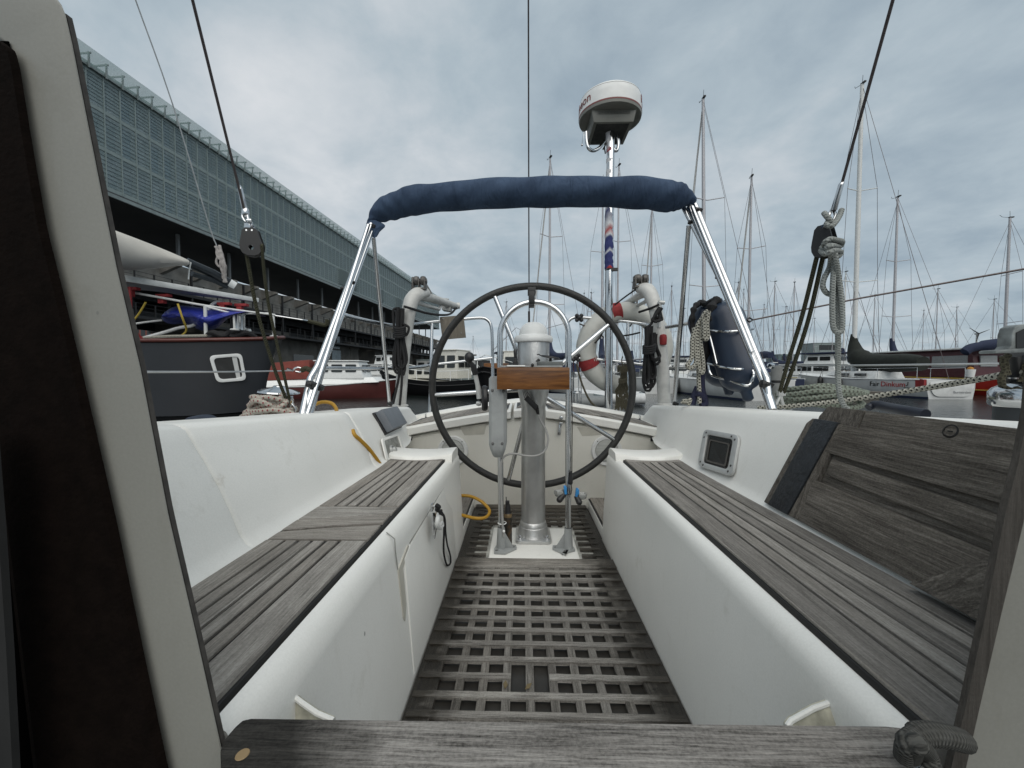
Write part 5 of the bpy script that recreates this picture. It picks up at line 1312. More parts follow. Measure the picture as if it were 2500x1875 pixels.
# sill board
yf = .402
m = MB(); zt_ = CZ-.360
a = [(542,1875),(537,1816),(560,1784),(580,1762),(598,1752),(640,1751)]
top_ = [PH(u, v, .36) for u, v in [(542,1990),(538,1830),(546,1805),(575,1772),(592,1757),(615,1752),(1300,1761),(2160,1771),(2195,1774),(2212,1783),(2230,1800),(2262,1832),(2300,1880),(2340,1990)]]
m.prism(top_, (0, 0, -.035)); m.build('sill_board', SILL, BOAT, bevel=.004, segs=3)
m = MB(); c = PH(592, 1842, .3597); m.lathe([(0,.0006),(.0055,.0006),(.006,0)], c, n=16); m.build('wood_plug', simple('pale_plug', (.20,.14,.07), .7), BOAT)
# moulded cups at the foot of the benches
for pl_, nm in (([(662,1756,.492),(690,1722,.50),(708,1702,.505),(718,1699,.505),(740,1716,.50),(775,1740,.492),(815,1757,.488)], 'l'), ([(1920,1772,.484),(1930,1758,.488),(1985,1728,.496),(2034,1711,.502),(2052,1709,.502),(2075,1728,.497),(2110,1762,.488),(2118,1774,.484)], 'r')):
    m = MB(); q_ = [P(u, v, y-.004) for u, v, y in pl_]; base = [q_[-1]+Vector((0,0,-.05)), q_[0]+Vector((0,0,-.05))]
    n_ = len(q_)
    m.prism(q_+base, (0, .006, 0)); S1 = m.build('step_moulding', simple('stained_shaded_cream', (.40,.385,.31), .5, 0, .35, 45), BOAT, bevel=.003)  # inner shade of the cup put into a stained cream colour
    m = MB(); m.tube([p+Vector((0,-.001,0)) for p in q_], .0034, 8); m.build('moulding_lip', GEL, S1)
    m = MB(); c = P(*( (698,1730,.493) if nm == 'l' else (2063,1750,.484))); m.lathe([(0,.004),(.006,.004),(.007,.001),(.0075,0)], c, (0,-1,0), 14); m.build('moulding_screw', STEEL, S1)
# grey rope end and staple at the lower right
m = MB(); m.tube(spline([PH(2205,1850,.345), PH(2212,1815,.325), PH(2240,1796,.325)+Vector((0,0,.0)), PH(2275,1792,.325), PH(2320,1800,.33), PH(2350,1808,.34)], 8), [.0068]*8+[.0078]*8+[.0095]*25, 14, sq=(1,1)); m.tube(spline([PH(2222,1845,.345), PH(2235,1815,.32), PH(2260,1835,.335), PH(2272,1870,.345)], 8), .0075, 14)
m.build('felt_rope_end', rope('rope_fuzzy_grey', (.075,.075,.07), (.045,.045,.042), 6, 300, .5), None, smooth=80, label='thick fuzzy grey rope end coming round the lower right jamb', cat='rope')
m = MB(); m.prism([PH(2184,1832,.356), PH(2196,1826,.356), PH(2252,1880,.356), PH(2240,1890,.356)], (0,0,.004)); m.build('staple_plate', STEEL, BOAT, bevel=.001)
# cabin top with the coach roof outboard of the opening
for s in (-1, 1):
    m = MB(); x0 = -.50 if s < 0 else .66
    m.hexa([(x0, .424, CZ-.40), (x0+s*1.0, .424, CZ-.40), (x0+s*1.0, .436, CZ-.40), (x0, .436, CZ-.40), (x0, .424, CZ+.02), (x0+s*.9, .424, CZ-.10), (x0+s*.9, .436, CZ-.10), (x0, .436, CZ+.02)] if s > 0 else [(x0+s*1.0, .424, CZ-.40), (x0, .424, CZ-.40), (x0, .436, CZ-.40), (x0+s*1.0, .436, CZ-.40), (x0+s*.9, .424, CZ-.10), (x0, .424, CZ+.02), (x0, .436, CZ+.02), (x0+s*.9, .436, CZ-.10)])
    m.build('cabin_aft_wall', GEL, BOAT, bevel=.01)
# ================================================================ the harbour
m = MB(); m.bb(-4000,4000,-60,7000,-2,0); m.build('water', WATER, None, smooth=0, kind='structure')
m = MB(); m.loft([[Vector((-900,620,-1)), Vector((-900,640,5)), Vector((-900,900,7))], [Vector((-200,560,-1)), Vector((-200,575,3)), Vector((-200,900,7))], [Vector((300,520,-1)), Vector((300,535,3)), Vector((300,900,7))], [Vector((1200,620,-1)), Vector((1200,640,4)), Vector((1200,900,7))]])
m.build('far_shore', simple('far_shore_green', (.05,.06,.05), .9, 0, .4, .05), None, kind='structure')
CONC = simple('old_concrete', (.23,.22,.20), .85, 0, .3, .9, .3, bs=6); CONCD = simple('dark_concrete', (.10,.095,.085), .9, 0, .3, .7)
SOF = simple('dark_soffit', (.035,.037,.04), .7, 0, .3, .3); STL = simple('dark_steelwork', (.018,.018,.019), .6, .2)
GRF = simple('pale_green_frame', (.22,.27,.265), .4, .1, .12, 3); SLAB = simple('floor_band_grey', (.20,.24,.24), .45, 0, .2, 2)
def glassm(name, a, b, al=1.0, rough=.12):
    q = N(name); q.set(q.ramp(q.noise(q.coord(scale=(1,1,1)), .8, 3), [(.35, a), (.65, b)]), rough, 0, .55); q.b.inputs['Alpha'].default_value = al; return q.m
GB = [glassm('glass_blue', (.055,.115,.17), (.12,.20,.27)), glassm('glass_slate', (.07,.105,.125), (.12,.165,.19)), glassm('glass_pale_blind', (.22,.27,.29), (.34,.40,.42))]
SKIN = glassm('green_glass_skin', (.34,.45,.47), (.46,.57,.60), .25, .15)
LOUV = simple('louvre_edge', (.13,.17,.175), .4)
OFF = thing('office_building', 'long green glass office block raised on an old concrete crane track', 'office building', (0,0,0))
KIDS_OFF = []
Ag = R(3.04); nrm0 = Vector((-math.cos(Ag), math.sin(Ag), 0)); D0 = 36.0
OLOC = nrm0*D0; OLOC.z = CZ
def lk(o):
    KIDS_OFF.append(o); return o
FL = [(15.3, 18.05), (18.4, 21.1), (21.45, 23.8)]
BW = 1.23; NB = 89; YS = 23.6
def win_mesh(m, y0, z0, z1, kind):
    # three panes behind glass louvres
    w_ = BW-.10; h = z1-z0
    if kind == 0: m.bb(-.55,-.50, y0+.06, y0+.06+w_, z0, z1, 0)
    elif kind == 1: m.bb(-.55,-.50, y0+.06, y0+.5*BW-.03, z0, z1, 1); m.bb(-.55,-.50, y0+.5*BW+.03, y0+.06+w_, z0, z1, 2)
    else: m.bb(-.55,-.50, y0+.06, y0+.36*BW, z0, z1, 2); m.bb(-.55,-.50, y0+.36*BW+.05, y0+.06+w_, z0, z1, 1)
    m.bb(-.02,-.005, y0+.06, y0+.06+w_, z0+.02, z1-.02, 3)
    n_ = 8
    for i in range(1, n_):
        z = z0+h*i/n_; m.bb(-.005,.03, y0+.06, y0+.06+w_, z-.018, z+.018, 4)
WMAT = GB+[SKIN, LOUV]
rw_ = random.Random(11)
wins = [(j, f) for j in range(NB) for f in range(3)]
near = [(j, f) for j in range(4, NB) for f in (2, 1, 0)][:100]
protos = {}
for f in range(3):
    for k_ in range(3):
        m = MB(); win_mesh(m, 0, FL[f][0], FL[f][1], k_); protos[(f, k_)] = m
meshes = {}
for j, f in near:
    k_ = rw_.choice((0, 0, 0, 1, 2, 1)); key = (f, k_)
    if key not in meshes:
        o = protos[key].build('window', WMAT, OFF, smooth=0); meshes[key] = o.data; o.location = (0, YS+j*BW, 0)
    else:
        o = bpy.data.objects.new('window', meshes[key]); link(o, OFF); o.location = (0, YS+j*BW, 0)
ns = set(near); m = MB()
for j, f in wins:
    if (j, f) not in ns: win_mesh(m, YS+j*BW, *FL[f], rw_.choice((0, 0, 1, 2, 1)))
m.build('far_windows', WMAT, OFF, smooth=0, kind='stuff')
YE = YS+NB*BW
m = MB(); m.bb(-13, -.6, YS, YE, 14.6, 24.25); m.build('upper_storeys', simple('inner_wall_grey', (.12,.14,.15), .6), OFF, smooth=0)
m = MB()
for z0, z1 in ((14.95,15.28),(18.07,18.38),(21.12,21.43),(23.82,24.05)): m.bb(-.58, .02, YS, YE, z0, z1)
for j in range(NB+1):
    y = YS+j*BW; m.bb(-.49, .06, y-.045, y+.045, 15.0, 24.3)
m.build('facade_frame', GRF, OFF, smooth=0)
m = MB(); m.bb(-13.2, .10, YS, YE, 14.45, 14.93); m.build('floor_slab', SOF, OFF, smooth=0)
m = MB(); m.bb(.10, .16, YS, YE, 14.5, 14.8); m.build('slab_edge', SLAB, OFF, smooth=0)
m = MB(); m.prism([Vector((.20,YS,24.2)), Vector((.24,YS,24.2)), Vector((.64,YS,25.35)), Vector((.60,YS,25.35))], (0, YE-YS, 0)); m.build('glass_parapet', glassm('parapet_glass', (.42,.55,.53), (.50,.62,.60), .42, .2), OFF, smooth=0)
m = MB()
for j in range(NB+1):
    y = YS+j*BW
    m.bb(-.9, .55, y-.035, y+.035, 24.95, 25.07); m.bb(.30, .40, y-.05, y+.05, 23.9, 25.1); m.bb(-.7, .35, y-.035, y+.035, 24.3, 24.4)
m.bb(-.62, .24, YS, YE, 24.06, 24.21); m.bb(-.9, -.8, YS, YE, 24.9, 25.12); m.build('parapet_brackets', SLAB, OFF, smooth=0, kind='stuff')
# opened louvre panels
for y, f in ((66.0, 0), (69.5, 0), (82, 0), (93, 0), (101, 0), (105, 0)):
    m = MB(); z0, z1 = FL[f]
    for i in range(7): z = z0+.2+(z1-z0)*i/7.2; m.prism([Vector((.10,y,z)), Vector((.16,y,z)), Vector((.34,y,z+.27)), Vector((.28,y,z+.27))][::-1], (0, 3.2, 0))
    m.bb(.02,.07,y-.05,y,z0,z1); m.bb(.02,.07,y+3.2,y+3.25,z0,z1)
    m.build('open_louvre', simple('louvre_bright', (.36,.42,.42), .35, .2), OFF, smooth=0)
for j in range(17):
    y = 25+6.7*j; m = MB(); m.bb(-2.6,-2.35, y-.12, y+.12, 11.3, 14.46); m.build('steel_column', simple('grey_steel', (.16,.165,.165), .5, .3), OFF, smooth=0)
# concrete crane track
m = MB(); m.bb(-5.2, -3.0, 20, 142, 8.1, 11.3); m.bb(-14, -5.2, 20, 142, 8.6, 11.1); m.build('concrete_beam', CONC, OFF, smooth=0)
for j in range(32):
    y = 26+3.6*j
    m = MB(); m.prism([Vector((-3.05,y,9.9)), Vector((-.9,y,10.7)), Vector((-.9,y,10.95)), Vector((-3.05,y,11.25))], (0,.45,0)); m.build('concrete_bracket', CONC, OFF, smooth=0)
# walkways with railings, each one connected frame
def walkway(z, x0, x1, rail, name, y0=20, y1=142, step=1.8):
    m = MB(); m.bb(x0, x1, y0, y1, z-.28, z)
    y = y0
    while y < y1: m.bb(x1-.10, x1, y, y+.09, z, z+rail); y += step
    for k_ in (.35, .68, 1.0): m.bb(x1-.07, x1-.03, y0, y1, z+rail*k_-.03, z+rail*k_)
    m.build(name, STL, OFF, smooth=0)
walkway(8.0, -3.0, -1.0, 1.15, 'upper_walkway'); walkway(5.1, -3.4, -1.0, 1.15, 'lower_walkway')
m = MB(); m.bb(-5.0,-4.4, 20, 142, 5.1, 6.1); m.bb(-5.0,-4.4,20,142,7.2,8.1)
y = 20
while y < 141: m.bb(-4.95,-4.45,y,y+.35,6.0,7.3); y += 3.8
m.build('girder', STL, OFF, smooth=0)
y = 24
while y < 140: 
    m = MB(); m.bb(-1.25,-1.05,y,y+.16,5.1,10.7); m.build('hanger_post', STL, OFF, smooth=0); y += 7.2
m = MB(); m.bb(-9.2,-8.8,20,141,4.6,8.7); m.build('dark_back_panel', STL, OFF, smooth=0)  # dark panel added to stand in for the shaded depth behind the girder
piers = [19+11.5*i for i in range(11)]
for y in piers:
    m = MB(); m.prism([Vector((-3.2,y,-2.4)), Vector((-3.2,y+3.4,-2.4)), Vector((-3.2,y+3.4,4.8)), Vector((-3.2,y,4.8))][::-1], (-6.5,0,0)); m.bb(-9.7,-3.1,y-.4,y+3.8,4.4,5.9); m.build('concrete_pier', CONCD, OFF, bevel=.05)
# ground floor room with blue windows between two piers
m = MB(); m.bb(-8, -3.3, 56.5, 76.5, -2.4, 4.8); GR = m.build('ground_floor', CONCD, OFF, smooth=0)
for y0, y1, z0, z1, mt in ((58.2,63.6,-.2,2.6,GLS),(69.5,72.6,-.6,3.9,GB[1]),(69.8,72.3,4.2,6.6,GB[1])):
    m = MB(); m.bb(-3.28,-3.22,y0,y1,z0,z1); m.build('room_window', mt, GR, smooth=0)
m = MB(); m.bb(-12, -1, 20, 142, -2.8, -.9); m.build('quay_wall', CONCD, OFF, smooth=0)
place(OFF, OLOC, -Ag)

# buildings far behind -------------------------------------------------------
def house(name, label, u, v0, v1, wpx, Y, mat, rows_, cols_, cat='building', depth=12, roof=None):
    a, b = P(u-wpx/2, v0, Y), P(u+wpx/2, v0, Y); z1 = P(u, v1, Y).z
    T = thing(name, label, cat, ((a.x+b.x)/2, Y, 0)); m = MB(); m.bb(a.x, b.x, Y, Y+depth, -.5, z1); m.build('wall', mat, T, smooth=0)
    W = b.x-a.x; z0 = max(.8, P(u, v0, Y).z); H = z1-z0
    for r_ in range(rows_):
        for c_ in range(cols_):
            m = MB(); x = a.x+W*(c_+.5)/cols_; z = z0+H*(r_+.5)/rows_
            m.bb(x-W/cols_*.33, x+W/cols_*.33, Y-.06, Y-.02, z-H/rows_*.3, z+H/rows_*.3); m.build('window', GLS, T, smooth=0)
    m = MB(); m.bb(a.x-.2, b.x+.2, Y-.2, Y+depth+.2, z1, z1+.35); m.build('roof', roof or SLAB, T, smooth=0)
BRK = simple('red_brick', (.14,.05,.04), .85, 0, .3, .5); PALE = simple('pale_render', (.48,.49,.48), .7, 0, .1, .3)
house('apartment_building', 'red brick apartment building seen low behind the concrete piers on the left', 345, 905, 772, 90, 150, BRK, 5, 6)
house('apartment_building', 'dark slate apartment building beyond the quay left of the blue tarp', 425, 905, 792, 60, 165, SLAB, 4, 4)
house('apartment_building', 'white low waterside building glimpsed under the lowest walkway', 600, 905, 800, 110, 175, PALE, 4, 8)
house('apartment_building', 'slim pale building just past the bow of the dark grey yacht', 690, 905, 835, 40, 165, PALE, 3, 3)
house('office_building', 'distant grey office block with banded windows above the white motor cruiser', 2020, 900, 838, 66, 260, SLAB, 3, 1, 'office building')
house('office_building', 'low teal office block far off behind the white cabin roof', 1922, 900, 866, 44, 240, simple('teal_facade', (.10,.15,.16), .5), 2, 1, 'office building')
house('warehouse', 'far dark low warehouse on the horizon behind the two black barges', 1135, 905, 880, 120, 420, STL, 1, 5)
house('boathouse', 'small white boathouse beside the end of the concrete track', 1040, 905, 880, 46, 118, PALE, 1, 2)
# wind turbine on the horizon
WT = thing('wind_turbine', 'three bladed wind turbine on the horizon near the right edge', 'wind turbine', tuple(P(2385,905,320)))
m = MB(); hb_ = P(2385,815,320); m.rod(Vector((hb_.x,320,0)), hb_, .9, 10, .5); m.build('tower', PALE, WT)
m = MB(); m.box(hb_, (1.2,2.4,1.2)); m.build('nacelle', PALE, WT)
for a in (22, 148, 255):
    m = MB(); d = Vector((math.cos(R(a)),0,math.sin(R(a)))); m.tube([hb_+Vector((0,-1.3,0)), hb_+Vector((0,-1.3,0))+d*9], [.45,.12], 6); m.build('blade', STL, WT)

# ---------------------------------------------------------------- boats
def hull_mesh(L, B, fs, fb, tr=.7, rake=.12, srake=.0, flare=.9, n=22, tuck=.55, sheer=.15, barge=0):
    rows = []
    for i in range(n+1):
        t_ = i/n
        w_ = B/2*(tr+(1-tr)*math.sin(min(1, t_/.5)*math.pi/2)) if t_ < .45 else B/2*(1-((t_-.45)/.55)**(2.1 if not barge else 5))**.75
        w_ = max(w_, .015)
        z = fs+(fb-fs)*t_**1.6 - sheer*math.sin(t_*math.pi)*.6
        y = L*t_
        wl = flare*(1-.35*max(0, (t_-.6)/.4)) 
        ys = y
        yb = y - rake*L*max(0, (t_-.75)/.25)**1.5 + srake*L*max(0, (.15-t_)/.15)
        row = []
        for s_, (kw, kz, ky) in [(-1, (1,1,0)), (-1, (.985,.55,.45)), (-1, (wl,.0,.95)), (-1, (tuck,-.35,1)), (1, (tuck,-.35,1)), (1, (wl,.0,.95)), (1, (.985,.55,.45)), (1, (1,1,0))]:
            zz = z*kz if kz > 0 else (kz)
            row.append(Vector((s_*w_*kw, lerp(ys, yb, ky), zz)))
        rows.append(row)
    return rows
def hull(T, L, B, fs, fb, mat, deckmat, boot=None, stripe=None, **kw):
    rows = hull_mesh(L, B, fs, fb, **kw)
    m = MB(); m.loft(rows, caps=True); H = m.build('hull', mat, T, smooth=50)
    m = MB(); m.loft([[r[0]+Vector((.02,0,-.01)), (r[0]+r[-1])/2+Vector((0,0,.04)), r[-1]+Vector((-.02,0,-.01))] for r in rows]); m.build('deck', deckmat, T, smooth=50)
    m = MB()
    for k_ in (0, -1): m.tube([r[k_] for r in rows], .035, 6)
    m.build('toe_rail', stripe or deckmat, T)
    if boot:
        m = MB()
        for sgn, k_, k2 in ((-1, 1, 2), (1, 6, 5)):
            def q_(r, f): a, b = r[k2], r[k_]; t_ = f/max(.01, b.z); return a.lerp(b, t_)+Vector((sgn*.012,0,0))
            m.loft([[q_(r, -.0), q_(r, .10)] for r in rows])
        m.build('boot_stripe', boot, T, smooth=0)
    return H, rows
def windows_side(T, boxes, mat=GLS):
    for b in boxes: m = MB(); m.bb(*b); m.build('cabin_window', mat, T, smooth=0)
COVB = simple('black_green_cover', (.010,.013,.010), .9, 0, .4, 6, .6, bs=12); COVN = NAVY
ALM = simple('mast_alloy', (.40,.40,.42), .5, .3, .1); ALW = simple('mast_white', (.62,.63,.62), .5)
WGR = simple('hull_grey_white', (.54,.55,.545), .4, 0, .1, 2); WDK = simple('deck_white', (.60,.61,.60), .5, 0, .15, 3)
DSL = simple('dark_steel_grey', (.024,.026,.030), .35, 0, .15, 2); DBK = simple('barge_black', (.006,.006,.007), .45, spec=.3); SKY2 = simple('sail_cloth', (.50,.50,.49), .8)
def yacht(label, x, y, hd, L=10.5, H=15, hullm=WGR, mastm=ALM, cover=COVN, spr=2, furl=True, hood=None, mr=.085, boom=True, fs=.95, fb=1.2, name='moored_yacht', cat='sailing yacht', group='sailing yachts moored in the marina', mastt=.56, lean=0, wr=.011, small=False, bz=1.3, bs=1.0):
    T = thing(name, label, cat, (0,0,0), group); B = L*.31
    Hh, rows = hull(T, L, B, fs, fb, hullm, WDK, boot=NAVY if hullm == WGR else None)
    m = MB(); y0, y1 = L*.30, L*.72
    m.hexa([(-B*.26,y0,fs-.05),(B*.26,y0,fs-.05),(B*.12,y1,fb-.1),(-B*.12,y1,fb-.1),(-B*.21,y0+.1,fs+.42),(B*.21,y0+.1,fs+.42),(B*.09,y1-.5,fs+.38),(-B*.09,y1-.5,fs+.38)])
    CR = m.build('coachroof', WDK, T, bevel=.06)
    for s_ in (-1, 1):
        for k_ in range(2):
            m = MB(); ya = lerp(y0, y1, .15+.3*k_); m.prism([Vector((s_*(B*.245-.004-.028*k_*3.2),ya,fs+.12)), Vector((s_*(B*.225-.028*k_*3.2-.025),ya+L*.085,fs+.12)), Vector((s_*(B*.215-.028*k_*3.2-.025),ya+L*.085,fs+.28)), Vector((s_*(B*.232-.028*k_*3.2),ya,fs+.28))], (s_*.05,0,0)); m.build('cabin_window', GLS, CR, smooth=0)
    ym = L*mastt; zb = fs+.35; top = Vector((lean, ym, H))
    m = MB(); m.tube([Vector((0,ym,zb)), Vector((lean*.5,ym,(H+zb)/2)), top], [mr, mr, mr*.75], 10, sq=(1,1)); MA = m.build('mast', mastm, T)
    for k_ in range(spr):
        z = zb+(H-zb)*(k_+1)/(spr+1.15); w_ = B*.33*(1-.18*k_)
        m = MB(); m.tube([Vector((-w_,ym-.25,z+.06)), Vector((0,ym,z)), Vector((w_,ym-.25,z+.06))], .028, 6); m.build('spreader', mastm, MA)
    m = MB(); m.tube([top, top+Vector((.03,0,.55))], .012, 5); m.tube([top+Vector((0,0,.02)), top+Vector((0,.5,.12)), top+Vector((.06,.62,.30))], .014, 5); m.box(top+Vector((0,-.08,.05)), (.12,.3,.08)); m.build('masthead_gear', STL, MA)
    def w2(nm, a, b, r_=wr, mt=WIRE): m = MB(); m.tube([Vector(a), Vector(b)], r_, 5); m.build(nm, mt, T)
    bow = Vector((0, L*.985, fb)); st = Vector((0, .1, fs))
    w2('forestay', top-Vector((0,0,.3)), bow, wr if not furl else .055, WIRE if not furl else SKY2)
    w2('backstay', top, st)
    for s_ in (-1, 1):
        z1 = zb+(H-zb)*spr/(spr+1.15) if spr else H*.6; w_ = B*.33
        m = MB(); m.tube([top-Vector((0,0,.2)), Vector((s_*w_*(1-.18*(spr-1)),ym-.25,z1+.06)), Vector((s_*w_,ym-.25,zb+(H-zb)/(spr+1.15)+.06)), Vector((s_*B*.42,ym-.3,fs+.05))], wr, 5); m.build('shroud', WIRE, T)
        w2('lower_shroud', (0,ym,zb+(H-zb)/(spr+1.15)-.1), (s_*B*.40,ym-.7,fs))
    if boom:
        m = MB(); m.tube([Vector((0,ym-.1,fs+bz-.15)), Vector((0,ym-L*.40,fs+bz-.10))], .06, 8); BM = m.build('boom', mastm, T)
        if cover:
            m = MB(); hz = .25*bs; pts_ = [Vector((0,ym+.08,fs+bz+1.35+hz)), Vector((0,ym+.02,fs+bz+.8+hz*.8)), Vector((0,ym-.22,fs+bz+.35+hz*.45)), Vector((0,ym-.9,fs+bz+.12+hz*.1)), Vector((0,ym-L*.2,fs+bz+.06)), Vector((0,ym-L*.33,fs+bz+.06)), Vector((0,ym-L*.41,fs+bz))]
            m.tube(spline(pts_, 4), [lerp(1, bs, min(1, i_/9))*z_ for i_, z_ in enumerate((.14,.15,.16,.17,.19,.20,.21,.22,.24,.25,.25,.25,.24,.24,.23,.23,.23,.22,.22,.22,.21,.20,.19,.18,.16))], 10, sq=(1.0,1.0)); m.build('sail_cover', cover, BM, smooth=70)
    if hood:
        m = MB(); m.lathe([(0,.62),(.5,.60),(.85,.42),(.98,.0)], Vector((0, L*.30, fs+.35)), n=16); m.build('spray_hood', hood, T)
    if not small:
        m = MB(); 
        hs = [rows[i][0]+Vector((.06,0,.02)) for i in (1,5,9,13,17)]; 
        for p in hs: m.tube([p, p+Vector((0,0,.58))], .013, 5)
        m.tube([p+Vector((0,0,.57)) for p in hs]+[Vector((0,L*.98,fb+.6))]+[Vector((-p.x,p.y,p.z+.57)) for p in hs[::-1]], .010, 5)
        for p in hs: q_ = Vector((-p.x,p.y,p.z)); m.tube([q_, q_+Vector((0,0,.58))], .013, 5)
        m.build('guard_rails', STEEL, T)
    T.location = (x, y, 0); T.rotation_euler = (0, 0, hd)
    return T, rows, L, B
def at_mast(u, vt, H, hd=0, L=10.5, mastt=.56):
    d = ray(u, vt); k_ = d.z/d.y; Y = (H-CZ)/k_; x = d.x/d.y*Y
    off = Matrix.Rotation(hd, 3, 'Z') @ Vector((0, L*mastt, 0))
    return x-off.x, Y-off.y
# the named white yacht to starboard
FDL = 10.4; x_, y_ = 20.75, 19.1
T, rows, L, B = yacht('white yacht with black and red name lettering, black green boom cover and red stern corner', x_, y_, R(-1), FDL, 18.9, WGR, ALW, COVB, 2, False, None, .13, mastt=.54, wr=.012, bz=.80, bs=2.3)
# its port side letters, set on the hull plating
def side_pt(rows, t_, f, s_=-1):
    i = t_*(len(rows)-1); a = rows[int(i)]; b = rows[min(int(i)+1, len(rows)-1)]; k_ = i-int(i)
    top = a[0].lerp(b[0], k_); mid = a[1].lerp(b[1], k_); return mid.lerp(top, f)
BLKT = simple('letter_black', (.02,.02,.02), .6); REDT = simple('letter_red', (.36,.03,.03), .6)
Tm = T
def hull_text(body, t_, size, mat, parent):
    p = side_pt(rows, t_, .38); p2 = side_pt(rows, t_+.05, .38); d = (p-p2).normalized(); up = Vector((0,0,1)); nn = d.cross(up).normalized()
    M4 = Matrix((( d.x, up.x, nn.x, p.x+nn.x*.02), (d.y, up.y, nn.y, p.y+nn.y*.02), (d.z, up.z, nn.z, p.z), (0,0,0,1)))
    return text_mesh('boat_name', body, size, mat, M4, parent, .004)
hull_text('Fair', .235, .36, BLKT, T).parent = T
hull_text('Dinkum', .145, .38, REDT, T)
p = side_pt(rows, .075, .38); m = MB(); m.tube([p+Vector((-.03,0,.14)), p+Vector((-.03,.02,-.02)), p+Vector((-.03,.10,-.06))], .018, 5); m.tube([p+Vector((-.03,.22,-.14)), p+Vector((-.03,-.12,-.14))], .012, 5); m.build('maker_mark', BLKT, T)
m = MB(); m.loft([[r[0]+Vector((-.02,0,.01)), r[1]+Vector((-.025,0,-.05))] for r in rows[0:2]]); m.prism([Vector((-B*.36,-.02,.95)), Vector((-B*.33,.32,.98)), Vector((-B*.33,.32,.45)), Vector((-B*.36,-.02,.50))], (-.12,0,0)); m.build('red_corner_cushion', RED, T, smooth=0)
m = MB(); m.prism(rrect([Vector((-B*.34,-.03,.86)), Vector((B*.34,-.03,.86)), Vector((B*.26,-.03,.12)), Vector((-B*.26,-.03,.12))], .3), (0,-.03,0)); m.build('transom', WDK, T, bevel=.01)
text_mesh('port_of_registry', 'Burmerdam', .17, simple('letter_grey', (.25,.26,.27), .6), Matrix.Translation((.45,-.075,.34)) @ Matrix.Rotation(R(90), 4, 'X'), T, .002)
for i, (lt, tag_) in enumerate(((.58, 'bow'), (.43, 'mid'))):
    FT = thing('hanging_fender', 'black cone ended fender nearer the %s on the side of the red lettered yacht' % ('bow' if i == 0 else 'mast'), 'fender', (0,0,0), 'black fenders on the red lettered yacht')
    p = side_pt(rows, lt, .3)+Vector((-.17,0,0)); m = MB(); m.lathe([(0,.42),(.04,.36),(.14,.2),(.15,-.1),(.13,-.25),(.03,-.38),(0,-.4)], p, n=14); m.build('fender_body', BLK, FT); m = MB(); m.rod(p+Vector((0,0,.4)), p+Vector((.15,0,.85)), .012, 5); m.build('fender_line', BLK, FT)
    place(FT, (x_, y_, 0), R(-1))
# other yachts: label, u of mast, v of masthead, mast height, heading, length, hull, mast, cover, spreaders, furled, hood
YL_ = [
 ('light grey yacht whose tall mast and furled foresail stand right of the bimini legs', 1731, 242, 17.6, R(1), 10.8, WGR, ALM, NAVY, 2, True, None, .11, -.35),
 ('white yacht whose mast rises exactly above the wheel rim left of the radar mast', 1343, 386, 16.0, R(20), 10, WGR, ALM, NAVY, 2, True, NAVY, .085, 0),
 ('white yacht with a mast just left of and partly behind the radar mast', 1472, 445, 15.2, R(-10), 10, WGR, ALM, NAVY, 2, False, None, .075, 0),
 ('white yacht with a slim mast just right of the radar mast', 1511, 405, 16.4, R(12), 10.5, WGR, ALM, None, 2, False, NAVY, .075, 0),
 ('white yacht whose mast shows between radar mast and starboard davit roller', 1592, 500, 14.5, R(-5), 9.5, WGR, ALM, NAVY, 2, True, None, .075, 0),
 ('dark blue hulled yacht with furled foresail left of the starboard pulley block', 1835, 432, 14.0, R(-14), 9.8, NAVY, ALM, NAVY, 2, True, NAVY, .08, 0),
 ('white yacht with a short light mast just left of the red lettered yacht\'s mast', 2065, 664, 12.0, R(8), 9, WGR, ALW, NAVY, 1, False, None, .07, 0),
 ('yacht with grey mast and dark diagonal stays right of the red lettered yacht\'s mast', 2192, 482, 14.4, R(-4), 10, WGR, ALM, NAVY, 2, False, NAVY, .09, 0),
 ('yacht with tan mast and radar bracket near the right edge of the marina', 2466, 532, 13.6, R(78), 10, WGR, ALM, NAVY, 2, False, NAVY, .10, 0),
 ('small distant yacht with a thin mast right of the starboard tackle lines', 1892, 688, 12.5, R(30), 9, WGR, ALM, NAVY, 1, False, None, .07, 0),
 ('small distant yacht with a thin mast between the tackle and the hanging rope', 1940, 690, 12.0, R(-20), 9, WGR, ALM, None, 1, False, None, .065, 0),
 ('small distant yacht with its mast close right of the tall leaning mast', 1803, 690, 11.8, R(15), 9, WGR, ALM, NAVY, 1, True, None, .065, 0),
 ('small distant yacht whose mast stands left of the radar mast above the lifebuoy', 1444, 716, 10.5, R(-35), 8.5, WGR, ALM, NAVY, 1, False, None, .06, 0),
 ('small distant yacht with a mast just inside the left of the pedestal guard', 1236, 738, 11.0, R(40), 9, WGR, ALM, NAVY, 1, False, None, .065, 0),
 ('tiny far yacht whose mast stands alone left of the pedestal guard', 1155, 822, 11.0, R(50), 9, WGR, ALM, None, 1, False, None, .07, 0),
 ('distant yacht with bare mast at the far right between the two booms', 2290, 706, 12.0, R(10), 9, WGR, ALM, NAVY, 1, False, None, .06, 0),
 ('distant yacht with bare mast just right of the starboard davit', 1640, 700, 11.0, R(-28), 9, WGR, ALM, NAVY, 1, False, None, .06, 0),
 ('distant yacht with bare mast seen low between the furled sail and basket', 1768, 735, 12.0, R(12), 9, WGR, ALM, NAVY, 2, False, None, .06, 0),
 ('distant yacht with bare mast seen through the right side of the lifebuoy', 1545, 690, 12.2, R(8), 9, WGR, ALM, NAVY, 2, False, None, .06, 0),
]
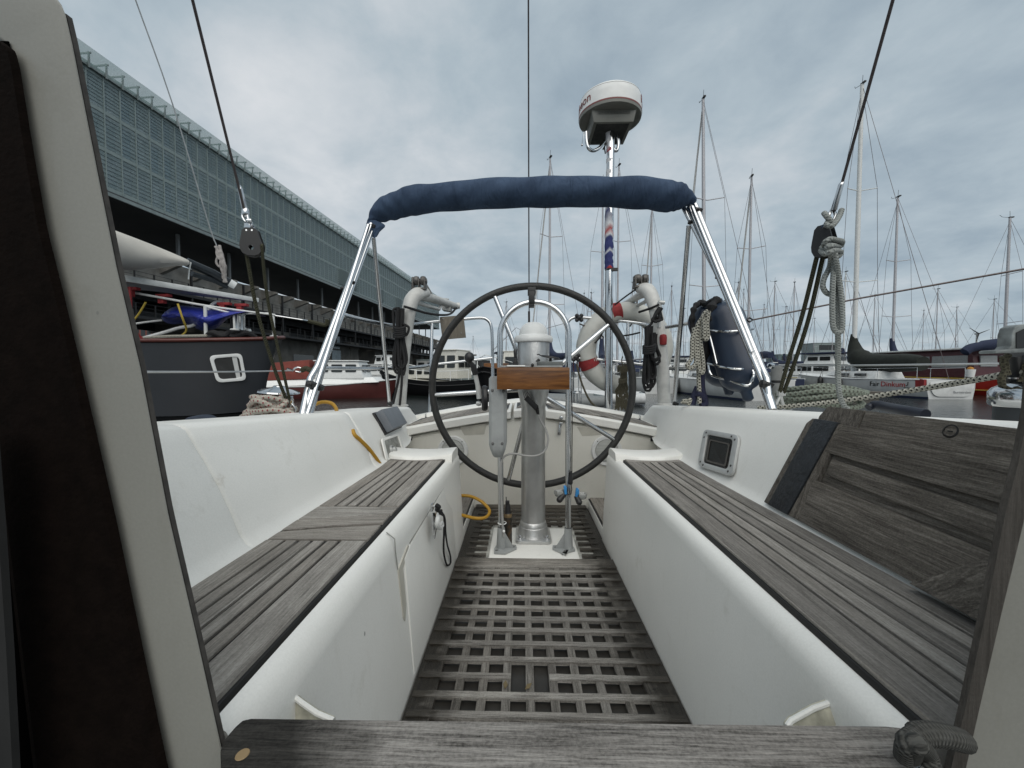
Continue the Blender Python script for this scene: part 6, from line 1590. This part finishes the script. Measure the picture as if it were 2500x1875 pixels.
for i, (lb, u, vt, H, hd, L, hm, mm, cv, sp2, fu, hood, mr, ln) in enumerate(YL_):
    x, y = at_mast(u, vt, H, hd, L); yacht(lb, x, y, hd, L, H, hm, mm, cv, sp2, fu, hood, mr, lean=ln, small=vt > 600, wr=.010 if vt < 600 else .014)

rk = random.Random(21)
for i in range(16):
    u = [1425,1478,1560,1612,1668,1708,1776,1812,1862,1915,1985,2030,2130,2250,2330,2420][i]; Y = rk.uniform(52, 80); H = rk.uniform(10.5, 13.5); hd = R(rk.uniform(-40, 40)); L = rk.uniform(8, 10)
    off = Matrix.Rotation(hd, 3, 'Z') @ Vector((0, L*.56, 0)); p = P(u, 905, Y)
    yacht('tiny far yacht in the distant row of bare masts', p.x-off.x, Y-off.y, hd, L, H, WGR, ALM, NAVY if i % 2 else None, 1, False, None, .055, small=True, wr=.012, group='tiny far yachts on the horizon')

def cabin(T, x0, x1, y0, y1, z0, z1, mat, name='cabin', slope=.15, wins=3, glass=GLS, parent=None, front=True):
    m = MB(); m.hexa([(x0,y0,z0),(x1,y0,z0),(x1,y1,z0),(x0,y1,z0),(x0+.06,y0+slope*.5,z1),(x1-.06,y0+slope*.5,z1),(x1-.06,y1-slope,z1),(x0+.06,y1-slope,z1)])
    Cb = m.build(name, mat, T, bevel=.04)
    h = z1-z0; L = (y1-y0)-slope*1.6
    for s_ in (-1, 1):
        for k_ in range(wins):
            ya = y0+slope*.7+L*k_/wins+.06; yb = y0+slope*.7+L*(k_+1)/wins-.10; xx = (x0+.024 if s_ < 0 else x1-.024)
            m = MB(); m.prism(rrect([Vector((xx,ya,z0+h*.38)), Vector((xx,yb,z0+h*.38)), Vector((xx+(-s_)*.02,yb,z0+h*.82)), Vector((xx-s_*.02,ya,z0+h*.82))], .05), (s_*.03,0,0)); m.build('cabin_window', glass, Cb, smooth=0)
    for yy, sg in ((y0+slope*.17, -1), (y1-slope*.36, 1)):
        w2_ = (x1-x0)
        for k_ in range(2):
            xa = x0+w2_*(.12+.42*k_); m = MB(); m.prism([Vector((xa,yy,z0+h*.4)), Vector((xa+w2_*.34,yy,z0+h*.4)), Vector((xa+w2_*.34,yy+sg*-.03,z0+h*.8)), Vector((xa,yy+sg*-.03,z0+h*.8))], (0,sg*.05,0)); m.build('cabin_window', glass, Cb, smooth=0)
    m = MB(); m.bb(x0-.04,x1+.04,y0+slope*.3,y1-slope*.7,z1,z1+.05); m.build('cabin_roof', mat, Cb, bevel=.02)
    return Cb
def moored(T, x, y, hd): T.location = (x, y, 0); T.rotation_euler = (0, 0, hd)
# red and white cabin boat (bow to the right)
MRN = simple('maroon_hull', (.085,.022,.02), .45, 0, .12, 2); RBC = simple('rust_canvas', (.16,.035,.025), .85, 0, .2, 3, .5, bs=8)
T = thing('cabin_boat', 'small white cabin boat with maroon hull and rust red canvas tent', 'motor boat', (0,0,0))
hull(T, 7.4, 2.5, .62, .95, MRN, WDK, stripe=WDK, tr=.8, rake=.05)
m = MB(); m.hexa([(-1.15,.3,.55),(1.15,.3,.55),(.9,6.6,.8),(-.9,6.6,.8),(-1.05,.4,.86),(1.05,.4,.86),(.7,6.3,1.06),(-.7,6.3,1.06)]); m.build('topsides', WHT, T, bevel=.05)
cabin(T, -.85, .85, 3.4, 5.9, .98, 1.85, WHT, wins=3, slope=.3)
m = MB(); m.hexa([(-1.0,.7,.86),(1.0,.7,.86),(.95,3.35,.98),(-.95,3.35,.98),(-.75,1.3,1.75),(.75,1.3,1.75),(.82,3.3,1.92),(-.82,3.3,1.92)]); m.build('canvas_tent', RBC, T, bevel=.05)
m = MB(); m.lathe([(0,.30),(.07,.26),(.09,.15),(.09,-.15),(.06,-.27),(0,-.3)], Vector((-1.3,3.6,.45)), n=12); m.build('fender', WHT, T)
moored(T, -13.8, 19.2, R(-84))
for ch in [o for o in COL.objects if o.parent == T and o.name.startswith('fender')]: ch.location = (2.75, 0, 0)
# black barge with white deck house, bow to the left
def barge(lb, x, y, hd, L, wood=False):
    T = thing('tug_barge', lb, 'barge', (0,0,0)); Hh, rows = hull(T, L, 3.2, .95, 1.55, DBK, simple('deck_cream', (.5,.49,.44), .6), stripe=DBK, tr=.85, rake=.07, sheer=.5, flare=.8)
    m = MB()
    for k_ in (0, -1): m.tube([r[k_]+Vector((0,0,-.22)) for r in rows[1:]], .04, 6)
    m.build('rubbing_strake', STL, T)
    m = MB(); hs = [rows[i][0]+Vector((.1,0,0)) for i in range(2, 21, 3)]
    for sg in (1, -1):
        for p in hs: m.tube([Vector((p.x*sg,p.y,p.z)), Vector((p.x*sg,p.y,p.z+.55))], .02, 5)
    m.tube([p+Vector((0,0,.55)) for p in hs]+[Vector((0,L*.96,1.55+.55))]+[Vector((-p.x,p.y,p.z+.55)) for p in hs[::-1]], .02, 5); m.build('deck_rail', WHT, T)
    cabin(T, -.95, .95, L*.42, L*.72, .95, 1.55, simple('deckhouse_cream', (.55,.54,.49), .5), 'deck_house', wins=4)
    cabin(T, -.8, .8, L*.22, L*.42, .95, 2.5, simple('deckhouse_cream', (.55,.54,.49), .5), 'wheelhouse', wins=2)
    if wood: m = MB(); m.bb(-.5,.5,L*.74,L*.84,1.25,1.75); m.build('wooden_skylight', VARN, T, bevel=.02)
    moored(T, x, y, hd); return T
barge('black barge with its bow pointing left beside the cabin boat', -1.6, 21.0, R(68), 7.8)
barge('black barge with a wooden skylight seen bow on behind the wheel', .6, 26.4, R(166), 9.6, True)
# motor cruisers
def cruiser(lb, x, y, hd, L=9, hm=WHT, sup=WHT, canopy=NAVY, fly=True, name='motor_cruiser'):
    T = thing(name, lb, 'motor boat', (0,0,0), 'motor boats moored in the marina'); hull(T, L, L*.34, .95, 1.35, hm, WDK, tr=.9, rake=.12)
    cabin(T, -L*.13, L*.13, L*.2, L*.74, 1.0, 1.95, sup, 'saloon', .9, 3)
    if fly: cabin(T, -L*.11, L*.11, L*.24, L*.48, 1.97, 2.75, sup, 'wheelhouse', .3, 2)
    if canopy: m = MB(); z = 2.85 if fly else 2.1; m.bb(-L*.13, L*.13, L*.18, L*.5, z, z+.14); m.build('canopy', canopy, T, bevel=.05)
    m = MB(); m.tube([Vector((-L*.13,L*.55,1.2)), Vector((-L*.14,L*.6,1.9)), Vector((-L*.10,L*.8,1.95)), Vector((0,L*.97,2.0)), Vector((L*.10,L*.8,1.95)), Vector((L*.14,L*.6,1.9)), Vector((L*.13,L*.55,1.2))], .02, 6); m.build('bow_rail', STEEL, T)
    moored(T, x, y, hd); return T
def atu(u, Y): return P(u, 905, Y).x
cruiser('white motor cruiser with navy flybridge top left of the red lettered yacht', atu(2040, 36), 32, R(25), 10)
cruiser('white motor cruiser with a long pale saloon far left behind the tackle', atu(1930, 44), 40, R(60), 11, fly=False)
cruiser('white cruiser with navy canopy seen behind the compass cover', atu(1262, 34), 30, R(12), 9, canopy=NAVY)
cruiser('white cabin cruiser seen between the wheel rim and port davit', atu(1035, 38), 34, R(55), 9, canopy=None)
cruiser('grey cabin cruiser seen low behind the shift lever knob', atu(1165, 40), 36, R(30), 9, hm=SLAB, canopy=simple('taupe_canopy', (.10,.10,.09), .8))
cruiser('white cruiser glimpsed below the lifebuoy left of the radar mast', atu(1440, 36), 32, R(-18), 9, fly=False)
cruiser('white open launch seen through the lower right of the wheel', atu(1560, 30), 27, R(-28), 8, canopy=None, fly=False)
cruiser('white cruiser with dark windows at the far right edge', atu(2480, 34), 30, R(50), 10)
cruiser('beige hulled motor boat moored left of the red lettered yacht bow', 18.0, 27, R(4), 7, hm=simple('beige_hull', (.36,.33,.22), .5), canopy=None, fly=False)
cruiser('pale cruiser in the distance right of the starboard fender basket', atu(1700, 46), 42, R(70), 10, canopy=NAVY)
cruiser('distant white cruiser behind the black green boom cover', atu(2150, 42), 38, R(80), 11, canopy=None)
cruiser('distant white cruiser with navy top right of the black green boom', atu(2260, 40), 36, R(-80), 10)
# red hulled barge with maroon wheelhouse beyond the named yacht
T = thing('red_barge', 'red hulled boat with maroon wheelhouse and yellow stripe near the right edge', 'motor boat', (0,0,0))
RDH = simple('bright_red_hull', (.36,.022,.014), .4, 0, .12, 2); MRC = simple('maroon_cabin', (.06,.014,.018), .45, 0, .15, 2)
Hh, rows = hull(T, 11, 3.6, .95, 1.35, RDH, WDK, tr=.9, stripe=simple('yellow_stripe', (.5,.33,.05), .5), rake=.05)
m = MB()
for k_, sg in ((1, -1), (6, 1)): m.tube([r[k_]+Vector((sg*.01,0,-.22)) for r in rows], .03, 6)
m.build('yellow_stripe', MT['yellow_stripe'], T)
cabin(T, -1.45, 1.45, 1.2, 8.0, 1.0, 2.55, MRC, 'wheelhouse', .5, 3, simple('curtained_glass', (.25,.26,.26), .2))
m = MB(); m.bb(-1.6,1.6,1.0,7.6,2.62,2.72); m.build('roof_panel', WDK, T, bevel=.03)
moored(T, 27.3, 21.4, R(3))
T = thing('bucket', 'white bucket with an orange top standing on the red hulled boat', 'bucket', (25.9, 22.3, 1.05)); m = MB(); c = P(2369, 905, 22.3); c.z = 1.02; m.lathe([(0,0),(.16,0),(.21,.42),(.20,.43)], c, n=16); m.build('bucket_body', WHT, T); m = MB(); m.ell(c+Vector((0,0,.46)), (.14,.14,.12)); m.build('orange_top', simple('orange_top', (.45,.20,.03), .6), T)
# long navy boom cover running in from the right edge
a, b = P(2352, 862, 22), P(2464, 838, 22)
m = MB(); m.tube(spline([a, a+Vector((.4,0,.28)), a.lerp(b,.5)+Vector((0,0,.16)), b+Vector((0,0,.05)), b+Vector((2,0,.3))], 6), [.10]+[.24]*10+[.30]*14, 10, sq=(.8,1)); m.build('furled_mainsail', NAVY, None, label='long navy blue sail cover on a boom above the maroon wheelhouse', cat='sail cover')
# dinghies
def dinghy(lb, x, y, hd, col, L=2.6):
    T = thing('dinghy', lb, 'dinghy', (0,0,0), 'dinghies and tenders'); m = MB()
    m.tube(spline([Vector((-.6,0,.30)), Vector((-.65,L*.5,.30)), Vector((-.5,L*.85,.36)), Vector((0,L,.45)), Vector((.5,L*.85,.36)), Vector((.65,L*.5,.30)), Vector((.6,0,.30))], 6), .21, 12); m.build('tube', col, T)
    m = MB(); m.bb(-.5,.5,.05,L*.8,.08,.16); m.build('floor', SLAB, T); m = MB(); m.bb(-.5,.5,0,.06,.1,.5); m.build('transom', SLAB, T); moored(T, x, y, hd)
GRYD = simple('dinghy_grey', (.17,.18,.18), .6); WD2 = simple('dinghy_white', (.52,.53,.53), .6)
dinghy('grey inflatable dinghy seen below the lifebuoy', atu(1455, 15), 14.2, R(100), GRYD)
dinghy('white inflatable dinghy seen right of the radar mast foot', atu(1545, 17), 15.6, R(80), WD2)
dinghy('white inflatable carried high left of the red lettered yacht cabin', atu(2040, 31), 30, R(-85), WD2, 4)
# pontoons and piles
PONT = simple('pontoon_timber', (.10,.09,.075), .9, 0, .3, 2)
for x0, x1, y0, y1, lb in ((13.5,15.2,16.5,44,'timber pontoon between the light grey yacht and the red lettered one'), (5,48,44,46,'long far pontoon crossing behind all the masts'), (-12,3.5,29,31,'timber pontoon behind the black barges'), (29.5,31.5,18,44,'timber pontoon right of the red hulled boat')):
    T = thing('pontoon', lb, 'pontoon', ((x0+x1)/2, y0, 0)); m = MB(); m.bb(x0,x1,y0,y1,.25,.50); m.build('deck', PONT, T, smooth=0); m = MB(); m.bb(x0+.1,x1-.1,y0+.1,y1-.1,-.3,.25); m.build('float', CONCD, T, smooth=0)
for u, Y, lb in ((1896, 15.5, 'grey mooring pile right of the bimini leg foot'), (1262, 24, 'dark mooring pile seen below the instrument box'), (2105, 46, 'far mooring pile behind the boom cover'), (1690, 31, 'mooring pile seen beyond the fender basket')):
    T = thing('mooring_pile', lb, 'pile', (atu(u, Y), Y, 0)); m = MB(); m.lathe([(.20,-.5),(.20,1.5),(.17,1.56),(0,1.58)], Vector((atu(u, Y), Y, 0)), n=16); m.build('post', simple('pile_grey', (.16,.165,.16), .8, 0, .2, 3), T); m = MB(); m.lathe([(.203,.9),(.203,1.0)], Vector((atu(u, Y), Y, 0)), n=16); m.build('band', STL, T)

# ---------------------------------------------------------------- dark grey neighbour to port
NB_ = thing('steel_yacht', 'dark grey steel yacht with a maroon cap rail moored close on the left', 'sailing yacht', (-4.0, 4.6, 0))
sh = [(150,838,4.5),(330,836,4.45),(450,835,4.5),(560,833,4.7),(640,831,4.95),(672,829,5.1),(690,828,5.3)]
shp = spline([P(*q_) for q_ in sh], 8); rows = []
for i, p in enumerate(shp):
    t_ = i/(len(shp)-1); row = []
    k_ = max(0, (t_-.55)/.45)
    for f in (0, .12, .3, .45, .46, .62, .8, 1.0):
        z = p.z*(1-f)-.25*f; inn = .10*f+(.10 if f > .455 else 0)+.35*max(0, f-.5)
        x = p.x - (.12+1.0*k_**2.0)*f - (.9*k_**2*f*f); y = p.y + inn + .25*k_*f
        row.append(Vector((x, y, z)))
    rows.append(row)
far = []
for i, r in enumerate(rows):
    yf = shp[-1].y+.25+1.2*(1-i/(len(rows)-1)); far.append([Vector((q_.x*yf/q_.y-.08*(yf/q_.y), yf, min(q_.z, CZ-(CZ-q_.z)*1.0))) for q_ in r])
m = MB(); m.loft([r[:4] for r in rows]); m.loft([[r[0], f_[0]] for r, f_ in zip(rows, far)]); m.loft(far)
NH = m.build('hull', DSL, NB_, smooth=25)
m = MB(); m.loft([r[3:] for r in rows]); m.build('lower_hull', simple('antifouling_black', (.008,.0085,.010), .25, 0, .2, 2), NB_, smooth=25)
m = MB(); m.tube([p+Vector((0,0,.02)) for p in shp], .034, 10, sq=(1.2, .8)); m.build('cap_rail', simple('maroon_cap_rail', (.10,.028,.022), .4, 0, .2, 8), NB_)
def hp2(u, v):
    a = P(u, v, 4.5); 
    # find plating depth near that column
    best = min(rows, key=lambda r: abs((r[3].x/r[3].y)-(a.x/a.y))); z0 = min(best[:5], key=lambda q_: abs(q_.z-P(u, v, q_.y).z)); return P(u, v, z0.y-.03)
from mathutils.bvhtree import BVHTree
def on_mesh(o, u, v):
    me = o.data; bt = BVHTree.FromPolygons([q_.co.copy() for q_ in me.vertices], [tuple(p.vertices) for p in me.polygons])
    h = bt.ray_cast(Vector((0,0,CZ)), ray(u, v).normalized()); return h[0]
cs = [on_mesh(NH, u, v) for u, v in ((510,868),(590,862),(602,928),(530,934))]; cen = sum(cs, Vector())/4; nn = (cs[1]-cs[0]).cross(cs[3]-cs[0]).normalized()
if nn.y > 0: nn = -nn
cs = [p+nn*.02 for p in cs]; cen = cen+nn*.02
PFn = frame(rrect(cs, .06), rrect([cen+(p-cen)*.78 for p in cs], .05), nn, .02, WHT, 'port_frame', NB_, .004)
m = MB(); inn_ = rrect([cen+(p-cen)*.79 for p in cs], .05); m.add([p+nn*.004 for p in inn_], [tuple(range(len(inn_)))]); m.build('port_glass', simple('port_glass', (.035,.035,.035), .2), PFn, smooth=0)
rv = [cs[0].lerp(cs[1],.70).lerp(cen,.12), cs[0].lerp(cs[1],.86).lerp(cen,.10), cs[3].lerp(cs[2],.86).lerp(cen,.12), cs[3].lerp(cs[2],.70).lerp(cen,.14)]
m = MB(); m.prism([p+nn*.006 for p in rv], nn*.004); m.build('port_reveal', WDK, PFn, smooth=0)
for (u0, v0), (u1, v1), r_ in (((501,748),(503,828),.020), ((667,768),(669,822),.018), ((571,770),(573,806),.014)):
    m = MB(); Y = 4.75 if u0 < 600 else 5.15; m.rod(P(u0,v0,Y), P(u1,v1,Y), r_, 10); m.lathe([(.05,0),(.05,.012),(.03,.02)], P(u1,v1,Y), n=14); m.build('stanchion', ALW, NB_)
def nw(nm, pts, r_, mt, par=NB_): m = MB(); m.tube(spline([P(*q_) for q_ in pts], 4), r_, 8); return m.build(nm, mt, par)
nw('upper_rail', [(290,708,4.5),(400,728,4.6),(500,746,4.75),(600,760,5.0),(672,769,5.15)], .014, ALW)
nw('upper_rail', [(500,748,4.75),(580,768,4.9),(600,766,5.0),(660,765,5.15)], .012, ALW)
nw('lifeline', [(672,771,5.15),(730,780,5.3),(755,784,5.4)], .012, STEEL); nw('lifeline_lashing', [(752,784,5.4),(775,790,5.45),(795,794,5.5),(800,780,5.5)], .03, RDK)
nw('lower_rail', [(320,792,4.6),(360,786,4.7),(395,782,4.8)], .012, ALW)
nw('deck_pipe', [(350,826,4.7),(400,812,4.8),(440,800,4.85),(470,795,4.9),(490,780,4.9),(520,742,4.95),(545,735,5.0)], .022, ALW)
nw('mooring_line', [(330,828,4.6),(400,822,4.6),(500,820,4.7),(560,816,4.8)], .02, RWB)
m = MB(); 
for l in ([(505,822,4.75),(520,812,4.7),(545,820,4.7),(560,812,4.8),(590,816,4.9),(620,815,5.0)], [(510,825,4.7),(540,814,4.75),(570,822,4.8),(600,813,4.9),(624,824,5.0)], [(560,815,4.8),(575,808,4.85),(590,812,4.85)]): m.tube(spline([P(*q_) for q_ in l], 6), .035, 8)
m.build('rope_heap', CORDB, None, label='heap of black rope lying on the bow of the dark grey yacht', cat='rope')
# bollard bucket at the bow
m = MB(); m.lathe([(.0,0),(.058,0),(.066,.19),(.070,.20)], P(585,806,5.0), n=18); m.build('steel_bucket', STEEL, None, label='small steel bucket on the bow of the dark grey yacht', cat='bucket')
m = MB(); m.tube(spline([P(560,818,5.0), P(590,806,5.05), P(600,803,5.05)], 4), .02, 8); m.prism([P(594,802,5.05), P(606,802,5.05), P(612,816,5.05), P(600,820,5.05)], (0,.05,0)); m.build('anchor', CAST, NB_, bevel=.005)
# blue tarpaulin lashed over something on its fore deck
q = N('blue_tarp'); c = q.coord(); q.set(q.ramp(q.noise(c, 3, 4), [(.3, (.010,.018,.17)), (.7, (.025,.04,.33))]), .4, 0, .5); q.bump(q.noise(q.coord(scale=(1,1,2.4)), 5, 4, .6, .8), 1, .05); TRP = q.m
m = MB(); rr2 = random.Random(5); gx_, gy_ = 14, 7; rows2_ = []
up = [(396,768),(405,755),(420,744),(440,742),(462,745),(485,748),(508,752),(530,755),(545,752),(560,757),(580,760),(598,760)]
lo = [(393,775),(404,789),(425,793),(448,788),(470,793),(482,806),(500,808),(520,806),(535,798),(548,784),(565,772),(598,762)]
for f in [j/6 for j in range(7)]:
    rows2_.append([P(lerp(a[0],b[0],f), lerp(a[1],b[1],f), 5.0-.30*math.sin(f*math.pi)+rr2.uniform(-.05,.05)) for a, b in zip(up, lo)])
m.loft(rows2_); m.loft([[p+Vector((0,.5,0)) for p in rows2_[0]]]+[rows2_[0]])
m.build('blue_tarpaulin', TRP, None, label='crumpled bright blue tarpaulin lashed on the fore deck of the dark grey yacht', cat='tarpaulin', sub=2, smooth=80)
# aluminium gangway clamped on the rail
GW = thing('gangway', 'aluminium gangway plank held by red clamps above the dark grey yacht rail', 'gangway', tuple(P(460,700,4.6)))
m = MB(); m.hexa([P(285,684,4.3),P(632,738,5.1),P(632,738,5.5),P(285,702,5.0),P(285,668,4.3),P(632,728,5.1),P(632,728,5.5),P(285,690,5.0)]); m.build('plank', simple('gangway_alu', (.46,.48,.48), .45, .3), GW, bevel=.006)
for u, v in ((322,705),(400,722),(548,742),(590,745)):
    m = MB(); Y = 4.4+(u-285)/347*.7; m.box(P(u,v,Y), (.16,.06,.035)); m.box(P(u-4,v+10,Y), (.07,.05,.09)); m.build('red_clamp', RED, GW, bevel=.004)
nw('yellow_lashing', [(356,738,4.5),(340,765,4.5),(324,785,4.5)], .010, simple('yellow_cord', (.45,.33,.05), .8)); nw('yellow_lashing', [(434,742,4.6),(445,775,4.6),(455,806,4.7),(440,822,4.7)], .011, MT['yellow_cord'])
nw('red_cord', [(318,700,4.4),(320,760,4.4),(318,790,4.4),(345,825,4.5),(358,830,4.5)], .012, RED)
# boom with a cream sail cover and bare black boom end
SCM = simple('cream_canvas', (.46,.44,.40), .85, 0, .12, 2.5, .5, bs=5)
m = MB(); rows3 = []
for i in range(13):
    t_ = i/12; u = lerp(235, 466, t_); vt = lerp(532, 636, t_**.9)-6*math.sin(t_*math.pi); vb = lerp(668, 650, t_)+10*math.sin(min(1, t_*1.15)*math.pi)
    if t_ > .93: vt, vb = 636, 652
    Y = lerp(3.9, 4.9, t_); rows3.append([P(u, vt, Y), P(u+2, lerp(vt, vb, .3), Y-.14), P(u, lerp(vt, vb, .7), Y-.16), P(u-8, vb, Y-.02), P(u-4, lerp(vt, vb, .6), Y+.22), P(u, lerp(vt, vb, .2), Y+.2)])
m.loft(rows3, closed=True, caps=True); m.build('sail_cover', SCM, NB_, smooth=70, sub=1)
m = MB(); m.tube([P(455,640,4.95), P(520,668,5.2), P(560,690,5.35)], [.06,.06,.055], 12); m.tube([P(468,668,4.95), P(520,684,5.2), P(556,700,5.35)], .035, 8); BMn = m.build('boom', simple('black_alloy', (.02,.025,.03), .35, .3), NB_)
m = MB(); m.tube([P(560,690,5.35), P(575,698,5.4)], [.058,.05], 12); m.build('boom_end', WHT, BMn)
nw('cover_tie', [(466,640,4.9),(462,660,4.9),(460,682,4.9)], .008, WHT)
nw('topping_lift', [(529,600,5.2),(510,548,5.1),(420,250,4.6),(331,0,4.2),(320,-40,4.1)], .007, WIREL)
m = MB(); rr3 = random.Random(9)
for i in range(8): m.tube(spline([P(530+rr3.uniform(-6,8),600+rr3.uniform(-2,10),5.2), P(540+rr3.uniform(-12,10),625,5.2), P(545+rr3.uniform(-8,8),650,5.2), P(552+rr3.uniform(-8,8),680+rr3.uniform(-12,12),5.25)], 5), .016, 7)
m.tube(spline([P(532,625,5.2), P(528,640,5.2), P(534,650,5.2), P(540,652,5.2)], 5), .014, 6)
m.build('rope_hank', simple('pale_frayed_rope', (.30,.28,.27), .9, 0, .4, 20), None, label='pale frayed rope hank hanging above the boom end of the dark grey yacht', cat='rope')
